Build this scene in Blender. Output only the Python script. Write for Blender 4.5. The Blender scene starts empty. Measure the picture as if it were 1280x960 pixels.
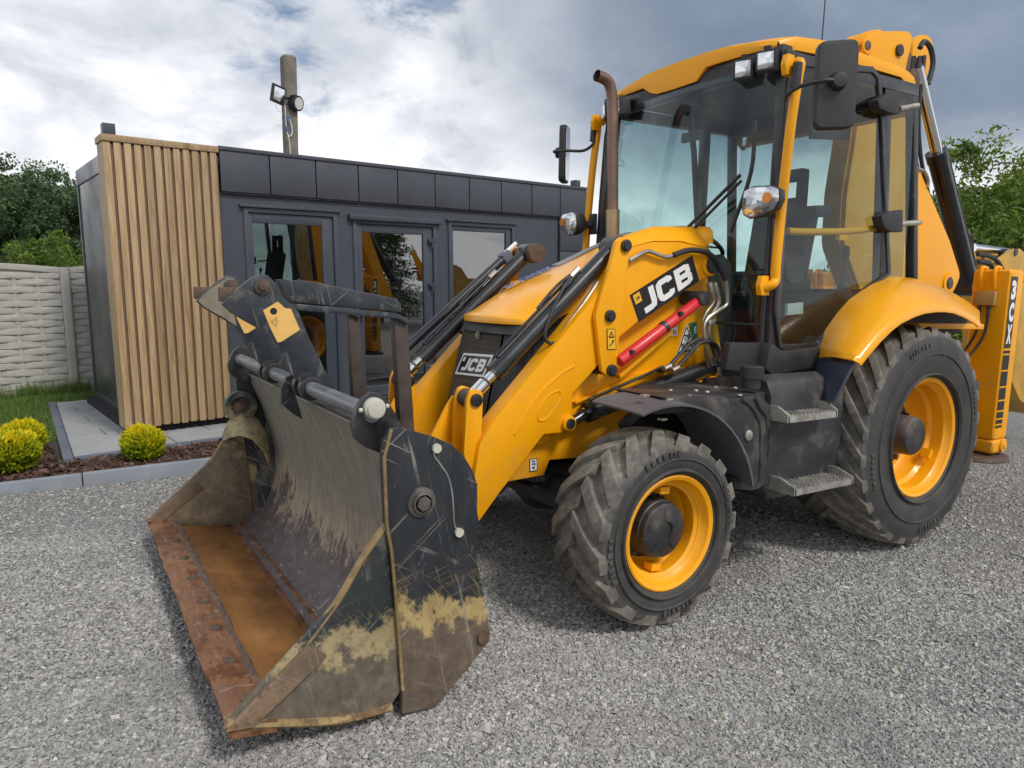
import bpy, bmesh, math, random
import numpy as np
from mathutils import Vector, Matrix, noise as mnoise

random.seed(7)
rng = np.random.default_rng(11)
scene = bpy.context.scene
COL = scene.collection
rad = math.radians

# ------------------------------------------------------------------ camera
cam_data = bpy.data.cameras.new('camera')
cam = bpy.data.objects.new('camera', cam_data)
COL.objects.link(cam)
cam_data.sensor_width = 36.0
cam_data.sensor_fit = 'HORIZONTAL'
cam_data.lens = 25.0158
cam_data.clip_start = 0.05
cam_data.clip_end = 3000.0
cam.matrix_world = Matrix([[-0.844499, -0.049147, 0.533298, 4.242859], [0.535109, -0.118186, 0.836475, 3.225901], [0.021918, 0.991775, 0.126107, 1.458413], [0.0, 0.0, 0.0, 1.0]])
scene.camera = cam

# ------------------------------------------------------------------ light and sky
SUN_DIR = Vector((-0.20, 0.86, 1.02)).normalized()      # from the ground towards the sun
SUN_EL = math.asin(SUN_DIR.z)
SUN_AZ = math.atan2(SUN_DIR.x, SUN_DIR.y)
sun_data = bpy.data.lights.new('sun', 'SUN')
sun_data.energy = 2.0
sun_data.angle = rad(11.0)
sun_data.color = (1.0, 0.955, 0.89)
sun = bpy.data.objects.new('sun', sun_data)
COL.objects.link(sun)
sun.rotation_euler = SUN_DIR.to_track_quat('Z', 'Y').to_euler()

scene.view_settings.view_transform = 'Standard'
scene.view_settings.look = 'None'
scene.view_settings.exposure = 0.22
scene.view_settings.gamma = 1.0
scene.render.film_transparent = False
scene.cycles.max_bounces = 8
scene.cycles.transparent_max_bounces = 24
scene.cycles.sample_clamp_indirect = 6.0


def nd(nt, t, ins=None, **props):
    n = nt.nodes.new(t)
    for k, v in props.items():
        setattr(n, k, v)
    for k, v in (ins or {}).items():
        s = n.inputs[k]
        if isinstance(v, bpy.types.NodeSocket):
            nt.links.new(v, s)
        else:
            s.default_value = v
    return n


def math_(nt, op, a, b=0.0, c=0.0, clamp=False):
    n = nd(nt, 'ShaderNodeMath', {0: a, 1: b, 2: c}, operation=op)
    n.use_clamp = clamp
    return n.outputs[0]


def vmath(nt, op, a, b=(0, 0, 0), out=0):
    return nd(nt, 'ShaderNodeVectorMath', {0: a, 1: b}, operation=op).outputs[out]


def ramp(nt, fac, stops, interp='LINEAR'):
    n = nd(nt, 'ShaderNodeValToRGB', {0: fac})
    cr = n.color_ramp
    cr.interpolation = interp
    while len(cr.elements) < len(stops):
        cr.elements.new(0.5)
    for e, (p, c) in zip(cr.elements, stops):
        e.position = p
        e.color = (c[0], c[1], c[2], 1.0) if not isinstance(c, (int, float)) else (c, c, c, 1.0)
    return n.outputs[0]


def mixc(nt, fac, a, b, blend='MIX'):
    n = nd(nt, 'ShaderNodeMix', None, data_type='RGBA', blend_type=blend)
    for s, v in ((n.inputs[0], fac), (n.inputs[6], a), (n.inputs[7], b)):
        if isinstance(v, bpy.types.NodeSocket):
            nt.links.new(v, s)
        else:
            s.default_value = v if isinstance(v, (int, float)) else (v[0], v[1], v[2], 1.0)
    return n.outputs[2]


def noise_(nt, vec, scale=5.0, detail=4.0, rough=0.55, dist=0.0, out=0):
    return nd(nt, 'ShaderNodeTexNoise', {'Vector': vec, 'Scale': scale, 'Detail': detail,
                                         'Roughness': rough, 'Distortion': dist}).outputs[out]


def maprange(nt, v, a, b, c=0.0, d=1.0, smooth=True):
    n = nd(nt, 'ShaderNodeMapRange', {0: v, 1: a, 2: b, 3: c, 4: d})
    n.interpolation_type = 'SMOOTHSTEP' if smooth else 'LINEAR'
    n.clamp = True
    return n.outputs[0]


def make_world():
    w = bpy.data.worlds.new('World')
    scene.world = w
    w.use_nodes = True
    nt = w.node_tree
    nt.nodes.clear()
    sky = nd(nt, 'ShaderNodeTexSky', None, sky_type='NISHITA')
    sky.sun_disc = False
    sky.sun_elevation = SUN_EL
    sky.sun_rotation = SUN_AZ
    sky.air_density = 1.0
    sky.dust_density = 1.2
    d = nd(nt, 'ShaderNodeTexCoord').outputs['Generated']
    sep = nd(nt, 'ShaderNodeSeparateXYZ', {0: d})
    el = math_(nt, 'MAXIMUM', sep.outputs[2], 0.0)
    den = math_(nt, 'ADD', el, 0.34)
    px = math_(nt, 'DIVIDE', sep.outputs[0], den)
    py = math_(nt, 'DIVIDE', sep.outputs[1], den)
    p = nd(nt, 'ShaderNodeCombineXYZ', {0: px, 1: py, 2: 0.37}).outputs[0]
    big = noise_(nt, p, 1.5, 8.0, 0.56, 0.25)
    fine = noise_(nt, p, 5.2, 9.0, 0.62, 0.35)
    shade = noise_(nt, vmath(nt, 'ADD', p, (4.2, 1.7, 3.0)), 2.7, 9.0, 0.58, 0.35)
    # heavy rain cloud standing over the west (to the right of the view)
    west = vmath(nt, 'DOT_PRODUCT', d, (-0.86, -0.34, 0.38), out=1)
    wob = math_(nt, 'MULTIPLY_ADD', math_(nt, 'SUBTRACT', shade, 0.5), 0.30, west)
    storm = maprange(nt, wob, 0.74, 0.92)
    gap = maprange(nt, math_(nt, 'MULTIPLY_ADD', math_(nt, 'SUBTRACT', fine, 0.5), 0.10, el), 0.10, 0.22)    # brighter sky under the cloud base
    storm = math_(nt, 'MULTIPLY', storm, gap)
    mixn = math_(nt, 'MULTIPLY_ADD', fine, 0.40, math_(nt, 'MULTIPLY', big, 0.60))
    thin = maprange(nt, el, 0.36, 0.85, 0.0, 0.085)             # the cloud breaks up overhead
    cover = maprange(nt, math_(nt, 'SUBTRACT', mixn, thin), 0.34, 0.445)
    cover = math_(nt, 'MAXIMUM', cover, storm)
    lo = maprange(nt, el, 0.10, 0.36, 1.0, 0.0)
    cover = math_(nt, 'MAXIMUM', cover, lo)
    sh2 = math_(nt, 'MULTIPLY_ADD', lo, 0.13, math_(nt, 'MULTIPLY_ADD', math_(nt, 'SUBTRACT', fine, 0.5), 0.35, shade))
    tone = ramp(nt, sh2, [(0.34, (0.50, 0.54, 0.61)), (0.46, (0.63, 0.66, 0.72)),
                          (0.55, (0.76, 0.78, 0.825)), (0.66, (0.96, 0.97, 0.985))])
    tone = mixc(nt, storm, tone, ramp(nt, shade, [(0.3, (0.145, 0.195, 0.27)), (0.7, (0.26, 0.315, 0.40))]))
    k = vmath(nt, 'SCALE', tone)
    k.node.inputs['Scale'].default_value = 10.0
    skyc = nd(nt, 'ShaderNodeVectorMath', {0: sky.outputs[0]}, operation='SCALE')
    skyc.inputs['Scale'].default_value = 0.9
    c = mixc(nt, cover, skyc.outputs[0], k)
    bg = nd(nt, 'ShaderNodeBackground', {'Color': c, 'Strength': 0.1})
    out = nd(nt, 'ShaderNodeOutputWorld', {'Surface': bg.outputs[0]})


make_world()


# ------------------------------------------------------------------ materials
MATS = {}


def newmat(name):
    m = bpy.data.materials.new(name)
    m.use_nodes = True
    nt = m.node_tree
    b = nt.nodes['Principled BSDF']
    MATS[name] = m
    return m, nt, b


def coords(nt):
    return nd(nt, 'ShaderNodeTexCoord').outputs['Object']


def setc(nt, b, name, v):
    if isinstance(v, bpy.types.NodeSocket):
        nt.links.new(v, b.inputs[name])
    else:
        b.inputs[name].default_value = v


def bump(nt, b, h, strength=0.3, dist=0.01):
    n = nd(nt, 'ShaderNodeBump', {'Height': h, 'Strength': strength, 'Distance': dist})
    nt.links.new(n.outputs[0], b.inputs['Normal'])


def simple(name, col, rough=0.5, metal=0.0, coat=0.0, var=0.12, scale=6.0, dirt=None, dirtamt=0.0,
           dscale=4.0, bmp=0.0, bscale=60.0, bdist=0.004, rvar=0.12):
    m, nt, b = newmat(name)
    co = coords(nt)
    n1 = noise_(nt, co, scale, 5.0, 0.6)
    lo = tuple(max(0.0, c * (1 - var)) for c in col)
    hi = tuple(min(1.0, c * (1 + var)) for c in col)
    c = ramp(nt, n1, [(0.3, lo), (0.7, hi)])
    r = maprange(nt, n1, 0.3, 0.7, max(0.02, rough - rvar), min(1, rough + rvar))
    if dirt:
        n2 = noise_(nt, co, dscale, 9.0, 0.68, 0.3)
        f = maprange(nt, n2, 0.62 - dirtamt * 0.3, 0.80 - dirtamt * 0.3, 0.0, 0.25 + 0.6 * dirtamt)
        c = mixc(nt, f, c, dirt)
        r = math_(nt, 'MAXIMUM', r, math_(nt, 'MULTIPLY', f, 0.9))
    setc(nt, b, 'Base Color', c)
    setc(nt, b, 'Roughness', r)
    setc(nt, b, 'Metallic', metal)
    if coat:
        setc(nt, b, 'Coat Weight', coat)
        setc(nt, b, 'Coat Roughness', 0.12)
    if bmp:
        bump(nt, b, noise_(nt, co, bscale, 6.0, 0.6), bmp, bdist)
    return m


YEL = (0.86, 0.355, 0.003)
def yellow(name, col, rough, coat, dust=0.35, chips=True):
    m, nt, b = newmat(name)
    co = coords(nt)
    n1 = noise_(nt, co, 1.8, 5.0, 0.6)
    c = ramp(nt, n1, [(0.3, tuple(v * 0.95 for v in col)), (0.7, tuple(min(1, v * 1.03) for v in col))])
    z = nd(nt, 'ShaderNodeSeparateXYZ', {0: co}).outputs[2]
    n2 = noise_(nt, co, 3.5, 10.0, 0.70, 0.4)
    low = maprange(nt, z, 0.35, 1.5, 0.22, 0.0, False)
    f = maprange(nt, math_(nt, 'ADD', n2, low), 0.60, 0.84, 0.0, dust)
    run = noise_(nt, vmath(nt, 'MULTIPLY', co, (30.0, 30.0, 1.6)), 1.0, 4.0, 0.6)
    f = math_(nt, 'MAXIMUM', f, math_(nt, 'MULTIPLY', maprange(nt, run, 0.60, 0.76), 0.16))
    c = mixc(nt, f, c, (0.33, 0.235, 0.105))
    if chips:
        q = noise_(nt, co, 46.0, 3.0, 0.6)
        k = math_(nt, 'MULTIPLY', maprange(nt, q, 0.735, 0.75), maprange(nt, n2, 0.45, 0.6))
        c = mixc(nt, k, c, (0.06, 0.04, 0.028))
    setc(nt, b, 'Base Color', c)
    setc(nt, b, 'Roughness', math_(nt, 'ADD', rough, math_(nt, 'MULTIPLY', f, 0.5)))
    setc(nt, b, 'Specular IOR Level', 0.32)
    setc(nt, b, 'Coat Weight', coat)
    setc(nt, b, 'Coat Roughness', 0.15)
    bump(nt, b, noise_(nt, co, 2.2, 2.0), 0.05, 0.02)


YEL = (0.90, 0.385, 0.0015)
yellow('yellow_paint', YEL, 0.42, 0.06)
yellow('yellow_gloss', (0.90, 0.39, 0.002), 0.30, 0.45, 0.25)
simple('yellow_rim', (0.90, 0.385, 0.002), 0.40, coat=0.08, var=0.05, scale=5.0, dirt=(0.35, 0.2, 0.06), dirtamt=0.15, dscale=6.0)
simple('yellow_dusty', (0.55, 0.31, 0.05), 0.6, var=0.2, scale=4.0, dirt=(0.30, 0.22, 0.11), dirtamt=0.5, dscale=5.0)
simple('black_paint', (0.020, 0.021, 0.024), 0.38, coat=0.15, var=0.3, scale=5.0, dirt=(0.16, 0.145, 0.12), dirtamt=0.25, dscale=7.0)
simple('black_ram', (0.016, 0.017, 0.020), 0.30, coat=0.3, var=0.25, scale=4.0, dirt=(0.12, 0.11, 0.10), dirtamt=0.12, dscale=9.0)
simple('black_plastic', (0.026, 0.027, 0.030), 0.55, var=0.25, scale=6.0, dirt=(0.13, 0.12, 0.11), dirtamt=0.2, dscale=6.0, bmp=0.12, bscale=300, bdist=0.001)
simple('dusty_black', (0.030, 0.031, 0.034), 0.5, var=0.3, scale=5.0, dirt=(0.19, 0.165, 0.13), dirtamt=0.5, dscale=4.0, bmp=0.1, bscale=120, bdist=0.002)
simple('navy_plastic', (0.033, 0.042, 0.070), 0.42, var=0.15, scale=5.0, dirt=(0.15, 0.14, 0.12), dirtamt=0.15)
simple('grey_guard', (0.095, 0.10, 0.115), 0.55, var=0.15, scale=4.0, dirt=(0.22, 0.20, 0.17), dirtamt=0.3)
simple('rubber_hose', (0.030, 0.029, 0.028), 0.6, var=0.2, scale=20.0, dirt=(0.16, 0.14, 0.11), dirtamt=0.2)
simple('chrome', (0.80, 0.80, 0.80), 0.10, metal=1.0, var=0.05, rvar=0.04)
simple('zinc_pipe', (0.46, 0.43, 0.36), 0.38, metal=0.85, var=0.15, scale=15.0)
simple('aluminium_step', (0.42, 0.41, 0.37), 0.5, metal=0.6, var=0.2, scale=15.0, dirt=(0.20, 0.17, 0.12), dirtamt=0.5, dscale=12)
simple('exhaust_steel', (0.22, 0.145, 0.115), 0.45, metal=0.6, var=0.25, scale=7.0, rvar=0.1)
simple('exhaust_sleeve', (0.36, 0.26, 0.15), 0.40, metal=0.8, var=0.2, scale=12.0)
simple('rust_dark', (0.085, 0.055, 0.040), 0.7, var=0.35, scale=9.0, dirt=(0.20, 0.11, 0.055), dirtamt=0.5, dscale=12, bmp=0.3, bscale=70)
simple('pipe_steel', (0.20, 0.21, 0.225), 0.42, metal=0.4, var=0.2, scale=9.0, dirt=(0.07, 0.065, 0.06), dirtamt=0.3)
simple('cream_cap', (0.52, 0.52, 0.42), 0.5, var=0.06)
simple('mud_grey', (0.23, 0.205, 0.15), 0.85, var=0.2, scale=18, dirt=(0.05, 0.05, 0.05), dirtamt=0.25, bmp=0.3)
simple('leg_steel', (0.058, 0.044, 0.037), 0.55, var=0.35, scale=9.0, dirt=(0.14, 0.08, 0.05), dirtamt=0.35, dscale=10, bmp=0.2, bscale=60)
simple('red_paint', (0.62, 0.022, 0.030), 0.4, coat=0.2, var=0.08, scale=5.0)
simple('sticker_white', (0.80, 0.80, 0.79), 0.4, var=0.03)
simple('sticker_black', (0.012, 0.012, 0.014), 0.35, var=0.1)
simple('sticker_green', (0.02, 0.20, 0.11), 0.4, var=0.05)
simple('sticker_yellow', (0.80, 0.44, 0.02), 0.4, var=0.05)
simple('sticker_grey', (0.20, 0.19, 0.19), 0.35, var=0.06)
simple('sticker_blue', (0.16, 0.18, 0.34), 0.4, var=0.15)
simple('sticker_ochre', (0.78, 0.47, 0.13), 0.5, var=0.12, scale=8, dirt=(0.45, 0.24, 0.05), dirtamt=0.35, dscale=14)
simple('seat_fabric', (0.020, 0.021, 0.024), 0.85, var=0.2)
def lens_mat():
    m, nt, b = newmat('lamp_lens')
    co = coords(nt)
    v = nd(nt, 'ShaderNodeTexVoronoi', {'Vector': co, 'Scale': 26.0, 'Randomness': 0.9})
    t = nd(nt, 'ShaderNodeSeparateColor', {0: v.outputs['Color']}).outputs[0]
    setc(nt, b, 'Base Color', ramp(nt, t, [(0.0, (0.30, 0.31, 0.33)), (0.5, (0.62, 0.64, 0.66)), (1.0, (0.92, 0.93, 0.95))]))
    setc(nt, b, 'Metallic', 0.75)
    setc(nt, b, 'Roughness', 0.10)
    setc(nt, b, 'Coat Weight', 1.0)
    setc(nt, b, 'Coat Roughness', 0.02)
    bump(nt, b, t, 0.35, 0.008)


lens_mat()
simple('lamp_amber', (0.70, 0.24, 0.04), 0.2, metal=0.3, var=0.2, scale=30)
simple('mirror_face', (0.75, 0.77, 0.80), 0.04, metal=1.0, var=0.02, rvar=0.02)
simple('concrete_pole_grey', (0.19, 0.17, 0.14), 0.85, var=0.25, scale=6.0, dirt=(0.09, 0.085, 0.06), dirtamt=0.5, bmp=0.5, bscale=50, bdist=0.006)
simple('concrete_light', (0.42, 0.41, 0.375), 0.85, var=0.10, scale=3.0, dirt=(0.32, 0.305, 0.265), dirtamt=0.45, dscale=5.0, bmp=0.7, bscale=30, bdist=0.012)
simple('concrete_post', (0.40, 0.385, 0.355), 0.85, var=0.10, scale=3.0, dirt=(0.27, 0.255, 0.22), dirtamt=0.3, bmp=0.3, bscale=60)
simple('paver_grey', (0.30, 0.31, 0.31), 0.8, var=0.12, scale=3.0, dirt=(0.20, 0.20, 0.19), dirtamt=0.35, bmp=0.15, bscale=150, bdist=0.002)
simple('kerb_grey', (0.23, 0.255, 0.29), 0.8, var=0.14, scale=5.0, dirt=(0.30, 0.28, 0.24), dirtamt=0.35, bmp=0.25, bscale=120, bdist=0.003)
simple('edging_blue', (0.115, 0.130, 0.165), 0.75, var=0.14, scale=5.0, bmp=0.2, bscale=120, bdist=0.002)
simple('brass_valve', (0.50, 0.33, 0.12), 0.45, metal=0.5, var=0.12)
simple('anthracite', (0.052, 0.062, 0.078), 0.42, var=0.08, scale=1.5, rvar=0.06)
simple('anthracite_cladding', (0.054, 0.060, 0.077), 0.40, var=0.10, scale=2.2, rvar=0.08, dirt=(0.12, 0.115, 0.105), dirtamt=0.10, dscale=3.0, bmp=0.12, bscale=3.0, bdist=0.03)
simple('anthracite_frame', (0.050, 0.060, 0.078), 0.36, var=0.05, scale=2.0)
simple('dark_wall', (0.026, 0.034, 0.036), 0.36, var=0.08, scale=1.2)
simple('oak_groove', (0.165, 0.105, 0.060), 0.7, var=0.2, scale=4.0)
simple('black_gap', (0.012, 0.012, 0.013), 0.8)
simple('interior_wall', (0.20, 0.20, 0.19), 0.7)
simple('interior_floor', (0.24, 0.22, 0.19), 0.5)
simple('bark', (0.075, 0.058, 0.042), 0.9, var=0.3, scale=8, bmp=0.6, bscale=30, bdist=0.02)
simple('white_paint', (0.78, 0.77, 0.73), 0.5, var=0.04)
simple('soil', (0.05, 0.035, 0.027), 0.95, var=0.35, scale=14, bmp=0.6, bscale=60, bdist=0.02)
simple('red_tiles', (0.25, 0.045, 0.035), 0.7, var=0.2)
simple('render_wall', (0.62, 0.60, 0.55), 0.8, var=0.06)
simple('cable_blue', (0.05, 0.13, 0.33), 0.5)
simple('brown_brush', (0.10, 0.06, 0.04), 0.8, var=0.3, scale=20)


def glass(name, tint, rough=0.0, refl=1.45, body=0.0, bodycol=(0.02, 0.03, 0.03)):
    m, nt, b = newmat(name)
    out = nt.nodes['Material Output']
    tr = nd(nt, 'ShaderNodeBsdfTransparent', {0: (*tint, 1)})
    gl = nd(nt, 'ShaderNodeBsdfGlossy', {'Color': (1, 1, 1, 1), 'Roughness': rough})
    fr = nd(nt, 'ShaderNodeFresnel', {'IOR': refl})
    base = tr.outputs[0]
    if body:
        df = nd(nt, 'ShaderNodeBsdfDiffuse', {0: (*bodycol, 1)})
        co = coords(nt)
        f = maprange(nt, noise_(nt, co, 5.0, 8.0, 0.7), 0.35, 0.75, 0.2 * body, 1.6 * body)
        base = nd(nt, 'ShaderNodeMixShader', {0: f, 1: tr.outputs[0], 2: df.outputs[0]}).outputs[0]
    geo = nd(nt, 'ShaderNodeNewGeometry')
    fac = math_(nt, 'MULTIPLY', fr.outputs[0], math_(nt, 'SUBTRACT', 1.0, geo.outputs['Backfacing']))
    ms = nd(nt, 'ShaderNodeMixShader', {0: fac, 1: base, 2: gl.outputs[0]})
    nt.links.new(ms.outputs[0], out.inputs[0])
    nt.nodes.remove(b)
    return m


glass('cab_glass', (0.80, 0.875, 0.86), refl=1.45, body=0.012, bodycol=(0.25, 0.25, 0.22))
glass('windscreen_glass', (0.80, 0.895, 0.895), refl=1.36, body=0.006, bodycol=(0.25, 0.25, 0.22))
glass('office_glass', (0.62, 0.66, 0.66), refl=3.0)


def attr_mat(name, attr, rough=0.6, stops=None, transl=0.0, spec=0.3, bmp=0.0):
    m, nt, b = newmat(name)
    a = nd(nt, 'ShaderNodeAttribute', None, attribute_name=attr)
    c = ramp(nt, a.outputs['Fac'], stops) if stops else a.outputs['Color']
    if bmp:
        bump(nt, b, noise_(nt, coords(nt), 160.0, 5.0), bmp, 0.003)
    setc(nt, b, 'Base Color', c)
    setc(nt, b, 'Roughness', rough)
    setc(nt, b, 'Specular IOR Level', spec)
    if transl:
        out = nt.nodes['Material Output']
        t = nd(nt, 'ShaderNodeBsdfTranslucent', {0: c})
        ms = nd(nt, 'ShaderNodeMixShader', {0: transl, 1: b.outputs[0], 2: t.outputs[0]})
        nt.links.new(ms.outputs[0], out.inputs[0])
    return m


attr_mat('leaf_dark', 'tone', 0.5, [(0.0, (0.038, 0.072, 0.032)), (0.5, (0.085, 0.145, 0.058)), (1.0, (0.17, 0.24, 0.10))], 0.36)
attr_mat('leaf_bright', 'tone', 0.5, [(0.0, (0.050, 0.095, 0.014)), (0.5, (0.120, 0.195, 0.024)), (1.0, (0.23, 0.31, 0.045))], 0.32)
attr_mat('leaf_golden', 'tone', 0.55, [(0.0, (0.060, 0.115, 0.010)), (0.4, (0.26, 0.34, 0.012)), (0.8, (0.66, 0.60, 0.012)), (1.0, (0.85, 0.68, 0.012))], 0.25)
attr_mat('grass_blade', 'tone', 0.6, [(0.0, (0.05, 0.11, 0.020)), (0.6, (0.125, 0.215, 0.038)), (1.0, (0.26, 0.29, 0.085))], 0.25)
attr_mat('bark_chip', 'tone', 0.85, [(0.0, (0.030, 0.018, 0.014)), (0.5, (0.095, 0.052, 0.038)), (0.9, (0.18, 0.11, 0.085)), (1.0, (0.34, 0.26, 0.20))])
def gravel_mat():
    m, nt, b = newmat('gravel_stone')
    co = coords(nt)
    t = nd(nt, 'ShaderNodeAttribute', None, attribute_name='tone').outputs['Fac']
    c = ramp(nt, t, [(0.0, (0.175, 0.172, 0.168)), (0.35, (0.305, 0.298, 0.284)), (0.72, (0.43, 0.42, 0.395)), (1.0, (0.66, 0.65, 0.615))])
    p = noise_(nt, co, 0.9, 7.0, 0.62, 0.3)
    c = mixc(nt, maprange(nt, p, 0.52, 0.70, 0.0, 0.32), c, (0.235, 0.215, 0.185))
    p2 = noise_(nt, vmath(nt, 'ADD', co, (7.0, 3.0, 0.0)), 1.3, 6.0, 0.6)
    c = mixc(nt, maprange(nt, p2, 0.56, 0.72, 0.0, 0.35), c, (0.14, 0.137, 0.132))
    setc(nt, b, 'Base Color', c)
    setc(nt, b, 'Roughness', 0.8)
    setc(nt, b, 'Specular IOR Level', 0.3)
    bump(nt, b, noise_(nt, co, 160.0, 5.0), 0.35, 0.003)


gravel_mat()


def ground_mat():
    m, nt, b = newmat('gravel_ground')
    co = coords(nt)
    v = nd(nt, 'ShaderNodeTexVoronoi', {'Vector': co, 'Scale': 85.0, 'Randomness': 1.0})
    tone = nd(nt, 'ShaderNodeSeparateColor', {0: v.outputs['Color']}).outputs[0]
    c = ramp(nt, tone, [(0.0, (0.18, 0.178, 0.172)), (0.5, (0.31, 0.303, 0.29)), (0.85, (0.40, 0.392, 0.37)), (1.0, (0.55, 0.54, 0.51))])
    edge = maprange(nt, v.outputs['Distance'], 0.35, 0.75, 1.0, 0.45)
    c = mixc(nt, 1.0, c, edge, 'MULTIPLY')
    big = noise_(nt, co, 0.8, 6.0, 0.6)
    c = mixc(nt, maprange(nt, big, 0.35, 0.7, 0.0, 0.45), c, (0.185, 0.175, 0.16))
    setc(nt, b, 'Base Color', c)
    setc(nt, b, 'Roughness', 0.9)
    bump(nt, b, math_(nt, 'SUBTRACT', 1.0, v.outputs['Distance']), 0.9, 0.012)


ground_mat()


def grass_ground_mat():
    m, nt, b = newmat('grass_ground')
    co = coords(nt)
    c = ramp(nt, noise_(nt, co, 9.0, 8.0, 0.7), [(0.3, (0.045, 0.085, 0.018)), (0.6, (0.10, 0.16, 0.032)), (0.8, (0.17, 0.18, 0.06))])
    setc(nt, b, 'Base Color', c)
    setc(nt, b, 'Roughness', 0.95)
    bump(nt, b, noise_(nt, co, 60.0, 6.0, 0.7), 0.8, 0.03)


grass_ground_mat()


def wood_mat():
    m, nt, b = newmat('oak_plank')
    co = coords(nt)
    oi = nd(nt, 'ShaderNodeObjectInfo')
    off = nd(nt, 'ShaderNodeCombineXYZ', {0: math_(nt, 'MULTIPLY', oi.outputs['Random'], 9.0), 2: math_(nt, 'MULTIPLY', oi.outputs['Random'], 31.0)})
    co2 = vmath(nt, 'MULTIPLY', vmath(nt, 'ADD', co, off.outputs[0]), (26.0, 26.0, 1.5))
    g = noise_(nt, co2, 1.0, 8.0, 0.62, 1.1)
    c = ramp(nt, g, [(0.28, (0.23, 0.145, 0.075)), (0.42, (0.38, 0.25, 0.128)), (0.60, (0.50, 0.345, 0.185)), (0.75, (0.56, 0.41, 0.24))])
    r = maprange(nt, oi.outputs['Random'], 0.0, 1.0, 0.74, 1.02, False)
    c = mixc(nt, 1.0, c, r, 'MULTIPLY')
    setc(nt, b, 'Base Color', c)
    setc(nt, b, 'Roughness', 0.55)
    fl = noise_(nt, vmath(nt, 'MULTIPLY', vmath(nt, 'ADD', co, off.outputs[0]), (190.0, 190.0, 9.0)), 1.0, 3.0, 0.6)
    c = mixc(nt, maprange(nt, fl, 0.52, 0.70, 0.0, 0.45), c, (0.20, 0.125, 0.065))
    setc(nt, b, 'Base Color', c)
    bump(nt, b, g, 0.2, 0.003)


wood_mat()


def rib_mat():
    m, nt, b = newmat('anthracite_ribbed')
    co = coords(nt)
    w = nd(nt, 'ShaderNodeTexWave', {'Vector': co, 'Scale': 14.0, 'Distortion': 0.0}, wave_type='BANDS', bands_direction='X')
    c = ramp(nt, noise_(nt, co, 1.4, 4.0), [(0.3, (0.047, 0.058, 0.073)), (0.7, (0.058, 0.069, 0.086))])
    setc(nt, b, 'Base Color', c)
    setc(nt, b, 'Roughness', 0.42)
    bump(nt, b, w.outputs['Fac'], 0.35, 0.004)


rib_mat()


def tyre_mat():
    m, nt, b = newmat('tyre_rubber')
    co = coords(nt)
    a = nd(nt, 'ShaderNodeAttribute', None, attribute_name='dust')
    n1 = noise_(nt, co, 7.0, 9.0, 0.66, 0.3)
    n2 = noise_(nt, co, 26.0, 6.0, 0.7)
    rub = ramp(nt, n1, [(0.3, (0.024, 0.025, 0.027)), (0.7, (0.050, 0.050, 0.050))])
    dst = ramp(nt, n2, [(0.25, (0.135, 0.122, 0.10)), (0.5, (0.235, 0.213, 0.175)), (0.75, (0.38, 0.345, 0.28))])
    f = math_(nt, 'MULTIPLY', a.outputs['Fac'], maprange(nt, n1, 0.28, 0.66, 0.30, 0.95))
    f = math_(nt, 'ADD', f, maprange(nt, n2, 0.55, 0.9, 0.0, 0.22), clamp=True)
    setc(nt, b, 'Base Color', mixc(nt, f, rub, dst))
    setc(nt, b, 'Roughness', maprange(nt, f, 0.0, 1.0, 0.62, 0.92))
    bump(nt, b, math_(nt, 'ADD', math_(nt, 'MULTIPLY', n2, 0.6), noise_(nt, co, 90.0, 4.0)), 0.35, 0.004)


tyre_mat()


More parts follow.
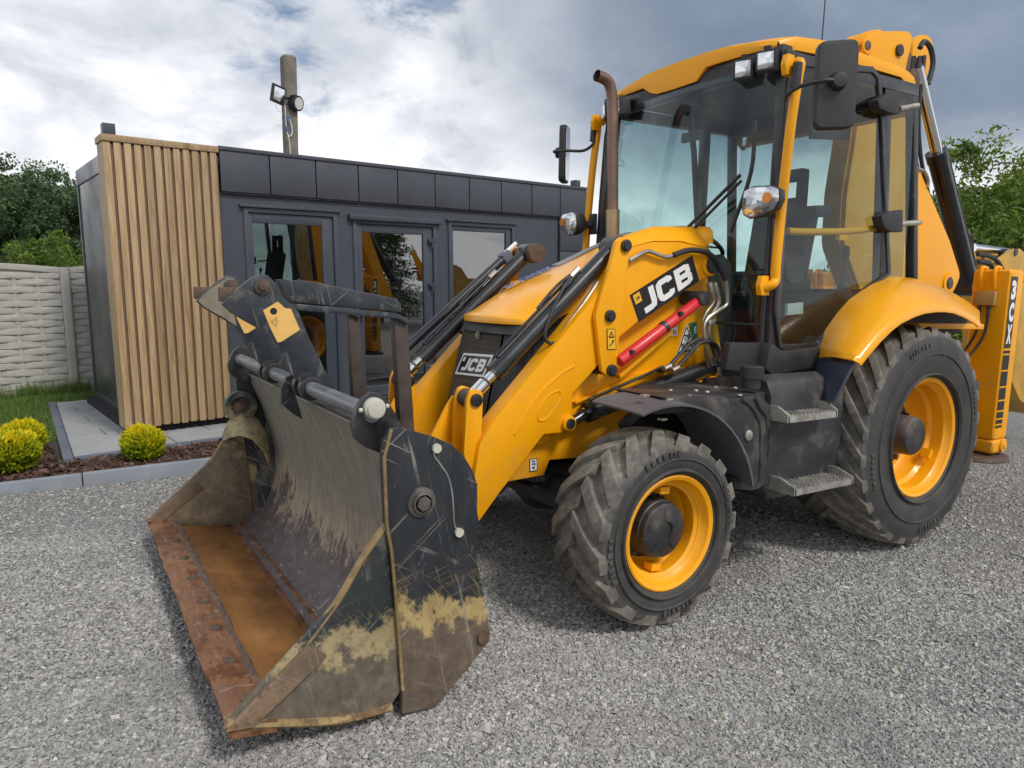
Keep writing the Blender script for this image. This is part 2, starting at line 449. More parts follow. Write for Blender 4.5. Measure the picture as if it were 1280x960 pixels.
def worn(name, top, mid, low, z0, z1, streak=(3.0, 26.0, 1.4), scratch=0.5, rust_edge=0.0, ro=(0.42, 0.7), ang=0.0, lowmix=1.0):
    """steel whose paint wears off towards the cutting edge: paint -> primer and bare metal -> rusty steel"""
    m, nt, b = newmat(name)
    co = coords(nt)
    if ang:
        co = nd(nt, 'ShaderNodeVectorRotate', {'Vector': co, 'Angle': ang}, rotation_type='Y_AXIS').outputs[0]
    z = nd(nt, 'ShaderNodeSeparateXYZ', {0: coords(nt)}).outputs[2]
    n = noise_(nt, co, 3.2, 10.0, 0.70, 0.4)
    nf = noise_(nt, co, 16.0, 8.0, 0.72)
    st = noise_(nt, vmath(nt, 'MULTIPLY', co, streak), 1.0, 9.0, 0.68, 0.35)
    sc = noise_(nt, vmath(nt, 'MULTIPLY', co, tuple(s * 3.3 for s in streak)), 1.0, 5.0, 0.6, 0.6)
    h = maprange(nt, z, z0, z1, 0.0, 1.0, False)
    h = math_(nt, 'ADD', h, math_(nt, 'MULTIPLY', math_(nt, 'SUBTRACT', n, 0.5), 1.1))
    h = math_(nt, 'ADD', h, math_(nt, 'MULTIPLY', math_(nt, 'SUBTRACT', st, 0.5), 0.7))
    h = math_(nt, 'ADD', h, math_(nt, 'MULTIPLY', math_(nt, 'SUBTRACT', nf, 0.5), 0.55))
    lowc = ramp(nt, nf, [(0.30, tuple(c * 0.55 for c in low)), (0.55, low), (0.75, tuple(min(1, c * 1.7) for c in low))])
    midc = ramp(nt, math_(nt, 'MULTIPLY_ADD', st, 0.65, math_(nt, 'MULTIPLY', nf, 0.35)), [(0.32, tuple(c * 0.45 for c in mid)), (0.5, mid), (0.68, tuple(min(1, c * 1.5) for c in mid))])
    topc = ramp(nt, math_(nt, 'MULTIPLY_ADD', st, 0.7, math_(nt, 'MULTIPLY', nf, 0.3)), [(0.30, tuple(c * 0.5 for c in top)), (0.5, top), (0.70, tuple(min(1, c * 1.6 + 0.01) for c in top))])
    f1 = maprange(nt, h, 0.30, 0.42)
    f2 = maprange(nt, h, *((0.46, 0.66) if 'sheet' in name or 'clam' in name else (0.46, 0.57)))
    c = mixc(nt, f1, lowc, midc)
    c = mixc(nt, f2, c, topc)
    # straight scrapes in a few directions where the paint is cut through
    def scrape(ang, off, fine, thr):
        q = nd(nt, 'ShaderNodeVectorRotate', {'Vector': co, 'Angle': ang}, rotation_type='Y_AXIS').outputs[0]
        q = vmath(nt, 'MULTIPLY', vmath(nt, 'ADD', q, off), (1.7, 10.0, fine))
        ln = maprange(nt, noise_(nt, q, 1.0, 2.0, 0.5, 0.15), thr, thr + 0.025)
        mk = maprange(nt, noise_(nt, vmath(nt, 'ADD', coords(nt), off), 3.5, 5.0), 0.42, 0.56)
        return math_(nt, 'MULTIPLY', ln, mk)
    # scratched fibres of primer fringing the worn zone
    fib = math_(nt, 'MAXIMUM', scrape(0.9, (2.1, 4.2, 3.7), 130.0, 0.605), math_(nt, 'MAXIMUM', scrape(-0.25, (6.3, 1.2, 8.7), 150.0, 0.60), scrape(1.25, (4.3, 7.2, 2.4), 140.0, 0.61)))
    zone = math_(nt, 'MULTIPLY', maprange(nt, h, 0.40, 0.50), maprange(nt, h, 0.56, 0.82, 1.0, 0.0))
    if 'sheet' not in name and 'fork' not in name:
        c = mixc(nt, math_(nt, 'MULTIPLY', math_(nt, 'MULTIPLY', fib, zone), 0.42), c, tuple(min(1, m_ * 1.15) for m_ in mid))
    s = math_(nt, 'MULTIPLY', maprange(nt, sc, 0.60, 0.66), scratch * 0.5)
    s2 = math_(nt, 'MAXIMUM', scrape(0.5, (3.1, 0.2, 7.7), 75.0, 0.665), math_(nt, 'MAXIMUM', scrape(-0.7, (9.3, 5.2, 1.7), 90.0, 0.66), scrape(1.35, (1.3, 8.2, 4.4), 80.0, 0.67)))
    s2 = math_(nt, 'MULTIPLY', s2, min(1.0, scratch * 1.3))
    c = mixc(nt, math_(nt, 'MAXIMUM', s, s2), c, (0.30, 0.28, 0.23))
    if 'fork' in name:                               # dried mud film
        c = mixc(nt, maprange(nt, noise_(nt, co, 8.0, 9.0, 0.72, 0.3), 0.50, 0.66, 0.0, 0.6), c, (0.155, 0.150, 0.125))
    if name == 'bucket_edge_steel':                  # pale caked dirt dragged back over the edge
        dr = noise_(nt, vmath(nt, 'MULTIPLY', co, (5.0, 24.0, 5.0)), 1.0, 7.0, 0.65, 0.3)
        c = mixc(nt, maprange(nt, dr, 0.60, 0.68, 0.0, 0.5), c, (0.36, 0.31, 0.24))
        c = mixc(nt, maprange(nt, noise_(nt, co, 9.0, 8.0, 0.7), 0.58, 0.68, 0.0, 0.7), c, (0.30, 0.115, 0.035))
    if rust_edge:
        c = mixc(nt, maprange(nt, noise_(nt, co, 5.0, 9.0, 0.7), 0.60, 0.72, 0.0, rust_edge), c, (0.23, 0.095, 0.03))
    setc(nt, b, 'Base Color', c)
    setc(nt, b, 'Metallic', 0.15)
    setc(nt, b, 'Roughness', maprange(nt, f2, 0.0, 1.0, ro[1], ro[0]))
    bump(nt, b, math_(nt, 'ADD', nf, math_(nt, 'MULTIPLY', sc, 0.5)), 0.3, 0.004)
    return m


worn('bucket_side_steel', (0.022, 0.026, 0.031), (0.42, 0.31, 0.13), (0.150, 0.112, 0.082), 0.16, 0.70, (7, 7, 2.0), 0.5, 0.25)
worn('bucket_jaw_steel', (0.034, 0.040, 0.042), (0.40, 0.32, 0.17), (0.165, 0.138, 0.100), 0.08, 0.56, (5, 5, 3.0), 0.45, 0.35)
worn('clam_steel', (0.060, 0.066, 0.060), (0.38, 0.30, 0.165), (0.20, 0.155, 0.105), 0.25, 1.0, (5, 5, 3.0), 0.35, 0.4)
worn('bucket_sheet_steel', (0.235, 0.222, 0.185), (0.33, 0.265, 0.19), (0.115, 0.088, 0.083), 0.02, 0.80, (4.0, 46.0, 3.5), 0.5, 0.12, (0.5, 0.5))
worn('rim_ochre', (0.24, 0.165, 0.07), (0.34, 0.24, 0.11), (0.20, 0.12, 0.055), -0.2, 0.6, (16.0, 8.0, 16.0), 0.3, 0.35)
worn('cutter_steel', (0.15, 0.105, 0.07), (0.24, 0.165, 0.10), (0.17, 0.095, 0.05), -0.2, 0.6, (16.0, 8.0, 16.0), 0.35, 0.35)
worn('bucket_edge_steel', (0.145, 0.060, 0.027), (0.21, 0.100, 0.048), (0.155, 0.058, 0.023), -0.2, 0.6, (16.0, 2.0, 16.0), 0.35, 0.5)
def floor_steel():
    m, nt, b = newmat('bucket_floor_steel')
    co = coords(nt)
    n1 = noise_(nt, co, 3.0, 10.0, 0.68, 0.5)
    n2 = noise_(nt, vmath(nt, 'MULTIPLY', co, (9.0, 1.6, 9.0)), 1.0, 6.0, 0.6, 0.3)
    n3 = noise_(nt, co, 55.0, 6.0, 0.7)
    v = math_(nt, 'MULTIPLY_ADD', n1, 0.5, math_(nt, 'MULTIPLY_ADD', n2, 0.3, math_(nt, 'MULTIPLY', n3, 0.2)))
    c = ramp(nt, v, [(0.34, (0.12, 0.058, 0.024)), (0.46, (0.22, 0.098, 0.030)), (0.55, (0.31, 0.140, 0.036)), (0.68, (0.36, 0.20, 0.085))])
    c = mixc(nt, maprange(nt, noise_(nt, co, 90.0, 2.0), 0.72, 0.75), c, (0.5, 0.46, 0.38))
    setc(nt, b, 'Base Color', c)
    setc(nt, b, 'Metallic', 0.25)
    setc(nt, b, 'Roughness', maprange(nt, n1, 0.3, 0.7, 0.38, 0.62))
    bump(nt, b, n3, 0.2, 0.003)


floor_steel()
worn('fork_steel', (0.030, 0.037, 0.046), (0.10, 0.10, 0.095), (0.045, 0.05, 0.055), -0.2, 1.2, (9, 9, 5), 0.42, 0.08)


def grille_mat():
    m, nt, b = newmat('grille_mesh')
    co = coords(nt)
    v = nd(nt, 'ShaderNodeTexVoronoi', {'Vector': co, 'Scale': 150.0, 'Randomness': 0.15})
    hole = maprange(nt, v.outputs['Distance'], 0.25, 0.45)
    c = mixc(nt, hole, (0.012, 0.011, 0.010), (0.085, 0.066, 0.042))
    c = mixc(nt, maprange(nt, noise_(nt, co, 3.0, 8.0), 0.35, 0.7), c, (0.032, 0.027, 0.022))
    setc(nt, b, 'Base Color', c)
    setc(nt, b, 'Roughness', 0.7)
    bump(nt, b, hole, 0.5, 0.003)


grille_mat()


# ------------------------------------------------------------------ mesh helpers
def link(ob, parent=None, label=None):
    COL.objects.link(ob)
    if parent:
        ob.parent = parent
    if label:
        ob['label'] = label
    return ob


def thing(name, label, cat, loc=(0, 0, 0), group=None):
    o = bpy.data.objects.new(name, None)
    o.empty_display_size = 0.2
    COL.objects.link(o)
    o.location = loc
    o['label'] = label
    o['category'] = cat
    if group:
        o['group'] = group
    return o


def tag(o, label=None, cat=None, group=None, kind=None):
    if label: o['label'] = label
    if cat: o['category'] = cat
    if group: o['group'] = group
    if kind: o['kind'] = kind
    return o


class MB:
    """collects shapes; build() makes ONE mesh object"""
    def __init__(self):
        self.v, self.f, self.mi, self.mats = [], [], [], []
        self.cur = 0

    def mat(self, name):
        if name not in self.mats:
            self.mats.append(name)
        self.cur = self.mats.index(name)
        return self

    def add(self, verts, faces):
        o = len(self.v)
        self.v.extend([tuple(map(float, p)) for p in verts])
        self.f.extend([tuple(i + o for i in f) for f in faces])
        self.mi.extend([self.cur] * len(faces))
        return self

    def prism(self, prof, y0, y1, axis='y'):
        """polygon prof extruded between two planes. axis y: prof=(x,z); z: (x,y); x: (y,z)"""
        n = len(prof)
        def mk(a, b, t):
            return (a, t, b) if axis == 'y' else ((a, b, t) if axis == 'z' else (t, a, b))
        vs = [mk(a, b, y0) for a, b in prof] + [mk(a, b, y1) for a, b in prof]
        fs = [tuple(range(n)), tuple(range(2 * n - 1, n - 1, -1))]
        for i in range(n):
            j = (i + 1) % n
            fs.append((j, i, i + n, j + n))
        return self.add(vs, fs)

    def box(self, x0, x1, y0, y1, z0, z1):
        return self.prism([(x0, z0), (x1, z0), (x1, z1), (x0, z1)], y0, y1)

    def obox(self, c, ax, ay, az, sx, sy, sz):
        c, ax, ay, az = map(Vector, (c, ax, ay, az))
        vs = []
        for k in (-1, 1):
            for j in (-1, 1):
                for i in (-1, 1):
                    vs.append(c + ax * i * sx / 2 + ay * j * sy / 2 + az * k * sz / 2)
        return self.add(vs, [(0, 2, 3, 1), (4, 5, 7, 6), (0, 1, 5, 4), (2, 6, 7, 3), (0, 4, 6, 2), (1, 3, 7, 5)])

    def bar(self, p0, p1, w, h, up=(0, 0, 1)):
        p0, p1 = Vector(p0), Vector(p1)
        d = p1 - p0
        L = d.length
        d.normalize()
        s = d.cross(Vector(up)).normalized()
        u = s.cross(d)
        return self.obox((p0 + p1) / 2, d, s, u, L, w, h)

    def cyl(self, p0, p1, r0, r1=None, n=16, cap=True):
        r1 = r0 if r1 is None else r1
        p0, p1 = Vector(p0), Vector(p1)
        d = (p1 - p0).normalized()
        a = d.orthogonal().normalized()
        b = d.cross(a)
        vs = []
        for p, r in ((p0, r0), (p1, r1)):
            for i in range(n):
                t = 2 * math.pi * i / n
                vs.append(p + (a * math.cos(t) + b * math.sin(t)) * r)
        fs = [(i, (i + 1) % n, (i + 1) % n + n, i + n) for i in range(n)]
        if cap:
            fs += [tuple(range(n - 1, -1, -1)), tuple(range(n, 2 * n))]
        return self.add(vs, fs)

    def tube(self, pts, r, n=8, smooth=True, cap=True):
        pts = [Vector(p) for p in pts]
        if smooth and len(pts) > 2:
            q = []
            for i in range(len(pts) - 1):
                a = pts[max(i - 1, 0)]; b = pts[i]; c = pts[i + 1]; d = pts[min(i + 2, len(pts) - 1)]
                for k in range(5):
                    t = k / 5
                    q.append(0.5 * ((2 * b) + (c - a) * t + (2 * a - 5 * b + 4 * c - d) * t * t + (3 * b - a - 3 * c + d) * t ** 3))
            q.append(pts[-1])
            pts = q
        rr = r if callable(r) else (lambda t: r)
        vs, fs = [], []
        prev = None
        m = len(pts)
        for i, p in enumerate(pts):
            d = (pts[min(i + 1, m - 1)] - pts[max(i - 1, 0)]).normalized()
            if prev is None:
                a = d.orthogonal().normalized()
            else:
                a = (prev - d * prev.dot(d)).normalized()
            prev = a
            b = d.cross(a)
            for k in range(n):
                t = 2 * math.pi * k / n
                vs.append(p + (a * math.cos(t) + b * math.sin(t)) * rr(i / (m - 1)))
        for i in range(m - 1):
            for k in range(n):
                k2 = (k + 1) % n
                fs.append((i * n + k, i * n + k2, (i + 1) * n + k2, (i + 1) * n + k))
        if cap:
            fs += [tuple(range(n - 1, -1, -1)), tuple(range((m - 1) * n, m * n))]
        return self.add(vs, fs)

    def lathe(self, prof, c, n=48, axis='y'):
        """prof: (radius, offset along axis) revolved about an axis through c"""
        vs, fs = [], []
        m = len(prof)
        for i in range(n):
            t = 2 * math.pi * i / n
            ct, st_ = math.cos(t), math.sin(t)
            for r, o in prof:
                if axis == 'y':
                    vs.append((c[0] + r * ct, c[1] + o, c[2] + r * st_))
                elif axis == 'z':
                    vs.append((c[0] + r * ct, c[1] + r * st_, c[2] + o))
                else:
                    vs.append((c[0] + o, c[1] + r * ct, c[2] + r * st_))
        for i in range(n):
            j = (i + 1) % n
            for k in range(m - 1):
                fs.append((i * m + k, i * m + k + 1, j * m + k + 1, j * m + k))
        return self.add(vs, fs)

    def grid(self, rows, close=False):
        """rows: list of equal-length lists of points"""
        m = len(rows[0])
        vs = [p for r in rows for p in r]
        fs = []
        for i in range(len(rows) - 1):
            for k in range(m - 1):
                fs.append((i * m + k, i * m + k + 1, (i + 1) * m + k + 1, (i + 1) * m + k))
            if close:
                fs.append((i * m + m - 1, i * m, (i + 1) * m, (i + 1) * m + m - 1))
        return self.add(vs, fs)

    def sheet(self, rows, thick):
        """a curved plate: grid of points given thickness along its normals"""
        R = [[Vector(p) for p in r] for r in rows]
        nr, nc = len(R), len(R[0])
        N = []
        for i in range(nr):
            row = []
            for k in range(nc):
                du = R[min(i + 1, nr - 1)][k] - R[max(i - 1, 0)][k]
                dv = R[i][min(k + 1, nc - 1)] - R[i][max(k - 1, 0)]
                row.append(du.cross(dv).normalized())
            N.append(row)
        B = [[R[i][k] - N[i][k] * thick for k in range(nc)] for i in range(nr)]
        self.grid(R)
        self.grid([list(reversed(r)) for r in B])
        self.grid([R[0], B[0]]); self.grid([B[-1], R[-1]])
        self.grid([[r[0] for r in B], [r[0] for r in R]]); self.grid([[r[-1] for r in R], [r[-1] for r in B]])
        return self

    def mirror_y(self):
        n = len(self.v)
        o = [(x, -y, z) for x, y, z in self.v]
        fs = [tuple(i + n for i in reversed(f)) for f in self.f]
        self.v += o
        self.mi += list(self.mi)
        self.f += fs
        return self

    def flipped(self):
        b = MB()
        b.mats = list(self.mats)
        b.v = [(x, -y, z) for x, y, z in self.v]
        b.f = [tuple(reversed(f)) for f in self.f]
        b.mi = list(self.mi)
        return b

    def build(self, name, material=None, parent=None, bevel=0.0, segs=2, angle=35, label=None, attr=None, recalc=True):
        me = bpy.data.meshes.new(name)
        me.from_pydata(self.v, [], self.f)
        names = self.mats if self.mats else [material]
        for mn in names:
            me.materials.append(MATS[mn])
        if self.mats and len(self.mats) > 1:
            me.polygons.foreach_set('material_index', self.mi)
        if attr:
            a = me.attributes.new(attr[0], 'FLOAT', 'POINT')
            a.data.foreach_set('value', np.asarray(attr[1], dtype=np.float32))
        if recalc or bevel:
            bm = bmesh.new()
            bm.from_mesh(me)
            if recalc:
                bmesh.ops.recalc_face_normals(bm, faces=bm.faces)
            if bevel:
                es = [e for e in bm.edges if len(e.link_faces) == 2 and e.calc_face_angle(0) > rad(32)]
                if es:
                    bmesh.ops.bevel(bm, geom=es, offset=bevel, segments=segs, affect='EDGES', profile=0.6, clamp_overlap=True)
            bm.to_mesh(me)
            bm.free()
        me.shade_smooth()
        me.set_sharp_from_angle(angle=rad(angle))
        ob = bpy.data.objects.new(name, me)
        link(ob, parent, label)
        return ob


def copy_part(o, parent, loc=None):
    c = o.copy()
    COL.objects.link(c)
    c.parent = parent
    if loc is not None:
        c.location = loc
    return c


def arc(cx, cz, r, a0, a1, n):
    return [(cx + r * math.cos(rad(a0 + (a1 - a0) * i / n)), cz + r * math.sin(rad(a0 + (a1 - a0) * i / n))) for i in range(n + 1)]


def text_mesh(body, size, extrude=0.0, bold=0.0, shear=0.0, sx=1.0):
    """flat lettering: returns verts (x right, y up) and faces, lower-left at the origin"""
    cu = bpy.data.curves.new('lettering', 'FONT')
    cu.body = body
    cu.size = size
    cu.offset = bold
    cu.shear = shear
    cu.resolution_u = 3
    ob = bpy.data.objects.new('lettering', cu)
    COL.objects.link(ob)
    dg = bpy.context.evaluated_depsgraph_get()
    dg.update()
    me = bpy.data.meshes.new_from_object(ob.evaluated_get(dg))
    vs = [(v.co.x * sx, v.co.y) for v in me.vertices]
    fs = [tuple(p.vertices) for p in me.polygons]
    bpy.data.objects.remove(ob)
    bpy.data.meshes.remove(me)
    bpy.data.curves.remove(cu)
    x0 = min(v[0] for v in vs); y0 = min(v[1] for v in vs)
    return [(a - x0, b - y0) for a, b in vs], fs

# ================================================================== THE YARD
YARD = Matrix([[-0.992109, 0.121869, 0.029445, 3.771253], [-0.121816, -0.992546, 0.003615, -4.15199], [0.029666, -0.0, 0.99956, 0.13], [0.0, 0.0, 0.0, 1.0]])          # yard frame: x along the office front, y into the office, z up


def yard(u, d, v):
    return YARD @ Vector((u, d, v))


def ground_h(x, y):
    t = min(1.0, max(0.0, (-1.1 - y) / 0.9))
    t = t * t * (3 - 2 * t)
    return t * (-0.035 + 0.0298 * min(12.0, max(0.0, 3.4 - x)))


def make_ground():
    def axis(lo, hi, step, far):
        a = list(np.arange(lo, hi + 1e-6, step))
        e, s = [], step
        while (e[-1] if e else 0) < far:
            s *= 1.6
            e.append((e[-1] if e else 0) + s)
        return [lo - q for q in reversed(e)] + a + [hi + q for q in e]
    xs = axis(-8, 8, 0.25, 900)
    ys = axis(-10, 8, 0.25, 900)
    b = MB()
    b.grid([[(x, y, ground_h(x, y)) for x in xs] for y in ys])
    g = b.build('ground', 'gravel_ground', recalc=False, angle=180)
    g.data.flip_normals() if g.data.polygons[0].normal.z < 0 else None
    g['kind'] = 'structure'


make_ground()


def rocks(pts, sizes, name, material, flat=0.62, tone=None, coarse=False):
    """many small angular pieces as one mesh"""
    n = len(pts)
    if coarse:
        base = np.array([[i, j, k] for k in (-1, 1) for j in (-1, 1) for i in (-1, 1)], float) * 0.5
        tris = np.array([(0, 2, 3), (0, 3, 1), (4, 5, 7), (4, 7, 6), (0, 1, 5), (0, 5, 4), (2, 6, 7), (2, 7, 3), (0, 4, 6), (0, 6, 2), (1, 3, 7), (1, 7, 5)])
    else:                                            # six-cornered chips
        base = np.array([[-.6, -.45, -.3], [.6, -.5, -.3], [.1, .62, -.35], [-.5, -.2, .42], [.45, -.3, .38], [0.0, .5, .40]])
        tris = np.array([(0, 2, 1), (3, 4, 5), (0, 1, 4), (0, 4, 3), (1, 2, 5), (1, 5, 4), (2, 0, 3), (2, 3, 5)])
    nv = len(base)
    V = base[None] * rng.uniform(0.6, 1.25, (n, nv, 3))
    V *= rng.uniform(0.7, 1.35, (n, 1, 3))
    V[:, :, 2] *= flat
    a = rng.uniform(0, 2 * np.pi, n)
    t = rng.normal(0, 0.40, (n, 2))
    c, s = np.cos(a), np.sin(a)
    x, y, z = V[:, :, 0], V[:, :, 1], V[:, :, 2]
    ct, st = np.cos(t[:, 0])[:, None], np.sin(t[:, 0])[:, None]
    y, z = y * ct - z * st, y * st + z * ct
    ct, st = np.cos(t[:, 1])[:, None], np.sin(t[:, 1])[:, None]
    x, z = x * ct - z * st, x * st + z * ct
    x, y = x * c[:, None] - y * s[:, None], x * s[:, None] + y * c[:, None]
    V = np.stack([x, y, z], -1) * sizes[:, None, None] + pts[:, None, :]
    F = (tris[None] + (np.arange(n) * nv)[:, None, None]).reshape(-1, 3)
    me = bpy.data.meshes.new(name)
    me.vertices.add(n * nv)
    me.vertices.foreach_set('co', V.reshape(-1))
    me.loops.add(len(F) * 3)
    me.loops.foreach_set('vertex_index', F.reshape(-1).astype(np.int32))
    me.polygons.add(len(F))
    me.polygons.foreach_set('loop_start', np.arange(0, len(F) * 3, 3, dtype=np.int32))
    me.update(calc_edges=True)
    me.polygons.foreach_set('use_smooth', np.zeros(len(F), dtype=bool))
    at = me.attributes.new('tone', 'FLOAT', 'POINT')
    if tone is None:
        tone = np.clip(rng.beta(2.0, 2.4, n), 0, 1)
    at.data.foreach_set('value', np.repeat(tone, nv).astype(np.float32))
    me.materials.append(MATS[material])
    ob = bpy.data.objects.new(name, me)
    COL.objects.link(ob)
    ob['kind'] = 'stuff'
    return ob


def kerb_front(u):                     # the line of the kerb in the yard frame
    return -1.36 - 0.155 * (u + 0.0)


def yard_uv(x, y):
    M = YARD.inverted()
    return M @ Vector((x, y, 0.0))


def gravel():
    M = np.array(YARD.inverted())
    def keep(P):
        u = M[0, 0] * P[:, 0] + M[0, 1] * P[:, 1] + M[0, 3]
        d = M[1, 0] * P[:, 0] + M[1, 1] * P[:, 1] + M[1, 3]
        return d < (-1.36 - 0.155 * u) - 0.03
    out, siz = [], []
    C = np.array([4.243, 3.226])
    def scatter(n, r0, r1, smin, smax):
        a = rng.uniform(rad(-122.5 - 46), rad(-122.5 + 46), n)
        r = np.sqrt(rng.uniform(r0 * r0, r1 * r1, n))
        P = C + np.stack([np.cos(a), np.sin(a)], -1) * r[:, None]
        P = P[keep(P)]
        s = np.exp(rng.uniform(np.log(smin), np.log(smax), len(P)))
        out.append(P); siz.append(s)
    scatter(112000, 1.0, 2.9, 0.0065, 0.017)
    scatter(100000, 2.9, 4.9, 0.0085, 0.019)
    scatter(36000, 4.9, 8.5, 0.013, 0.024)
    scatter(1500, 1.0, 5.0, 0.020, 0.036)
    P = np.concatenate(out); S = np.concatenate(siz)
    h = np.clip((-1.1 - P[:, 1]) / 0.9, 0, 1)
    z = h * h * (3 - 2 * h) * (-0.035 + 0.0298 * np.clip(3.4 - P[:, 0], 0.0, 12.0)) + S * rng.uniform(-0.05, 0.22, len(S))
    tone = rng.beta(2.6, 3.2, len(S))
    patch = np.array([mnoise.noise(Vector((p[0] * 0.8, p[1] * 0.8, 0.3))) for p in P])
    tone = np.clip(tone + 0.12 * patch, 0, 1)
    rocks(np.column_stack([P, z]), S, 'gravel', 'gravel_stone', tone=tone)


gravel()


# ------------------------------------------------------------------ office container
def yard_thing(name, label, cat, group=None, loc=(0, 0, 0)):
    o = thing(name, label, cat, group=group)
    o.matrix_world = YARD @ Matrix.Translation(loc)
    return o


office = yard_thing('office_container', 'anthracite office container with an oak plank corner panel, dark fascia panels and glazed door', 'building')
W_L = 5.98
V_TOP = 2.64


def office_build():
    R = office
    # facade wall pieces round the openings (face at depth 0.03)
    b = MB()
    d0, d1 = 0.03, 0.10
    for (u0, u1, v0, v1) in [(0.985, 1.20, 0.0, 2.22), (1.20, 2.20, 2.085, 2.22), (1.20, 2.20, 0.0, 0.10), (2.20, 2.385, 0.0, 2.22),
                             (2.385, 3.475, 2.03, 2.22), (2.385, 3.475, 0.0, 0.04), (3.475, 3.65, 0.0, 2.22),
                             (3.65, 4.69, 2.07, 2.22), (3.65, 4.69, 0.0, 0.80), (4.69, 5.47, 0.0, 2.22)]:
        b.box(u0, u1, d0, d1, v0, v1)
    b.build('facade_wall', 'anthracite_ribbed', R)
    # shell
    b = MB()
    b.box(0.16, 0.22, 0.26, 2.42, 0.02, 2.44)
    b.build('side_wall', 'dark_wall', R)
    b = MB(); b.box(0.145, 0.19, 0.25, 2.43, 2.44, V_TOP - 0.03); b.box(0.148, 0.19, 0.25, 2.43, -0.02, 0.06); b.box(0.146, 0.20, 2.38, 2.44, 0.06, 2.44)
    b.build('side_trim', 'anthracite_frame', R, bevel=0.006)
    b = MB(); b.box(5.93, 5.985, 0.10, 2.42, 0.02, V_TOP - 0.03)
    b.build('side_wall', 'dark_wall', R)
    b = MB(); b.box(0.2, 5.95, 2.36, 2.42, 0.02, V_TOP - 0.03)
    b.build('rear_wall', 'interior_wall', R)
    b = MB(); b.box(0.18, 5.96, 0.11, 2.40, 2.46, 2.52)
    b.build('roof', 'dark_wall', R)
    b = MB(); b.box(0.22, 5.93, 0.11, 2.36, 0.0, 0.05)
    b.build('floor', 'interior_floor', R)
    b = MB(); b.box(0.05, 5.96, 0.07, 2.38, -0.10, 0.0)
    b.build('plinth', 'black_gap', R)
    b = MB(); b.box(4.86, 4.94, 0.12, 2.3, 0.05, 2.46)
    b.build('partition', 'interior_wall', R)
    # desk seen faintly through the door glass
    b = MB(); b.box(2.5, 3.9, 1.4, 2.0, 0.74, 0.78); b.box(2.52, 2.58, 1.45, 1.95, 0.05, 0.74); b.box(3.82, 3.88, 1.45, 1.95, 0.05, 0.74)
    t = thing('office_desk', 'plain desk inside the office seen dimly through the glass door', 'desk'); t.matrix_world = YARD
    b.build('desk_top', 'render_wall', t)
    # oak planks: twelve boards with recessed joints
    pw = 0.98 / 12
    bk = MB(); bk.box(0.012, 0.975, 0.009, 0.05, 0.012, 2.56)
    bk.build('plank_backing', 'oak_groove', R)
    p0 = None
    for i in range(12):
        wdt = pw - 0.024
        bb = MB(); bb.box(0.0, wdt, -0.012 - 0.002 * (i % 3), 0.022, 0.0 + 0.003 * ((i * 5) % 3), 2.575)
        o = bb.build('plank', 'oak_plank', R, bevel=0.003)
        o.location = (i * pw + (0.001 if i else 0.0), 0, 0)
    b = MB(); b.box(0.0, 0.012, 0.023, 0.26, 0.0, 2.575); b.box(0.013, 0.16, 0.245, 0.262, 0.0, 2.575)
    b.build('plank_return', 'oak_plank', R)
    b = MB(); b.box(-0.012, 0.98, -0.025, 0.27, 2.578, 2.635)
    b.build('roof_trim', 'oak_plank', R, bevel=0.004)
    # fascia panels
    edges = [0.985, 1.475, 1.965, 2.455, 2.945, 3.45, 3.95, 4.45, 4.96, 5.47, W_L]
    for i in range(10):
        bb = MB(); bb.box(edges[i] + 0.006, edges[i + 1] - 0.006, -0.012, 0.03, 2.222, 2.605)
        bb.build('cladding_panel', 'anthracite_cladding', R, bevel=0.004)
    for v0, v1 in ((1.765, 2.212), (1.31, 1.755), (0.86, 1.30), (0.41, 0.85), (0.0, 0.40)):
        bb = MB(); bb.box(5.476, W_L - 0.004, -0.012, 0.03, v0, v1)
        bb.build('cladding_panel', 'anthracite_cladding', R, bevel=0.004)
    b = MB(); b.box(0.99, W_L, 0.032, 0.098, 2.225, 2.60)
    b.build('fascia_backing', 'black_gap', R)
    b = MB(); b.box(0.982, W_L + 0.01, -0.024, 0.12, 2.607, 2.645); b.box(5.94, W_L + 0.01, 0.122, 2.43, 2.607, 2.645); b.box(0.2, 5.93, 2.39, 2.44, 2.607, 2.645)
    b.build('roof_trim', 'anthracite_cladding', R, bevel=0.004)
    b = MB(); b.box(0.99, 5.47, -0.004, 0.029, 2.203, 2.219)
    b.build('drip_rail', 'black_gap', R)
    b = MB()
    for i in range(12):
        for v in (0.03, 0.87, 1.72, 2.545):
            u = i * pw + pw - 0.013
            b.cyl((u, 0.0095, v), (u, 0.004, v), 0.0045, n=6)
    b.build('screw_heads', 'zinc_pipe', R)['kind'] = 'stuff'
    for u in (0.02, 5.80):
        b = MB(); b.box(u, u + 0.10, 0.04, 0.14, V_TOP + 0.006, V_TOP + 0.10)
        b.build('lifting_post', 'anthracite_cladding', R, bevel=0.004)
    # windows and door
    def opening(name, u0, u1, v0, v1, pu0, pu1, pv0, pv1, door=False):
        def ring(b, a0, a1, c0, c1, e0, e1, f0, f1, y0, y1):
            b.box(a0, e0, y0, y1, c0, c1); b.box(e1, a1, y0, y1, c0, c1)
            b.box(e0, e1, y0, y1, c0, f0); b.box(e0, e1, y0, y1, f1, c1)
        b = MB()
        mu, mv = (u0 + pu0) / 2, (v1 + pv1) / 2
        ring(b, u0, u1, v0, v1, u0 + 0.045, u1 - 0.045, v0 + 0.045, v1 - 0.045, 0.012, 0.09)
        fr = b.build(name, 'anthracite_frame', R, bevel=0.004)
        b = MB()
        ring(b, u0 + 0.047, u1 - 0.047, v0 + 0.047, v1 - 0.047, pu0, pu1, pv0, pv1, 0.035, 0.085)
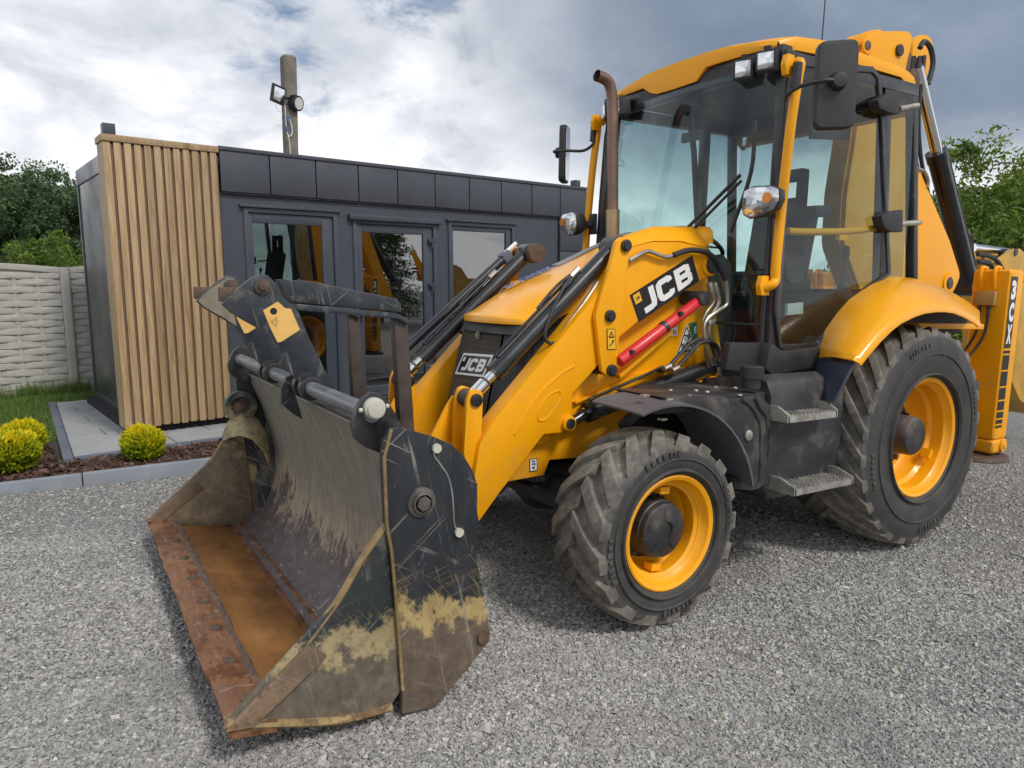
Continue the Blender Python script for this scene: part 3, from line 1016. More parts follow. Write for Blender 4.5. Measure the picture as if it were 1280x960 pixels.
        b.build('leaf' if door else 'sash', 'anthracite_frame', fr, bevel=0.006)
        b = MB(); b.box(pu0 - 0.01, pu1 + 0.01, 0.055, 0.061, pv0 - 0.01, pv1 + 0.01)
        b.build('pane', 'office_glass', fr)
        return fr
    opening('window', 1.20, 2.20, 0.10, 2.085, 1.29, 2.03, 0.22, 1.94)
    b = MB(); b.box(1.16, 2.24, -0.012, 0.028, 2.088, 2.112)
    b.build('window_hood', 'anthracite_frame', R, bevel=0.003)
    dr = opening('door', 2.385, 3.475, 0.04, 2.03, 2.50, 3.30, 0.16, 1.895, True)
    b = MB(); b.box(2.33, 3.53, -0.03, 0.028, 2.022, 2.082)
    b.build('lintel', 'anthracite_frame', R, bevel=0.008)
    for v in (1.80, 1.28, 0.30):
        b = MB(); b.cyl((3.405, 0.0, v - 0.055), (3.405, 0.0, v + 0.055), 0.012); b.box(3.36, 3.45, -0.006, 0.034, v + 0.01, v + 0.045)
        b.build('hinge', 'anthracite_frame', dr)
    b = MB(); b.box(2.455, 2.475, -0.02, 0.034, 0.95, 1.13); b.tube([(2.465, -0.02, 1.08), (2.465, -0.055, 1.08), (2.58, -0.055, 1.08)], 0.010, smooth=False)
    b.build('handle', 'anthracite_frame', dr)
    opening('window', 3.65, 4.69, 0.80, 2.07, 3.73, 4.56, 0.90, 1.965)
    b = MB(); b.box(3.62, 4.72, -0.012, 0.028, 2.073, 2.092)
    b.build('window_hood', 'anthracite_frame', R, bevel=0.003)


office_build()


# ------------------------------------------------------------------ paving, edging, kerb, bed, lawn
def yard_struct(name):
    o = bpy.data.objects.new(name, None)
    COL.objects.link(o)
    o.matrix_world = YARD
    o['kind'] = 'structure'
    return o


PV = -0.068


def edge_u(d):
    return -0.505 + 0.083 * (d + 0.60)


def quad_slab(b, pts, v0, v1):
    b.prism(pts, v0, v1, axis='z')


def paving():
    P = yard_struct('paving')
    g = 0.004
    rows = [(-0.58, -0.18), (-0.18, 0.22), (0.22, 0.62), (0.62, 1.02), (1.02, 1.42), (1.42, 1.82), (1.82, 2.22), (2.22, 2.62)]
    for i, (a, c) in enumerate(rows):
        u_end = 6.1 if c <= 0.23 else 0.22
        us = []
        u = 0.10 + (0.4 if i % 2 else 0.0)
        if u_end < 1:
            us = [None, -0.12 + 0.22 * (i % 2), 0.22]
        else:
            us = [None] + list(np.arange(0.30 + 0.4 * (i % 2), 6.2, 0.8))
        for k in range(len(us) - 1):
            b = MB()
            l0 = edge_u(a) + g if us[k] is None else us[k] + g
            l1 = edge_u(c) + g if us[k] is None else us[k] + g
            r = us[k + 1] - g
            quad_slab(b, [(l0, a + g), (r, a + g), (r, c - g), (l1, c - g)], -0.13, PV + 0.0015 * ((i * 3 + k) % 3))
            b.build('slab', 'paver_grey', P, bevel=0.004, segs=1)
    b = MB()
    quad_slab(b, [(edge_u(-0.58), -0.58), (6.1, -0.58), (6.1, 0.2), (0.22, 0.2), (0.22, 2.62), (edge_u(2.62), 2.62)], -0.16, -0.083)
    b.build('joint_bed', 'soil', P)
    E = yard_struct('edging')
    w = 0.075
    d = -0.66
    while d < 2.6:                                   # along the left side of the paving
        e = min(d + 0.8, 2.64)
        b = MB()
        quad_slab(b, [(edge_u(d + .003) - w, d + .003), (edge_u(d + .003) - .002, d + .003), (edge_u(e - .003) - .002, e - .003), (edge_u(e - .003) - w, e - .003)], -0.22, PV + 0.012)
        b.build('edging_stone', 'edging_blue', E, bevel=0.006)
        d = e
    u = edge_u(-0.6) + 0.002
    while u < 6.1:
        e = u + 0.9
        b = MB(); quad_slab(b, [(u + .003, -0.66), (e - .003, -0.66), (e - .003, -0.586), (u + .003, -0.586)], -0.22, PV + 0.008)
        b.build('edging_stone', 'edging_blue', E, bevel=0.006)
        u = e
    u = -6.0
    while u < -0.62:                                 # between the bed and the lawn
        e = min(u + 0.9, -0.56)
        b = MB(); quad_slab(b, [(u + .003, 0.33), (e - .003, 0.33), (e - .003, 0.39), (u + .003, 0.39)], -0.22, PV + 0.0)
        b.build('edging_stone', 'edging_blue', E, bevel=0.006)
        u = e
    K = yard_struct('kerb')
    L = 0.98
    dirv = Vector((1, -0.155, 0)).normalized()
    nrm = Vector((dirv.y, -dirv.x, 0))               # to the outside
    nrm = nrm if nrm.y < 0 else -nrm
    s = -0.545 - 6 * L
    while s < 7:
        u0 = s + 0.003; u1 = s + L - 0.003
        a = Vector((u0, kerb_front(u0), 0)); c = Vector((u1, kerb_front(u1), 0))
        b = MB()
        q = [a, c, c - nrm * 0.075, a - nrm * 0.075]
        b.prism([(p.x, p.y) for p in q], -0.26, -0.058 + 0.002 * (int(s * 7) % 2), axis='z')
        b.build('kerb_stone', 'kerb_grey', K, bevel=0.009)
        s += L


paving()


def bed_and_lawn():
    # planting bed soil
    b = MB()
    o = 0.06
    b.prism([(-6, kerb_front(-6) + o), (7, kerb_front(7) + o), (7, -0.62), (-0.56, -0.62), (-0.50, 0.36), (-6, 0.36)], -0.25, -0.10, axis='z')
    s = b.build('planting_bed', 'soil'); s.matrix_world = YARD; s['kind'] = 'structure'
    n = 9500
    u = rng.uniform(-2.6, 3.2, n); t = rng.uniform(0, 1, n)
    lo = -1.36 - 0.155 * u + 0.085
    hi = np.where(u < -0.60, 0.32, -0.675)
    d = lo + (hi - lo) * t
    P = np.array([tuple(yard(a, c, -0.090 + rng.uniform(-0.008, 0.020))) for a, c in zip(u, d)])
    S = np.exp(rng.uniform(np.log(0.014), np.log(0.046), n))
    m = rocks(P, S, 'bark_mulch', 'bark_chip', flat=0.30, coarse=True, tone=np.clip(rng.beta(1.1, 1.9, n), 0, 1))
    # lawn
    b = MB()
    b.prism([(-30, 0.39), (-0.50, 0.39), (-0.31, 2.66), (0.25, 2.66), (0.25, 3.46), (-30, 3.46)], -0.2, -0.07, axis='z')
    s = b.build('lawn', 'grass_ground'); s.matrix_world = YARD; s['kind'] = 'structure'
    n = 26000
    u = rng.uniform(-2.6, -0.30, n); d = rng.uniform(0.41, 3.44, n)
    ok = u < -0.505 + 0.083 * (d + 0.60) - 0.080
    m2 = 3500
    u2 = rng.uniform(-0.5, 0.25, m2); d2 = rng.uniform(2.70, 3.45, m2)
    u = np.concatenate([u[ok], u2]); d = np.concatenate([d[ok], d2])
    n = len(u)
    h = rng.uniform(0.025, 0.06, n) * np.where(d > 3.22, rng.uniform(1.0, 5.0, n), 1.0)
    M = np.array(YARD)
    base = np.stack([u, d, np.full(n, -0.072)], -1)
    a = rng.uniform(0, 2 * np.pi, n)
    side = np.stack([np.cos(a), np.sin(a), np.zeros(n)], -1) * 0.0035
    lean = np.stack([np.cos(a + 1.4), np.sin(a + 1.4), np.zeros(n)], -1) * (h * rng.uniform(0.1, 0.7, n))[:, None]
    tip = base + lean + np.stack([np.zeros(n), np.zeros(n), h], -1)
    V = np.stack([base - side, base + side, tip], 1).reshape(-1, 3) @ M[:3, :3].T + M[:3, 3]
    tone = np.clip(rng.beta(2, 2, n), 0, 1)
    tri_mesh('grass', V, 3, 'grass_blade', np.repeat(tone, 3))['kind'] = 'stuff'


def tri_mesh(name, V, k, material, tone, parent=None):
    """loose faces of k corners each from a flat vertex array"""
    me = bpy.data.meshes.new(name)
    n = len(V)
    me.vertices.add(n)
    me.vertices.foreach_set('co', np.ascontiguousarray(V, dtype=np.float32).reshape(-1))
    me.loops.add(n)
    me.loops.foreach_set('vertex_index', np.arange(n, dtype=np.int32))
    me.polygons.add(n // k)
    me.polygons.foreach_set('loop_start', np.arange(0, n, k, dtype=np.int32))
    me.update(calc_edges=True)
    at = me.attributes.new('tone', 'FLOAT', 'POINT')
    at.data.foreach_set('value', np.asarray(tone, dtype=np.float32))
    me.materials.append(MATS[material])
    ob = bpy.data.objects.new(name, me)
    link(ob, parent)
    return ob


bed_and_lawn()


def weeds():
    spots = [(1.9997, 1.7063, 0.0), (1.9975, 1.732, 0.0), (1.4672, 1.8185, 0.0), (2.3838, 1.6938, 0.0)]
    V, T = [], []
    for (x, y, _) in spots:
        n = int(rng.integers(8, 14))
        for _k in range(n):
            a = rng.uniform(0, 6.28); r_ = rng.uniform(0, 0.035)
            p = np.array([x + r_ * np.cos(a), y + r_ * np.sin(a), 0.0])
            h = rng.uniform(0.008, 0.022)
            tip = p + np.array([np.cos(a) * h * 0.8, np.sin(a) * h * 0.8, h])
            s = np.array([-np.sin(a), np.cos(a), 0]) * 0.0035
            V += [p - s, p + s, tip]
            T += [rng.uniform(0.4, 1.0)] * 3
    tri_mesh('weeds', np.array(V), 3, 'grass_blade', np.array(T))['kind'] = 'stuff'


weeds()


# ------------------------------------------------------------------ concrete fence
def fence():
    F = yard_thing('concrete_fence', 'pale grey precast concrete fence with a woven block pattern behind the lawn', 'fence')
    D = 3.49
    post_u = [-6.12, -4.05, -1.98, 0.085, 2.15, 4.22, 6.29, 8.36]
    stones = {}
    for k, pu in enumerate(post_u):
        b = MB()
        b.prism([(pu - 0.055, D - 0.035), (pu - 0.035, D - 0.06), (pu + 0.035, D - 0.06), (pu + 0.055, D - 0.035), (pu + 0.055, D + 0.06), (pu - 0.055, D + 0.06)], -0.25, 1.535, axis='z')
        b.build('post', 'concrete_post', F, bevel=0.006)
    for k in range(len(post_u) - 1):
        u0, u1 = post_u[k] + 0.056, post_u[k + 1] - 0.056
        L = u1 - u0
        seen = k in (1, 2, 3)
        b = MB()
        top = lambda u: 1.535 + 0.055 * math.sin(math.pi * (u - u0) / L)
        prof = [(u0, -0.2), (u1, -0.2)] + [(u1 - L * i / 12, top(u1 - L * i / 12)) for i in range(13)]
        b.prism(prof, D, D + 0.04)
        pan = b.build('panel', 'concrete_light', F)
        # capping rib that follows the arch
        b = MB()
        cap = [(u0 + L * i / 12, top(u0 + L * i / 12) - 0.075) for i in range(13)] + [(u1 - L * i / 12, top(u1 - L * i / 12) - 0.002) for i in range(13)]
        b.prism(cap, D - 0.028, D - 0.001)
        b.build('capping', 'concrete_light', pan, bevel=0.006)
        pitch, rows = 0.0865, 18
        rest = MB()
        for r in range(rows):
            v0 = -0.085 + r * pitch
            per = L / 4
            off = -per / 2 if r % 2 else 0.0
            u = u0 + off
            while u < u1 - 0.02:
                a, c = max(u + 0.012, u0 + 0.004), min(u + per - (0.012), u1 - 0.004)
                u += per
                if c - a < 0.05:
                    continue
                # a bulging block: thick in the middle, thin where it dives behind the upright
                n = 8
                jit = random.uniform(-0.003, 0.003)
                rows3 = []
                tw = [0.003, 0.019, 0.024, 0.019, 0.003] if c - a > per * 0.7 else [0.020, 0.023, 0.019, 0.012, 0.003]
                if a <= u0 + 0.01 and c - a < per * 0.7:
                    tw = [0.022, 0.022, 0.018, 0.011, 0.003]
                elif c - a < per * 0.7:
                    tw = [0.003, 0.011, 0.018, 0.022, 0.022]
                lo, hi = v0 + 0.001 + jit, v0 + pitch - 0.003 + jit
                for i in range(n + 1):
                    q = a + (c - a) * i / n
                    y = D - float(np.interp(i / 2, range(5), tw)) - random.uniform(0, 0.003)
                    e = lambda: random.uniform(-0.0035, 0.0035)
                    rows3.append([(q, D + 0.002, lo), (q, y + 0.003, lo + 0.001), (q, y + e(), lo + 0.006), (q, y - 0.003 + e(), lo + 0.030), (q, y + e(), hi - 0.030), (q, y + 0.001 + e(), hi - 0.005), (q, y + 0.004, hi), (q, D + 0.002, hi + 0.001)])
                if hi > top(u0 + 0.1) - 0.09 and seen is False:
                    pass
                tgt = MB() if seen else rest
                tgt.grid(rows3)
                tgt.add(rows3[0], [tuple(range(8))]); tgt.add(rows3[-1], [tuple(range(8))])
                if seen:
                    tgt.build('block', 'concrete_light', pan, angle=28)
        # uprights of the weave
        for i in range(1, 8):
            uu = u0 + L * i / 8
            b = rest
            b.box(uu - 0.022, uu + 0.022, D - 0.016, D - 0.0005, -0.08, 1.46)
        o = rest.build('weave', 'concrete_light', pan)
        if not seen:
            o['kind'] = 'stuff'


fence()


# ------------------------------------------------------------------ lamp post with two floodlights
PD = 4.6


def lamp_post():
    pts = [(3.5442, 4.9872), (3.7625, 5.0278), (3.5237, 3.461), (3.7318, 3.4833)]
    (a0, t0), (a1, t1), (b0, s0), (b1, s1) = pts
    t = yard_thing('concrete_post', 'weathered square concrete pole rising behind the office roof', 'pole')
    b = MB()
    w0 = a1 - a0
    cx = (b0 + b1) / 2
    ct = (a0 + a1) / 2
    top = (t0 + t1) / 2
    vs, rowsq = [], []
    for (v, c, w) in ((-0.3, cx - (ct - cx) * 0.9, w0 * 1.18), (s0, cx, (b1 - b0) * 0.97), (top - 0.03, ct, w0), (top, ct, w0 * 0.8)):
        h = w / 2
        k = h * 0.72
        rowsq.append([(c + x, PD + y, v) for x, y in ((-h, -k), (-k, -h), (k, -h), (h, -k), (h, k), (k, h), (-k, h), (-h, k))])
    b.grid(rowsq, close=True)
    b.add(rowsq[-1], [tuple(range(8))])
    b.build('shaft', 'concrete_pole_grey', t)
    q = [(3.2493, 4.4616), (3.4845, 4.4382), (3.4998, 4.2049), (3.2892, 4.2231)]
    fl = yard_thing('floodlight', 'flat square floodlight fixed to the left of the concrete pole', 'floodlight')
    ctr = Vector((sum(p[0] for p in q) / 4, PD - 0.17, sum(p[1] for p in q) / 4))
    b = MB()
    N = Vector((0.40, -0.90, -0.16)).normalized(); X = Vector((0.90, 0.42, -0.10)).normalized()
    Zv = X.cross(N).normalized(); Zv = Zv if Zv.z > 0 else -Zv
    N = Zv.cross(X).normalized(); N = N if N.y < 0 else -N
    S = 0.27
    b.obox(ctr, X, N, Zv, S, 0.045, S * 1.02)
    hs = b.build('housing', 'black_plastic', fl, bevel=0.008)
    b = MB(); b.obox(ctr + N * 0.026, X, N, Zv, S * 0.80, 0.006, S * 0.74)
    b.build('lens', 'mirror_face', fl)
    b = MB(); b.obox(ctr - N * 0.04, X, N, Zv, S * 0.5, 0.03, S * 0.4)
    b.tube([ctr - N * 0.05, ctr - N * 0.09 + X * 0.06, Vector((ct - 0.02, PD - 0.11, ctr.z - 0.02))], 0.016, smooth=False)
    b.build('bracket', 'black_plastic', fl)
    r = [(3.7067, 4.2426), (3.8074, 4.2576)]
    c2 = Vector((r[0][0], PD - 0.16, r[0][1])); R = (r[1][0] - r[0][0]) * 1.2
    f2 = yard_thing('floodlight', 'round high bay lamp facing right on the concrete pole', 'floodlight')
    ax = Vector((0.42, -0.88, -0.16)).normalized()
    b = MB()
    b.cyl(c2 - ax * 0.10, c2, R * 0.72, R * 0.98, n=24); b.cyl(c2, c2 + ax * 0.035, R, R, n=24)
    for i in range(14):
        a = 2 * math.pi * i / 14
        o1 = ax.orthogonal().normalized(); o2 = ax.cross(o1)
        dd = o1 * math.cos(a) + o2 * math.sin(a)
        b.obox(c2 - ax * 0.05 + dd * R * 0.86, ax, dd, ax.cross(dd), 0.1, 0.05, 0.008)
    b.build('housing', 'black_plastic', f2)
    b = MB(); b.cyl(c2 + ax * 0.034, c2 + ax * 0.042, R * 0.78, n=24)
    b.build('lens', 'render_wall', f2)
    b = MB(); b.tube([c2 - ax * 0.09, Vector((ct + 0.03, PD - 0.11, c2.z + 0.06))], 0.018, smooth=False)
    b.build('bracket', 'zinc_pipe', f2)
    k = yard_thing('lamp_cable', 'pale looped cable with blue connectors hanging on the concrete pole', 'cable')
    def P(x, y):
        return None
    cp = [(3.5003, 4.1871), (3.5047, 4.0009), (3.5097, 3.8264), (3.5443, 3.705), (3.6013, 3.7624), (3.5942, 3.9001), (3.5458, 4.0191)]
    b = MB(); b.tube([(u, PD - 0.15, v) for u, v in cp], 0.007, n=6)
    cp2 = [(3.3408, 4.176), (3.3895, 4.0967), (3.4539, 4.0562)]
    b.tube([(u, PD - 0.15, v) for u, v in cp2], 0.006, n=6)
    cp3 = [(3.5319, 3.7286), (3.5519, 3.5796), (3.5583, 3.4282)]
    b.tube([(u, PD - 0.15, v) for u, v in cp3], 0.006, n=6)
    b.build('cable', 'white_paint', k)
    b = MB()
    for (x0, x1) in (((358, 145), (361, 150)), ((359, 158), (361, 162))):
        pass
    cb = [(3.5323, 4.0172), (3.5355, 3.9426), (3.5177, 3.8525), (3.5214, 3.7902)]
    b.cyl((cb[0][0], PD - 0.155, cb[0][1]), (cb[1][0], PD - 0.155, cb[1][1]), 0.028, n=10)
    b.cyl((cb[2][0], PD - 0.155, cb[2][1]), (cb[3][0], PD - 0.155, cb[3][1]), 0.024, n=10)
    b.build('connector', 'cable_blue', k)


lamp_post()


# ------------------------------------------------------------------ plants
def leaf_cloud(centres, radii, per, size, jitter=0.5, upbias=0.0, flatz=0.8):
    """leaf quads spread in clumps; returns vertices (4 per leaf) and a tone per leaf"""
    n = len(centres)
    C = np.repeat(centres, per, axis=0)
    Rr = np.repeat(radii, per)
    g = rng.normal(0, 1, (n * per, 3))
    g /= np.linalg.norm(g, axis=1, keepdims=True)
    g *= (rng.uniform(0.25, 1, (n * per, 1))) ** 0.6
    g[:, 2] *= flatz
    P = C + g * Rr[:, None]
    s = size * rng.uniform(0.55, 1.35, n * per)
    a = rng.normal(0, 1, (n * per, 3)); a[:, 2] += upbias
    a /= np.linalg.norm(a, axis=1, keepdims=True)
    q = rng.normal(0, 1, (n * per, 3))
    bq = np.cross(a, q); bq /= np.linalg.norm(bq, axis=1, keepdims=True)
    L = a * s[:, None]; Wd = bq * (s * 0.42)[:, None]
    V = np.stack([P - L * 0.5, P + Wd * 0.5 - L * 0.05, P + L * 0.6, P - Wd * 0.5 - L * 0.05], 1)
    clump = np.repeat(rng.uniform(-0.28, 0.28, n), per)
    tone = np.clip(0.48 + clump + rng.normal(0, 0.16, n * per), 0, 1)
    return V.reshape(-1, 3), tone


def broadleaf(name, label, pos, h, crown_w, mat, per=60, clumps=260, size=0.14, seed=1, group=None, low=0.15, lobes=7, puff=1.0):
    r = np.random.default_rng(seed)
    t = thing(name, label, 'tree', pos, group)
    b = MB()
    tw = 0.05 + h * 0.018
    lean = r.uniform(-0.3, 0.3, 2)
    trunk = [(0, 0, -0.3), (lean[0] * 0.2, lean[1] * 0.2, h * 0.25), (lean[0] * 0.6, lean[1] * 0.6, h * 0.5), (lean[0], lean[1], h * 0.9)]
    b.tube(trunk, lambda q: tw * (1 - 0.85 * q), n=9)
    lob = []
    for i in range(lobes):
        a = 2 * math.pi * i / lobes + r.uniform(-0.4, 0.4)
        zz = h * r.uniform(0.30, 0.88)
        k = crown_w * 0.5 * r.uniform(0.35, 0.75) * (1.15 - 0.55 * abs(zz / h - 0.5))
        c = Vector((math.cos(a) * k, math.sin(a) * k, zz))
        lob.append((c, crown_w * r.uniform(0.20, 0.34)))
        b.tube([(lean[0] * 0.4, lean[1] * 0.4, zz * 0.55), (c.x * 0.5, c.y * 0.5, zz * 0.8), tuple(c)], lambda q: tw * 0.42 * (1 - 0.8 * q), n=6)
        for m in range(3):
            e = c + Vector((r.normal(), r.normal(), abs(r.normal()) * 0.8)) * crown_w * 0.13
            b.tube([tuple(c * 0.8 + Vector((0, 0, zz * 0.15))), tuple(e)], lambda q: tw * 0.16 * (1 - 0.8 * q), n=5, smooth=False)
    lob.append((Vector((lean[0], lean[1], h * 0.88)), crown_w * 0.24))
    b.build('trunk', 'bark', t)
    cs = []
    while len(cs) < clumps:
        c, R = lob[r.integers(len(lob))]
        g = r.normal(0, 1, 3); g /= np.linalg.norm(g)
        p = np.array(c) + g * R * r.uniform(0.45, 1.12 if puff <= 1.0 else 1.02)
        if p[2] > h * low:
            cs.append(p)
    cs = np.array(cs)
    V, tone = leaf_cloud(cs, r.uniform(0.16, 0.42, len(cs)) * crown_w / 5.0 * puff, per, size)
    tri_mesh('crown', V, 4, mat, np.repeat(tone, 4), t)
    return t


def conifer(label, pos, h, w, seed=1, group=None):
    r = np.random.default_rng(seed)
    t = thing('conifer_tree', label, 'tree', pos, group)
    b = MB()
    b.tube([(0, 0, -0.2), (0.05, 0, h * 0.5), (0, 0.03, h)], lambda q: 0.16 * (1 - 0.93 * q), n=8)
    cs, rs = [], []
    for i in range(46):
        z = h * (0.08 + 0.90 * i / 46)
        k = w * 0.5 * (1 - z / h) ** 0.8 + 0.06
        for m in range(6):
            a = r.uniform(0, 6.283)
            ln = k * r.uniform(0.6, 1.1)
            b.tube([(0, 0, z), (math.cos(a) * ln * 0.6, math.sin(a) * ln * 0.6, z - ln * 0.12), (math.cos(a) * ln, math.sin(a) * ln, z - ln * 0.22)], 0.012, n=4, smooth=False, cap=False)
            for s in (0.4, 0.65, 0.9):
                cs.append((math.cos(a) * ln * s, math.sin(a) * ln * s, z - ln * 0.2 * s)); rs.append(0.12 + 0.12 * k)
    b.build('trunk', 'bark', t)
    V, tone = leaf_cloud(np.array(cs), np.array(rs), 14, 0.13, flatz=0.5)
    tri_mesh('crown', V, 4, 'leaf_dark', np.repeat(tone, 4), t)
    return t


CAM2 = Vector((4.243, 3.226, 0.0))


def bearing(px, dist):
    """ground point at a distance from the camera along the bearing of a photo column"""
    a = rad(-122.52) - math.atan((px - 640) / 889.45)
    return (CAM2.x + math.cos(a) * dist, CAM2.y + math.sin(a) * dist, -0.05)


GL = 'trees beyond the fence'
broadleaf('broadleaf_tree', 'dark green broadleaf tree with the tallest top beyond the fence', bearing(36, 23), 4.15, 4.6, 'leaf_dark', 120, 360, 0.10, 3, GL, 0.12)
broadleaf('broadleaf_tree', 'dark bushy tree beyond the fence beside the office container wall', bearing(98, 21), 3.75, 3.4, 'leaf_dark', 120, 320, 0.10, 5, GL, 0.10)
broadleaf('broadleaf_tree', 'dark green broadleaf tree at the left edge beyond the fence', bearing(-45, 24), 4.0, 4.8, 'leaf_dark', 100, 300, 0.11, 8, GL, 0.10)
broadleaf('understorey_shrub', 'brighter green low bush just above the fence beside the office', bearing(72, 16.5), 2.3, 2.8, 'leaf_bright', 110, 160, 0.07, 12, GL, 0.10)
broadleaf('understorey_shrub', 'brighter green low bush above the fence at the left edge', bearing(8, 17), 2.0, 2.4, 'leaf_bright', 90, 120, 0.07, 14, GL, 0.10)
broadleaf('broadleaf_tree', 'bright green spreading tree behind the rear digger arm at the right edge', bearing(1292, 17), 3.15, 6.0, 'leaf_bright', 150, 900, 0.125, 21, None, 0.06, 12, 1.45)
broadleaf('broadleaf_tree', 'bright green tree filling the gap left of the spreading tree behind the digger arm', bearing(1226, 23), 3.2, 5.6, 'leaf_bright', 150, 640, 0.12, 24, None, 0.04, 10, 1.45)
broadleaf('broadleaf_tree', 'green tree half out of frame beyond the rear stabiliser', bearing(1345, 20), 4.2, 6.2, 'leaf_bright', 120, 520, 0.12, 27, None, 0.05, 8)


def globe_shrub(label, u, d, r, seed):
    q = np.random.default_rng(seed)
    t = thing('globe_thuja', label, 'shrub', tuple(yard(u, d, -0.085)), 'golden globe thujas in the bed')
    b = MB()
    b.tube([(0, 0, -0.03), (0.01, 0, r * 0.5), (0, 0.01, r)], lambda k: 0.014 * (1 - 0.6 * k), n=6)
    for i in range(26):
        a, e = q.uniform(0, 6.28), q.uniform(0.2, 1.45)
        v = Vector((math.cos(a) * math.cos(e), math.sin(a) * math.cos(e), math.sin(e)))
        b.tube([(0, 0, r * 0.3), tuple(Vector((0, 0, r * 0.55)) + v * r * 0.8)], 0.004, n=4, smooth=False)
    b.build('stem', 'bark', t)
    n = 1500
    g = q.normal(0, 1, (n, 3)); g /= np.linalg.norm(g, axis=1, keepdims=True)
    g = g[g[:, 2] > -0.75]; n = len(g)
    rr = r * (0.62 + 0.40 * q.uniform(0, 1, n) ** 0.5) * (1 + 0.10 * np.sin(5 * g[:, 0] + seed) * np.cos(4 * g[:, 1] + 2 * seed) + 0.05 * np.sin(9 * g[:, 2] + seed))
    C = g * rr[:, None] * np.array([1.0, 1.0, 0.90]) + np.array([0, 0, r * 0.93])
    V, T = [], []
    for k in range(7):                               # each spray is a small fan of scale leaves
        dirv = g * 0.8 + np.array([0, 0, 0.85]) + q.normal(0, 0.42, (n, 3))
        dirv /= np.linalg.norm(dirv, axis=1, keepdims=True)
        sd = np.cross(dirv, q.normal(0, 1, (n, 3))); sd /= np.linalg.norm(sd, axis=1, keepdims=True)
        L = q.uniform(0.022, 0.050, n)[:, None] * (r / 0.2)
        base = C + q.normal(0, 0.010, (n, 3))
        V.append(np.stack([base - dirv * L * 0.4, base + sd * L * 0.20, base + dirv * L * 0.75, base - sd * L * 0.20], 1).reshape(-1, 3))
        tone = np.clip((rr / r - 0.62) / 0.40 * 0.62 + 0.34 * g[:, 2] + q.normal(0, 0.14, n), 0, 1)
        T.append(np.repeat(tone, 4))
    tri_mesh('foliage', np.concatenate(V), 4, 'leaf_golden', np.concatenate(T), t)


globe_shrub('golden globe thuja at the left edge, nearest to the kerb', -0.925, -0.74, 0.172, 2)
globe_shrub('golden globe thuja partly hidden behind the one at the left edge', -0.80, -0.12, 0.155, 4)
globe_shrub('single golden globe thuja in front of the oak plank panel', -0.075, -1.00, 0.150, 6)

# things behind the photographer that show only as reflections in the office glass
conifer('dark spruce behind the photographer reflected in the right office window', (-11.5, 13.0, 0), 8.5, 4.2, 31, 'spruces behind the photographer')
conifer('dark spruce behind the photographer reflected in the left office window', (-1.6, 15.0, 0), 9.0, 4.0, 32, 'spruces behind the photographer')
conifer('taller dark spruce behind the photographer furthest from the office', (-13.8, 16.0, 0), 9.5, 4.6, 33, 'spruces behind the photographer')

# ================================================================== THE BACKHOE LOADER
LD = thing('backhoe_loader', 'yellow backhoe loader with a worn black front bucket and its rear digger arm folded upright', 'backhoe loader', (0, 0, 0))


def both(b, name, material=None, parent=LD, **k):
    """a part and its mirror image on the far side of the machine"""
    f = b.flipped()
    return b.build(name, material, parent, **k), f.build(name, material, parent, **k)


def lean_y(b, f):
    b.v = [(x, y + f(x, z), z) for x, y, z in b.v]
    return b


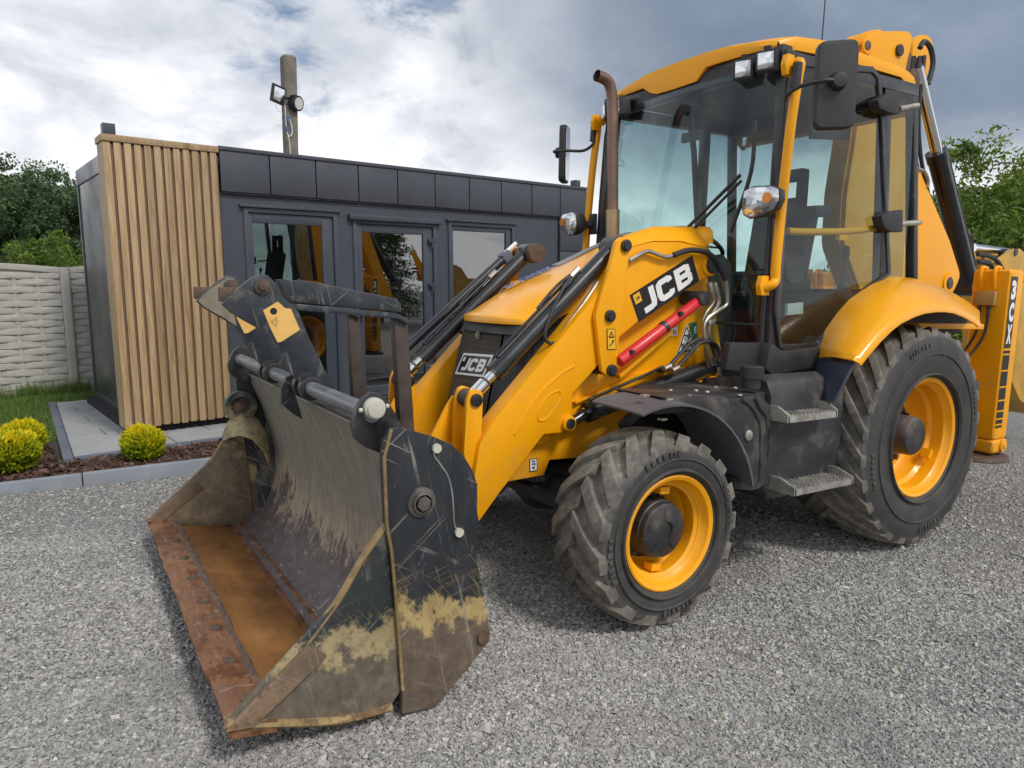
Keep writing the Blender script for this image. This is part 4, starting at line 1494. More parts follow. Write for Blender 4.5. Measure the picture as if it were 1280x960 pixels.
# ------------------------------------------------------------------ wheels
def make_wheel(cx, cy, cz, R, hw, rim_r, flange_y, lugs, side, front):
    """side=+1: outer face towards +y. Built about its own centre, then placed."""
    W = MB()
    s = side
    fy = flange_y - abs(cy)
    prof = [(rim_r - 0.006, fy - 0.02), (rim_r + 0.012, fy), (rim_r + 0.004, fy + 0.004), (rim_r - 0.012, fy - 0.004), (rim_r - 0.020, fy - 0.03),
            (rim_r - 0.035, fy - 0.045), (rim_r - 0.038, fy - 0.11), (rim_r - 0.058, fy - 0.13), (rim_r - 0.064, fy - (0.17 if front else 0.20)),
            (rim_r - 0.085, fy - (0.19 if front else 0.225)), (0.05, fy - (0.19 if front else 0.215))]
    W.lathe([(r, o * s) for r, o in prof], (0, 0, 0), 56)
    W.lathe([(r, o) for r, o in ((rim_r, -fy * s), (rim_r - 0.05, -fy * s * 0.5), (rim_r - 0.05, 0.1 * s), (rim_r - 0.01, (fy - 0.03) * s))], (0, 0, 0), 40)
    for a in ((95, 275) if front else (210, 30)):          # weld lugs on the dish
        ca, sa = math.cos(rad(a)), math.sin(rad(a))
        W.obox(((rim_r - 0.075) * ca, (fy - 0.09) * s, (rim_r - 0.075) * sa), (-sa, 0, ca), (0, 1, 0), (ca, 0, sa), 0.055, 0.05, 0.03)
    wheel = W.build('wheel', 'yellow_rim', LD, angle=40)
    wheel.location = (cx, cy, cz)
    # tyre
    T = MB()
    cw = R - 0.036 if front else R - 0.032
    c = [(rim_r - 0.004, 0.80), (rim_r + 0.018, 0.93), (rim_r + 0.05, 0.99), ((rim_r + cw) / 2, 1.03), (cw - 0.045, 1.0), (cw - 0.012, 0.95), (cw, 0.84), (cw + 0.004, 0.4), (cw + 0.006, 0.0)]
    full = [(r, k * hw) for r, k in c] + [(r, -k * hw) for r, k in reversed(c[:-1])]
    n = 72
    T.lathe(full, (0, 0, 0), n)
    dust = []
    m = len(full)
    for i in range(n):
        for r, o in full:
            dust.append(0.95 if r > cw - 0.012 else (0.45 if r > cw - 0.03 else 0.06))
    # raised rings on the sidewall
    for rr, wd in ((rim_r + 0.035, 0.008), ((rim_r + cw) / 2 + 0.01, 0.006)):
        b0 = len(T.v)
        T.lathe([(rr - wd, hw * 0.99 * s), (rr - wd * .5, (hw * 1.035 + 0.006) * s), (rr + wd * .5, (hw * 1.035 + 0.006) * s), (rr + wd, hw * 0.99 * s)], (0, 0, 0), n)
        dust += [0.15] * (len(T.v) - b0)
    # moulded marks round the sidewall
    b0 = len(T.v)
    mr = rim_r + (cw - rim_r) * 0.72
    for a0 in (62, 150, 248, 335):
        aa = a0
        for k in range(7):
            wd = random.uniform(2.0, 4.2) * (0.43 / R)
            ca, sa = math.cos(rad(aa)), math.sin(rad(aa))
            T.obox((mr * ca, hw * 1.022 * s, mr * sa), (-sa, 0, ca), (0, 1, 0), (ca, 0, sa), rad(wd) * mr, 0.008, random.uniform(0.020, 0.032))
            aa += wd + 1.6
    dust += [0.18] * (len(T.v) - b0)
    # chevron lugs: two staggered rows of bars
    step = 2 * math.pi / lugs
    hi = R
    sweep = 0.46 if front else 0.52
    for row in (-1, 1):
        for i in range(lugs):
            a0 = i * step + (0.5 * step if row > 0 else 0.0)
            q = []
            ns = 5
            for k in range(ns + 1):
                t = k / ns                                   # 0 at the shoulder, 1 past the middle
                y = row * hw * (0.955 - 1.01 * t)
                ang = a0 + sweep * (t ** 0.85) * (hw / 0.20) ** 0.3 * 0.9
                edge = min(1.0, t * 3.5)
                top = hi - (0.016 if front else 0.020) * (1 - edge) - 0.008 * abs(y / hw)
                bot = cw - 0.030 * (1 - edge) - 0.012
                half = (0.036 if front else 0.030) * (1.15 - 0.35 * t)
                dt = half / R
                db = dt * 1.35
                q.append([(bot * math.cos(ang - db), y, bot * math.sin(ang - db)), (top * math.cos(ang - dt), y, top * math.sin(ang - dt)),
                          (top * math.cos(ang + dt), y, top * math.sin(ang + dt)), (bot * math.cos(ang + db), y, bot * math.sin(ang + db))])
            b0 = len(T.v)
            T.grid(q)
            sh = q[0]
            # shoulder end runs down the sidewall
            low = [(p[0] * (1 - 0.050 / R), row * hw * 0.99, p[2] * (1 - 0.050 / R)) for p in sh]
            T.grid([low, sh])
            T.add(q[-1], [(0, 1, 2, 3)])
            for v in T.v[b0:]:
                rr = math.hypot(v[0], v[2])
                dust.append(0.95 if rr > cw + 0.01 else 0.75)
    ty = T.build('tyre', 'tyre_rubber', wheel, angle=38, attr=('dust', dust), recalc=True, bevel=0.007, segs=2)
    H = MB()
    if front:
        hr, h0, h1 = 0.126, fy - 0.19, fy - 0.040
        H.lathe([(0.16, h0 * s), (0.158, (h0 + 0.02) * s), (hr + 0.008, (h0 + 0.03) * s), (hr + 0.006, (h1 - 0.035) * s), (hr, (h1 - 0.030) * s), (hr - 0.004, (h1 - 0.006) * s), (hr - 0.012, h1 * s),
                 (0.045, (h1 + 0.003) * s), (0.043, (h1 - 0.006) * s), (0.0, (h1 - 0.006) * s)], (0, 0, 0), 36)
        for k in range(5):
            a = 2 * math.pi * k / 5 + 0.3
            H.obox((0.078 * math.cos(a), h1 * s, 0.078 * math.sin(a)), (math.cos(a), 0, math.sin(a)), (0, 1, 0), (-math.sin(a), 0, math.cos(a)), 0.055, 0.010, 0.022)
        for k in range(12):
            a = 2 * math.pi * k / 12
            H.cyl((0.144 * math.cos(a), (h0 + 0.0) * s, 0.144 * math.sin(a)), (0.144 * math.cos(a), (h0 + 0.045) * s, 0.144 * math.sin(a)), 0.012, n=6)
    else:
        hr, h0, h1 = 0.115, fy - 0.22, fy - 0.045
        H.lathe([(0.20, h0 * s), (0.20, (h0 + 0.018) * s), (hr + 0.02, (h0 + 0.02) * s), (hr + 0.004, (h0 + 0.05) * s), (hr, (h1 - 0.012) * s), (hr - 0.010, h1 * s), (0.03, (h1 + 0.002) * s), (0.0, (h1 + 0.002) * s)], (0, 0, 0), 36)
        for k in range(10):
            a = 2 * math.pi * k / 10
            H.cyl((0.165 * math.cos(a), (h0 + 0.01) * s, 0.165 * math.sin(a)), (0.165 * math.cos(a), (h0 + 0.05) * s, 0.165 * math.sin(a)), 0.016, n=6)
    H.build('hub', 'dusty_black', wheel, angle=40)
    return wheel


FX, FZ, FR_ = 2.03, 0.434, 0.436
RZ, RR_ = 0.672, 0.662
for sgn in (1, -1):
    make_wheel(FX, sgn * 0.916, FZ, FR_, 0.171, 0.250, 1.076, 17, sgn, True)
    make_wheel(0.0, sgn * 0.823, RZ, RR_, 0.262, 0.345, 1.066, 26, sgn, False)


# ------------------------------------------------------------------ chassis, axles, engine
def chassis():
    b = MB()
    for s in (-1, 1):
        b.box(-1.2, 2.1, s * 0.30 - 0.04, s * 0.30 + 0.04, 0.62, 0.92)
    b.box(0.6, 1.1, -0.4, 0.4, 0.45, 0.75); b.box(-0.25, 0.25, -0.3, 0.3, 0.45, 0.95)
    b.box(1.0, 2.25, -0.30, 0.30, 0.75, 1.30)
    b.box(1.2, 1.9, -0.25, 0.25, 0.5, 0.8)
    b.build('engine_block', 'dusty_black', LD, bevel=0.02)
    b = MB()
    b.cyl((FX, -0.85, FZ), (FX, 0.85, FZ), 0.075, n=14); b.lathe([(0.0, -0.2), (0.13, -0.16), (0.17, 0.0), (0.13, 0.16), (0.0, 0.2)], (FX - 0.03, 0.05, FZ), 18)
    b.bar((FX + 0.2, -0.7, FZ + 0.02), (FX + 0.2, 0.7, FZ + 0.02), 0.05, 0.05)
    b.build('front_axle', 'dusty_black', LD)
    b = MB(); b.cyl((0, -0.8, RZ), (0, 0.8, RZ), 0.13, n=16); b.lathe([(0.0, -0.25), (0.22, -0.2), (0.25, 0.0), (0.22, 0.2), (0.0, 0.25)], (0, 0, RZ), 20)
    b.build('rear_axle', 'dusty_black', LD)
    # loader tower: the yellow side plates
    prof = [(1.1418, 1.5806), (1.0701, 1.4243), (0.9474, 1.0136), (1.3098, 0.9473), (1.4763, 0.8715), (1.7676, 0.718), (1.9948, 0.6246), (2.1979, 0.634), (2.2297, 0.5596), (2.4376, 0.5528), (2.5015, 0.5687), (2.3351, 0.8681), (1.9552, 1.2529), (1.4675, 1.4632)]
    b = MB(); b.prism(prof, 0.345, 0.385)
    both(b, 'loader_tower', 'yellow_paint', bevel=0.006)
    b = MB()
    p = [(1.8344, 0.43, 1.0475), (1.4756, 0.43, 1.2795)]
    b.bar(p[0], p[1], 0.09, 0.022)
    q = [(1.4992, 0.387, 1.1948), (1.5156, 0.387, 1.0816), (1.3915, 0.387, 1.0236)]
    both(b, 'tower_ledge', 'yellow_paint', bevel=0.004)
    b = MB()
    p = [(1.6558, 0.44, 0.8609), (1.085, 0.44, 1.0253)]
    b.bar(p[0], p[1], 0.11, 0.030)
    both(b, 'frame_rail', 'yellow_paint', bevel=0.006)
    b = MB()
    p = [(2.0653, 0.387, 0.9182), (1.6747, 0.387, 1.0359), (1.322, 0.387, 1.0881)]
    b.bar(p[0], p[1], 0.05, 0.012); b.bar(p[1], p[2], 0.05, 0.012)
    both(b, 'tower_rib', 'yellow_paint', bevel=0.003)
    b = MB(); b.box(2.16, 2.24, -0.30, 0.30, 0.50, 0.80); b.box(2.05, 2.40, -0.33, 0.33, 0.74, 0.80)
    b.build('front_crossmember', 'dusty_black', LD, bevel=0.01)


chassis()


# ------------------------------------------------------------------ bonnet, grille
def bonnet_z(x):
    return float(np.interp(x, [1.10, 1.27, 1.52, 1.7, 2.0, 2.19, 2.29, 2.34, 2.385], [1.875, 1.835, 1.735, 1.655, 1.535, 1.452, 1.395, 1.362, 1.345]))


def bonnet():
    ks = [-1, -0.985, -0.93, -0.8, -0.6, -0.3, 0, 0.3, 0.6, 0.8, 0.93, 0.985, 1]
    dz = [-0.075, -0.045, -0.022, -0.010, -0.002, 0.004, 0.006, 0.004, -0.002, -0.010, -0.022, -0.045, -0.075]
    ts = [0, 0.16, 0.33, 0.47, 0.6, 0.7, 0.78, 0.85, 0.91, 0.955, 0.98, 1.0]
    def pt(t, k, d):
        xn = 2.385 - 0.085 * abs(k) ** 2.6
        x = 1.10 + t * (xn - 1.10)
        h = np.interp(t, [0, 0.5, 0.85, 1.0], [0.375, 0.345, 0.330, 0.322])
        zz = bonnet_z(1.10 + t * 1.285)
        fl = 1.0 - 0.65 * max(0.0, (t - 0.85) / 0.15)
        return (x, k * h, zz + d * fl)
    rows = [[pt(t, k, d) for k, d in zip(ks, dz)] for t in ts]
    last = rows[-1]
    rows.append([(p[0] + 0.010, p[1] * 1.01, p[2] - 0.010) for p in last])
    rows.append([(p[0] + 0.008, p[1] * 1.01, 1.306) for p in last])
    rows.append([(p[0] - 0.02, p[1] * 0.96, 1.302) for p in last])
    b = MB(); b.grid(rows)
    for side in (0, -1):
        edge = [r[side] for r in rows[:13]]
        s = -1 if side == 0 else 1
        b.grid([edge, [(x, y + s * 0.004, max(z - 0.03, 1.306)) for x, y, z in edge], [(x, y - s * 0.03, max(z - 0.032, 1.303)) for x, y, z in edge]])
    b.build('bonnet', 'yellow_gloss', LD, angle=50)
    # yellow flank between the bonnet and the arm
    b = MB(); b.prism([(1.10, 1.25), (1.95, 1.25), (1.95, 1.46), (1.7, 1.56), (1.5, 1.65), (1.25, 1.74), (1.10, 1.78)], 0.33, 0.345)
    both(b, 'bonnet_flank', 'yellow_paint')
    # grille: mesh front with a black surround, sloping forward at the foot
    b = MB()
    rows = []
    for z, xc in ((1.30, 2.34), (1.2, 2.365), (1.0, 2.415), (0.80, 2.455), (0.66, 2.475)):
        rows.append([(xc - 0.16, -0.325, z), (xc - 0.035, -0.31, z), (xc - 0.008, -0.27, z), (xc, -0.15, z), (xc, 0.13, z), (xc - 0.006, 0.15, z)])
    b.grid(rows)
    b.build('grille', 'grille_mesh', LD, angle=40)
    b = MB()
    rows = []
    for z, xc in ((1.30, 2.325), (1.2, 2.35), (1.0, 2.40), (0.80, 2.44), (0.66, 2.46)):
        rows.append([(xc, 0.153, z), (xc + 0.012, 0.18, z), (xc - 0.004, 0.21, z), (xc, 0.24, z), (xc - 0.02, 0.305, z), (xc - 0.15, 0.322, z), (xc - 0.4, 0.326, z)])
    b.grid(rows)
    b.build('grille_surround', 'black_plastic', LD, angle=40)
    b = MB()
    ys_ = [-0.325, -0.28, -0.1, 0.1, 0.28, 0.325]; xx_ = [2.27, 2.335, 2.36, 2.36, 2.335, 2.27]
    b.grid([[(x - 0.01, y, 1.305) for x, y in zip(xx_, ys_)], [(x, y, 1.30) for x, y in zip(xx_, ys_)], [(x + 0.018, y, 1.255) for x, y in zip(xx_, ys_)]])
    b.build('grille_brow', 'black_plastic', LD)
    b = MB()
    p = [(2.3556, -0.07, 1.2343)]
    b.cyl((2.345, p[0][1], p[0][2]), (2.366, p[0][1], p[0][2]), 0.022, n=14); b.cyl((2.36, p[0][1], p[0][2]), (2.374, p[0][1], p[0][2]), 0.012, n=12)
    b.build('bonnet_lock', 'zinc_pipe', LD)
    # side of the engine bay, dark behind the rams
    b = MB(); b.prism([(1.1, 0.85), (2.28, 0.72), (2.27, 1.30), (2.0, 1.45), (1.1, 1.74)], 0.315, 0.32)
    both(b, 'engine_side_panel', 'black_plastic')


bonnet()


# ------------------------------------------------------------------ the maker's lettering
def stroke_poly(path, w):
    """outline of a thick open stroke with square ends (2-D)"""
    n = len(path)
    L, Rr = [], []
    for i in range(n):
        p = Vector(path[i])
        d0 = (p - Vector(path[i - 1])).normalized() if i else None
        d1 = (Vector(path[i + 1]) - p).normalized() if i < n - 1 else None
        d = (d0 + d1).normalized() if d0 and d1 else (d0 or d1)
        nn = Vector((-d.y, d.x))
        k = w / 2 / max(0.5, nn.dot(Vector((-(d0 or d1).y, (d0 or d1).x))))
        L.append(p + nn * k); Rr.append(p - nn * k)
    return L, Rr


def letters_jcb():
    """the three letters as quads in a box 3.0 wide, 1.0 high"""
    faces = []
    def st(path, w):
        L, Rr = stroke_poly(path, w)
        for i in range(len(L) - 1):
            faces.append([L[i], L[i + 1], Rr[i + 1], Rr[i]])
    w = 0.26
    st([(0.0, 0.13), (0.36, 0.13), (0.50, 0.17), (0.55, 0.30), (0.57, 1.0)], w)                    # J
    st([(1.50, 0.70), (1.48, 0.82), (1.38, 0.87), (1.02, 0.87), (0.92, 0.80), (0.90, 0.65), (0.88, 0.35), (0.92, 0.20), (1.02, 0.13), (1.36, 0.13), (1.46, 0.18), (1.49, 0.31)], w)   # C
    st([(1.86, 0.0), (1.90, 1.0)], w)                                                             # B
    st([(1.86, 0.13), (2.34, 0.13), (2.46, 0.19), (2.47, 0.40), (2.38, 0.50), (1.90, 0.51)], w * 0.92)
    st([(1.90, 0.87), (2.32, 0.87), (2.44, 0.82), (2.45, 0.62), (2.36, 0.51)], w * 0.92)
    return faces, 2.62


def quad_map(c00, c10, c11, c01):
    """bilinear map of the unit square onto four corners in space"""
    a, b, c, d = map(Vector, (c00, c10, c11, c01))
    return lambda u, v: (a * (1 - u) + b * u) * (1 - v) + (d * (1 - u) + c * u) * v


def plate(b, mp, u0, u1, v0, v1, nrm, h0, h1):
    nrm = Vector(nrm)
    lo = [mp(u0, v0), mp(u1, v0), mp(u1, v1), mp(u0, v1)]
    vs = [p + nrm * h0 for p in lo] + [p + nrm * h1 for p in lo]
    b.add(vs, [(0, 1, 2, 3), (7, 6, 5, 4), (0, 4, 5, 1), (1, 5, 6, 2), (2, 6, 7, 3), (3, 7, 4, 0)])


def flat_faces(b, mp, faces, sx, sy, ox, oy, nrm, h):
    nrm = Vector(nrm)
    for i, f in enumerate(faces):
        b.add([mp(ox + p[0] * sx, oy + p[1] * sy) + nrm * (h + i * 0.00004) for p in f], [tuple(range(len(f)))])


def flat_text(b, mp, body, u0, v0, u1, v1, nrm, h, bold=0.0):
    vs, fs = text_mesh(body, 1.0, bold=bold)
    mx = max(v[0] for v in vs); my = max(v[1] for v in vs)
    nrm = Vector(nrm)
    b.add([mp(u0 + (u1 - u0) * x / mx, v0 + (v1 - v0) * y / my) + nrm * h for x, y in vs], fs)


JF, JW = letters_jcb()


def logo_on(mp, nrm, name='maker_badge', white_ground=False, parent=LD, orange=True):
    b = MB()
    if white_ground:
        b.mat('sticker_white'); plate(b, mp, 0, 1, 0, 1, nrm, 0.0, 0.004)
        b.mat('sticker_black'); plate(b, mp, 0.045, 0.955, 0.10, 0.90, nrm, 0.0042, 0.0048)
        b.mat('sticker_white'); flat_faces(b, mp, JF, 0.76 / JW, 0.58, 0.155, 0.20, nrm, 0.0052)
        plate(b, mp, 0.085, 0.16, 0.62, 0.82, nrm, 0.005, 0.0052)
    else:
        b.mat('sticker_black'); plate(b, mp, 0, 1, 0, 1, nrm, 0.0, 0.0016)
        b.mat('sticker_white'); flat_faces(b, mp, JF, 0.80 / JW, 0.76, 0.125, 0.12, nrm, 0.0021)
        if orange:
            b.mat('sticker_yellow'); plate(b, mp, 0.035, 0.135, 0.60, 0.93, nrm, 0.0018, 0.0022)
            b.mat('sticker_black'); flat_faces(b, mp, JF, 0.055 / JW, 0.10, 0.058, 0.71, nrm, 0.0024)
    return b.build(name, None, parent)


# ------------------------------------------------------------------ loader arms, levers, rams
AY = 0.48
def arms():
    low = '889,312 891,332 884,346'
    prof = [(1.2826, 1.7292), (1.2251, 1.7107), (1.2062, 1.6341), (1.2451, 1.5722), (1.4457, 1.4903), (1.7208, 1.3379), (1.8458, 1.2573), (1.9647, 1.1311), (2.1385, 0.9796), (2.1377, 0.8405), (2.1991, 0.7899), (2.3038, 0.7912), (2.5496, 0.5322), (2.6546, 0.4138), (2.6934, 0.4652), (2.6799, 0.6507), (2.6572, 0.7781), (2.5874, 0.8758), (2.4258, 1.0412), (2.0014, 1.4712), (1.935, 1.5666), (1.8802, 1.7017), (1.8276, 1.6966), (1.6627, 1.7374), (1.4643, 1.7486)]
    b = MB(); b.prism(prof, 0.375, AY)
    arm_n = b.build('loader_arm', 'yellow_paint', LD, bevel=0.007)
    hi = [(1.7817, 0.4, 1.7546), (1.7284, 0.4, 1.7699), (1.5751, 0.4, 1.8186), (1.3038, 0.4, 1.8345), (1.1724, 0.4, 1.7558)]
    lo = [(1.8679, 0.478, 1.6985), (1.8153, 0.478, 1.6973), (1.6608, 0.478, 1.7376), (1.4623, 0.478, 1.7488), (1.2739, 0.478, 1.7254)]
    b = MB(); b.sheet([lo, [tuple((Vector(p) + Vector(q)) / 2 + Vector((0, 0.008, 0.008))) for p, q in zip(lo, hi)], hi, [(x, y - 0.10, z - 0.01) for x, y, z in hi], [(x, y - 0.10, z - 0.10) for x, y, z in hi]], 0.006)
    b.build('arm_hood', 'yellow_paint', arm_n, angle=50)
    proff = [(1.2223, 1.6765), (1.2062, 1.6341), (1.2451, 1.5722), (1.4457, 1.4903), (1.7208, 1.3379), (1.8458, 1.2573), (1.9647, 1.1311), (2.1385, 0.9796), (2.1377, 0.8405), (2.1991, 0.7899), (2.3038, 0.7912), (2.5496, 0.5322), (2.6546, 0.4138), (2.6934, 0.4652), (2.6799, 0.6507), (2.6572, 0.7781), (2.5874, 0.8758), (2.4258, 1.0412), (2.0014, 1.4712), (1.9334, 1.5353), (1.7869, 1.5395), (1.5127, 1.6096)]
    b = MB(); b.prism(proff, 0.375, AY)
    b.flipped().build('loader_arm', 'yellow_paint', LD, bevel=0.007)
    # pressed ribs on the arm
    b = MB()
    p = [(2.1304, 0.48, 1.1404), (2.1392, 0.48, 1.1172), (2.2196, 0.48, 1.0775), (2.3292, 0.48, 0.9981), (2.3998, 0.48, 0.9184), (2.4727, 0.48, 0.8061)]
    b.tube([(x, y + 0.001, z) for x, y, z in p], 0.006, n=6)
    e = [(2.2262, 0.48, 1.0002), (2.2109, 0.48, 0.9759), (2.2376, 0.48, 0.9228), (2.2878, 0.48, 0.8718), (2.3247, 0.48, 0.8591), (2.3437, 0.48, 0.876), (2.3269, 0.48, 0.9288), (2.2821, 0.48, 0.98)]
    b.tube([(x, y + 0.0005, z) for x, y, z in e + e[:1]], 0.0045, n=6)
    both(b, 'arm_rib', 'yellow_paint')
    # cap and collars of the rear pivot
    c = [(1.2317, 0.48, 1.6374)][0]
    b = MB(); b.cyl((c[0], 0.38, c[2]), (c[0], AY + 0.012, c[2]), 0.062, n=24)
    both(b, 'pivot_boss', 'yellow_paint', bevel=0.004)
    b = MB(); b.cyl((c[0] - 0.01, AY, c[2]), (c[0] - 0.01, AY + 0.03, c[2]), 0.048, n=20)
    both(b, 'pivot_pin', 'dusty_black', bevel=0.006)
    # tipping lever in front of the arm
    lv = [(1.926, 1.7205), (1.8967, 1.7453), (1.8553, 1.7439), (1.8325, 1.7103), (1.8428, 1.6162), (1.8763, 1.3715), (1.8869, 1.1804), (1.8874, 1.092), (1.9119, 1.0608), (1.9532, 1.0586), (1.9853, 1.0878), (1.9986, 1.1517), (2.0388, 1.3632), (2.013, 1.4483), (1.9686, 1.565)]
    b = MB(); b.prism(lv, AY + 0.004, 0.512)
    lev = both(b, 'tipping_lever', 'yellow_paint', bevel=0.006)
    pins = [(1.8686, 0.52, 1.7044), (1.9531, 0.52, 1.3595), (1.929, 0.52, 1.0896)]
    for x, y, z in pins:
        b = MB(); b.lathe([(0.0, 0.0), (0.030, 0.0), (0.030, 0.187), (0.022, 0.189), (0.022, 0.195), (0.0, 0.195)], (x, 0.34, z), 18)
        both(b, 'lever_pin', 'black_paint', angle=40)
    # tipping ram
    a = Vector((2.665, 0.395, 0.976)); t = Vector((1.845, 0.395, 1.70))
    d = (t - a).normalized()
    L = (t - a).length
    b = MB(); b.cyl(a, a + d * 0.10, 0.033, n=14); b.cyl(a + d * 0.06, a + d * 0.55, 0.024, n=16)
    both(b, 'tipping_ram_rod', 'chrome')
    b = MB(); b.cyl(a + d * 0.03, a + d * 0.115, 0.028, n=14)
    b.cyl((a.x, 0.345, a.z), (a.x, 0.425, a.z), 0.042, n=18)
    both(b, 'ram_eye', 'rust_dark')
    b = MB()
    b.cyl(a + d * 0.175, a + d * (L - 0.02), 0.043, n=22); b.cyl(a + d * 0.165, a + d * 0.225, 0.048, n=22)
    b.cyl((t.x, 0.345, t.z), (t.x, 0.445, t.z), 0.055, n=18)
    up = Vector((d.z, 0, -d.x)) * -1
    up = up if up.z > 0 else -up
    off = up * 0.060
    b.tube([a + d * 0.24 + up * 0.03, a + d * 0.25 + off, a + d * 0.5 + off, a + d * (L - 0.25) + off], 0.008, n=7)
    both(b, 'tipping_ram', 'black_ram', angle=40)
    b = MB()
    for k in (0.30,):
        b.cyl(a + d * (L - k) + off * 1.0, a + d * (L - k + 0.06) + off * 1.0, 0.016, n=8)
    both(b, 'hose_fitting', 'zinc_pipe')
    b = MB()
    p0 = a + d * (L - 0.27) + off
    b.tube([p0, p0 - d * 0.10 + Vector((0, 0.02, -0.0)), p0 - d * 0.22 + Vector((0.0, 0.045, -0.05)), p0 - d * 0.27 + Vector((0, 0.05, -0.13)), p0 - d * 0.20 + Vector((-0.02, 0.05, -0.20)), p0 + Vector((-0.1, 0.03, -0.17)), p0 + d * 0.18 + Vector((-0.05, 0.0, -0.15))], 0.009, n=7)
    b.tube([p0 + d * 0.02, p0 - d * 0.12 + up * 0.02, p0 - d * 0.28 + up * 0.01], 0.008, n=7)
    both(b, 'hose', 'rubber_hose')
    b = MB()
    p = [(1.9632, 0.43, 1.5268), (2.0683, 0.43, 1.399), (2.1901, 0.43, 1.2665), (2.3352, 0.43, 1.1001), (2.4585, 0.43, 0.9684), (2.5357, 0.43, 0.8749)]
    b.tube(p, 0.010, n=8)
    b.tube([(x - 0.02, y - 0.02, z + 0.0) for x, y, z in p[:4]], 0.010, n=8)
    both(b, 'arm_pipe', 'zinc_pipe')
    # links from the ram down to the bucket
    lk = [(2.7101, 0.9791), (2.6943, 1.0182), (2.6697, 1.0278), (2.6403, 1.0189), (2.6273, 0.9961), (2.6293, 0.8816), (2.6353, 0.7515), (2.6403, 0.5634), (2.6867, 0.562), (2.7227, 0.738)]
    b = MB(); b.prism(lk, 0.427, 0.45)
    l2 = [(x, z) for x, z in lk]
    b.prism(lk, 0.318, 0.341)
    both(b, 'bucket_link', 'yellow_paint', bevel=0.004)
    brace = [(2.6793, 0.9982), (2.6452, 1.0039), (2.6269, 0.934), (2.6298, 0.8456), (2.7013, 0.7439), (2.7677, 0.6586), (2.8504, 0.7056), (2.8022, 0.8028), (2.7289, 0.9293)]
    b = MB(); b.prism(brace, 0.270, 0.288)
    both(b, 'link_brace', 'yellow_paint', bevel=0.004)
    b = MB(); b.cyl((a.x, 0.268, a.z), (a.x, 0.463, a.z), 0.030, n=18)
    both(b, 'link_pin', 'black_paint', bevel=0.003)
    # cross tube between the arms
    b = MB(); b.cyl((2.28, -0.42, 0.80), (2.28, 0.42, 0.80), 0.07, n=18)
    b.build('arm_cross_tube', 'yellow_paint', LD)
    # lift ram
    r0, r1, r2, r3 = [Vector(v) for v in [(2.1265, 0.44, 0.8209), (2.0177, 0.44, 0.8696), (1.1346, 0.44, 1.0685), (1.0752, 0.44, 1.0663)]]
    b = MB(); b.cyl(r0, r1 + (r1 - r0) * 0.3, 0.027, n=16)
    both(b, 'lift_ram_rod', 'black_ram')
    b = MB()
    dd = (r2 - r1).normalized()
    b.cyl(r1 - dd * 0.012, r1, 0.030, n=16)
    both(b, 'lift_ram_seal', 'chrome')
    b = MB(); b.cyl(r1, r2, 0.046, n=24); b.cyl(r1, r1 + dd * 0.05, 0.053, n=24); b.cyl(r2 - dd * 0.06, r2 + dd * 0.015, 0.048, n=24)
    pp = [(1.9949, 0.44, 0.9335), (1.9594, 0.44, 0.9477), (1.6937, 0.44, 1.0256), (1.5651, 0.44, 1.0671), (1.5079, 0.44, 1.0866)]
    b.tube(pp, 0.008, n=7)
    b.obox(pp[-1] if False else Vector(pp[-1]) + Vector((-0.03, 0, -0.012)), dd, (0, 1, 0), dd.cross(Vector((0, 1, 0))), 0.10, 0.04, 0.02)
    both(b, 'lift_ram', 'black_ram', angle=40)
    b = MB(); b.cyl((r3.x, 0.39, r3.z), (r3.x, 0.50, r3.z), 0.034, n=18); b.cyl(r2, r3, 0.036, n=16)
    both(b, 'lift_ram_eye', 'zinc_pipe', bevel=0.004)
    b = MB(); b.cyl((r3.x, 0.495, r3.z), (r3.x, 0.512, r3.z), 0.020, n=14)
    both(b, 'lift_ram_pin', 'black_paint')
    b = MB(); c = Vector([(2.1646, 0.49, 0.8364)][0])
    b.cyl((c.x, 0.47, c.z), (c.x, 0.502, c.z), 0.038, n=20)
    both(b, 'lift_boss', 'yellow_paint', bevel=0.005)
    b = MB(); b.cyl((c.x, 0.50, c.z), (c.x, 0.514, c.z), 0.025, n=16)
    both(b, 'lift_pin', 'black_paint', bevel=0.003)
    # red safety strut clipped under the near arm
    s0, s1 = [Vector(v) for v in [(1.88, 0.515, 1.1316), (1.3402, 0.515, 1.4374)]]
    sd = (s1 - s0).normalized()
    b = MB(); b.cyl(s0, s1, 0.030, n=18)
    st = b.build('safety_strut', 'red_paint', LD, bevel=0.003)
    m = Vector([(1.5838, 0.515, 1.3018)][0])
    b = MB(); b.cyl(m - sd * 0.012, m + sd * 0.012, 0.0325, n=18)
    b.build('strut_clip', 'black_paint', st)
    for q in [(1.4978, 0.545, 1.3737), (1.8246, 0.545, 1.1809)]:
        b = MB(); b.cyl((q[0], q[1] - 0.012, q[2]), (q[0], q[1] + 0.012, q[2]), 0.012, n=10)
        b.build('strut_bolt', 'black_paint', st)
    b = MB(); c = [(1.3286, 0.52, 1.4547)][0]
    b.cyl((c[0], 0.40, c[2]), (c[0], 0.558, c[2]), 0.040, n=18)
    b.build('strut_pin', 'dusty_black', st, bevel=0.005)
    # decal: maker's name on the near arm
    q = [(1.7283, 0.48, 1.3256), (1.3053, 0.48, 1.5489), (1.3703, 0.48, 1.6825), (1.7986, 0.48, 1.463)]
    logo_on(quad_map(q[0], q[1], q[2], q[3]), (0, 1, 0))
    qf = [(x, -y, z) for x, y, z in q]
    logo_on(quad_map(qf[1], qf[0], qf[3], qf[2]), (0, -1, 0), orange=True)
    # level rod on the far arm
    fp = [(2.6777, -0.44, 1.0828), (2.6155, -0.44, 1.1392), (1.9709, -0.44, 1.6751), (1.977, -0.44, 1.6937), (1.8993, -0.44, 1.759)]
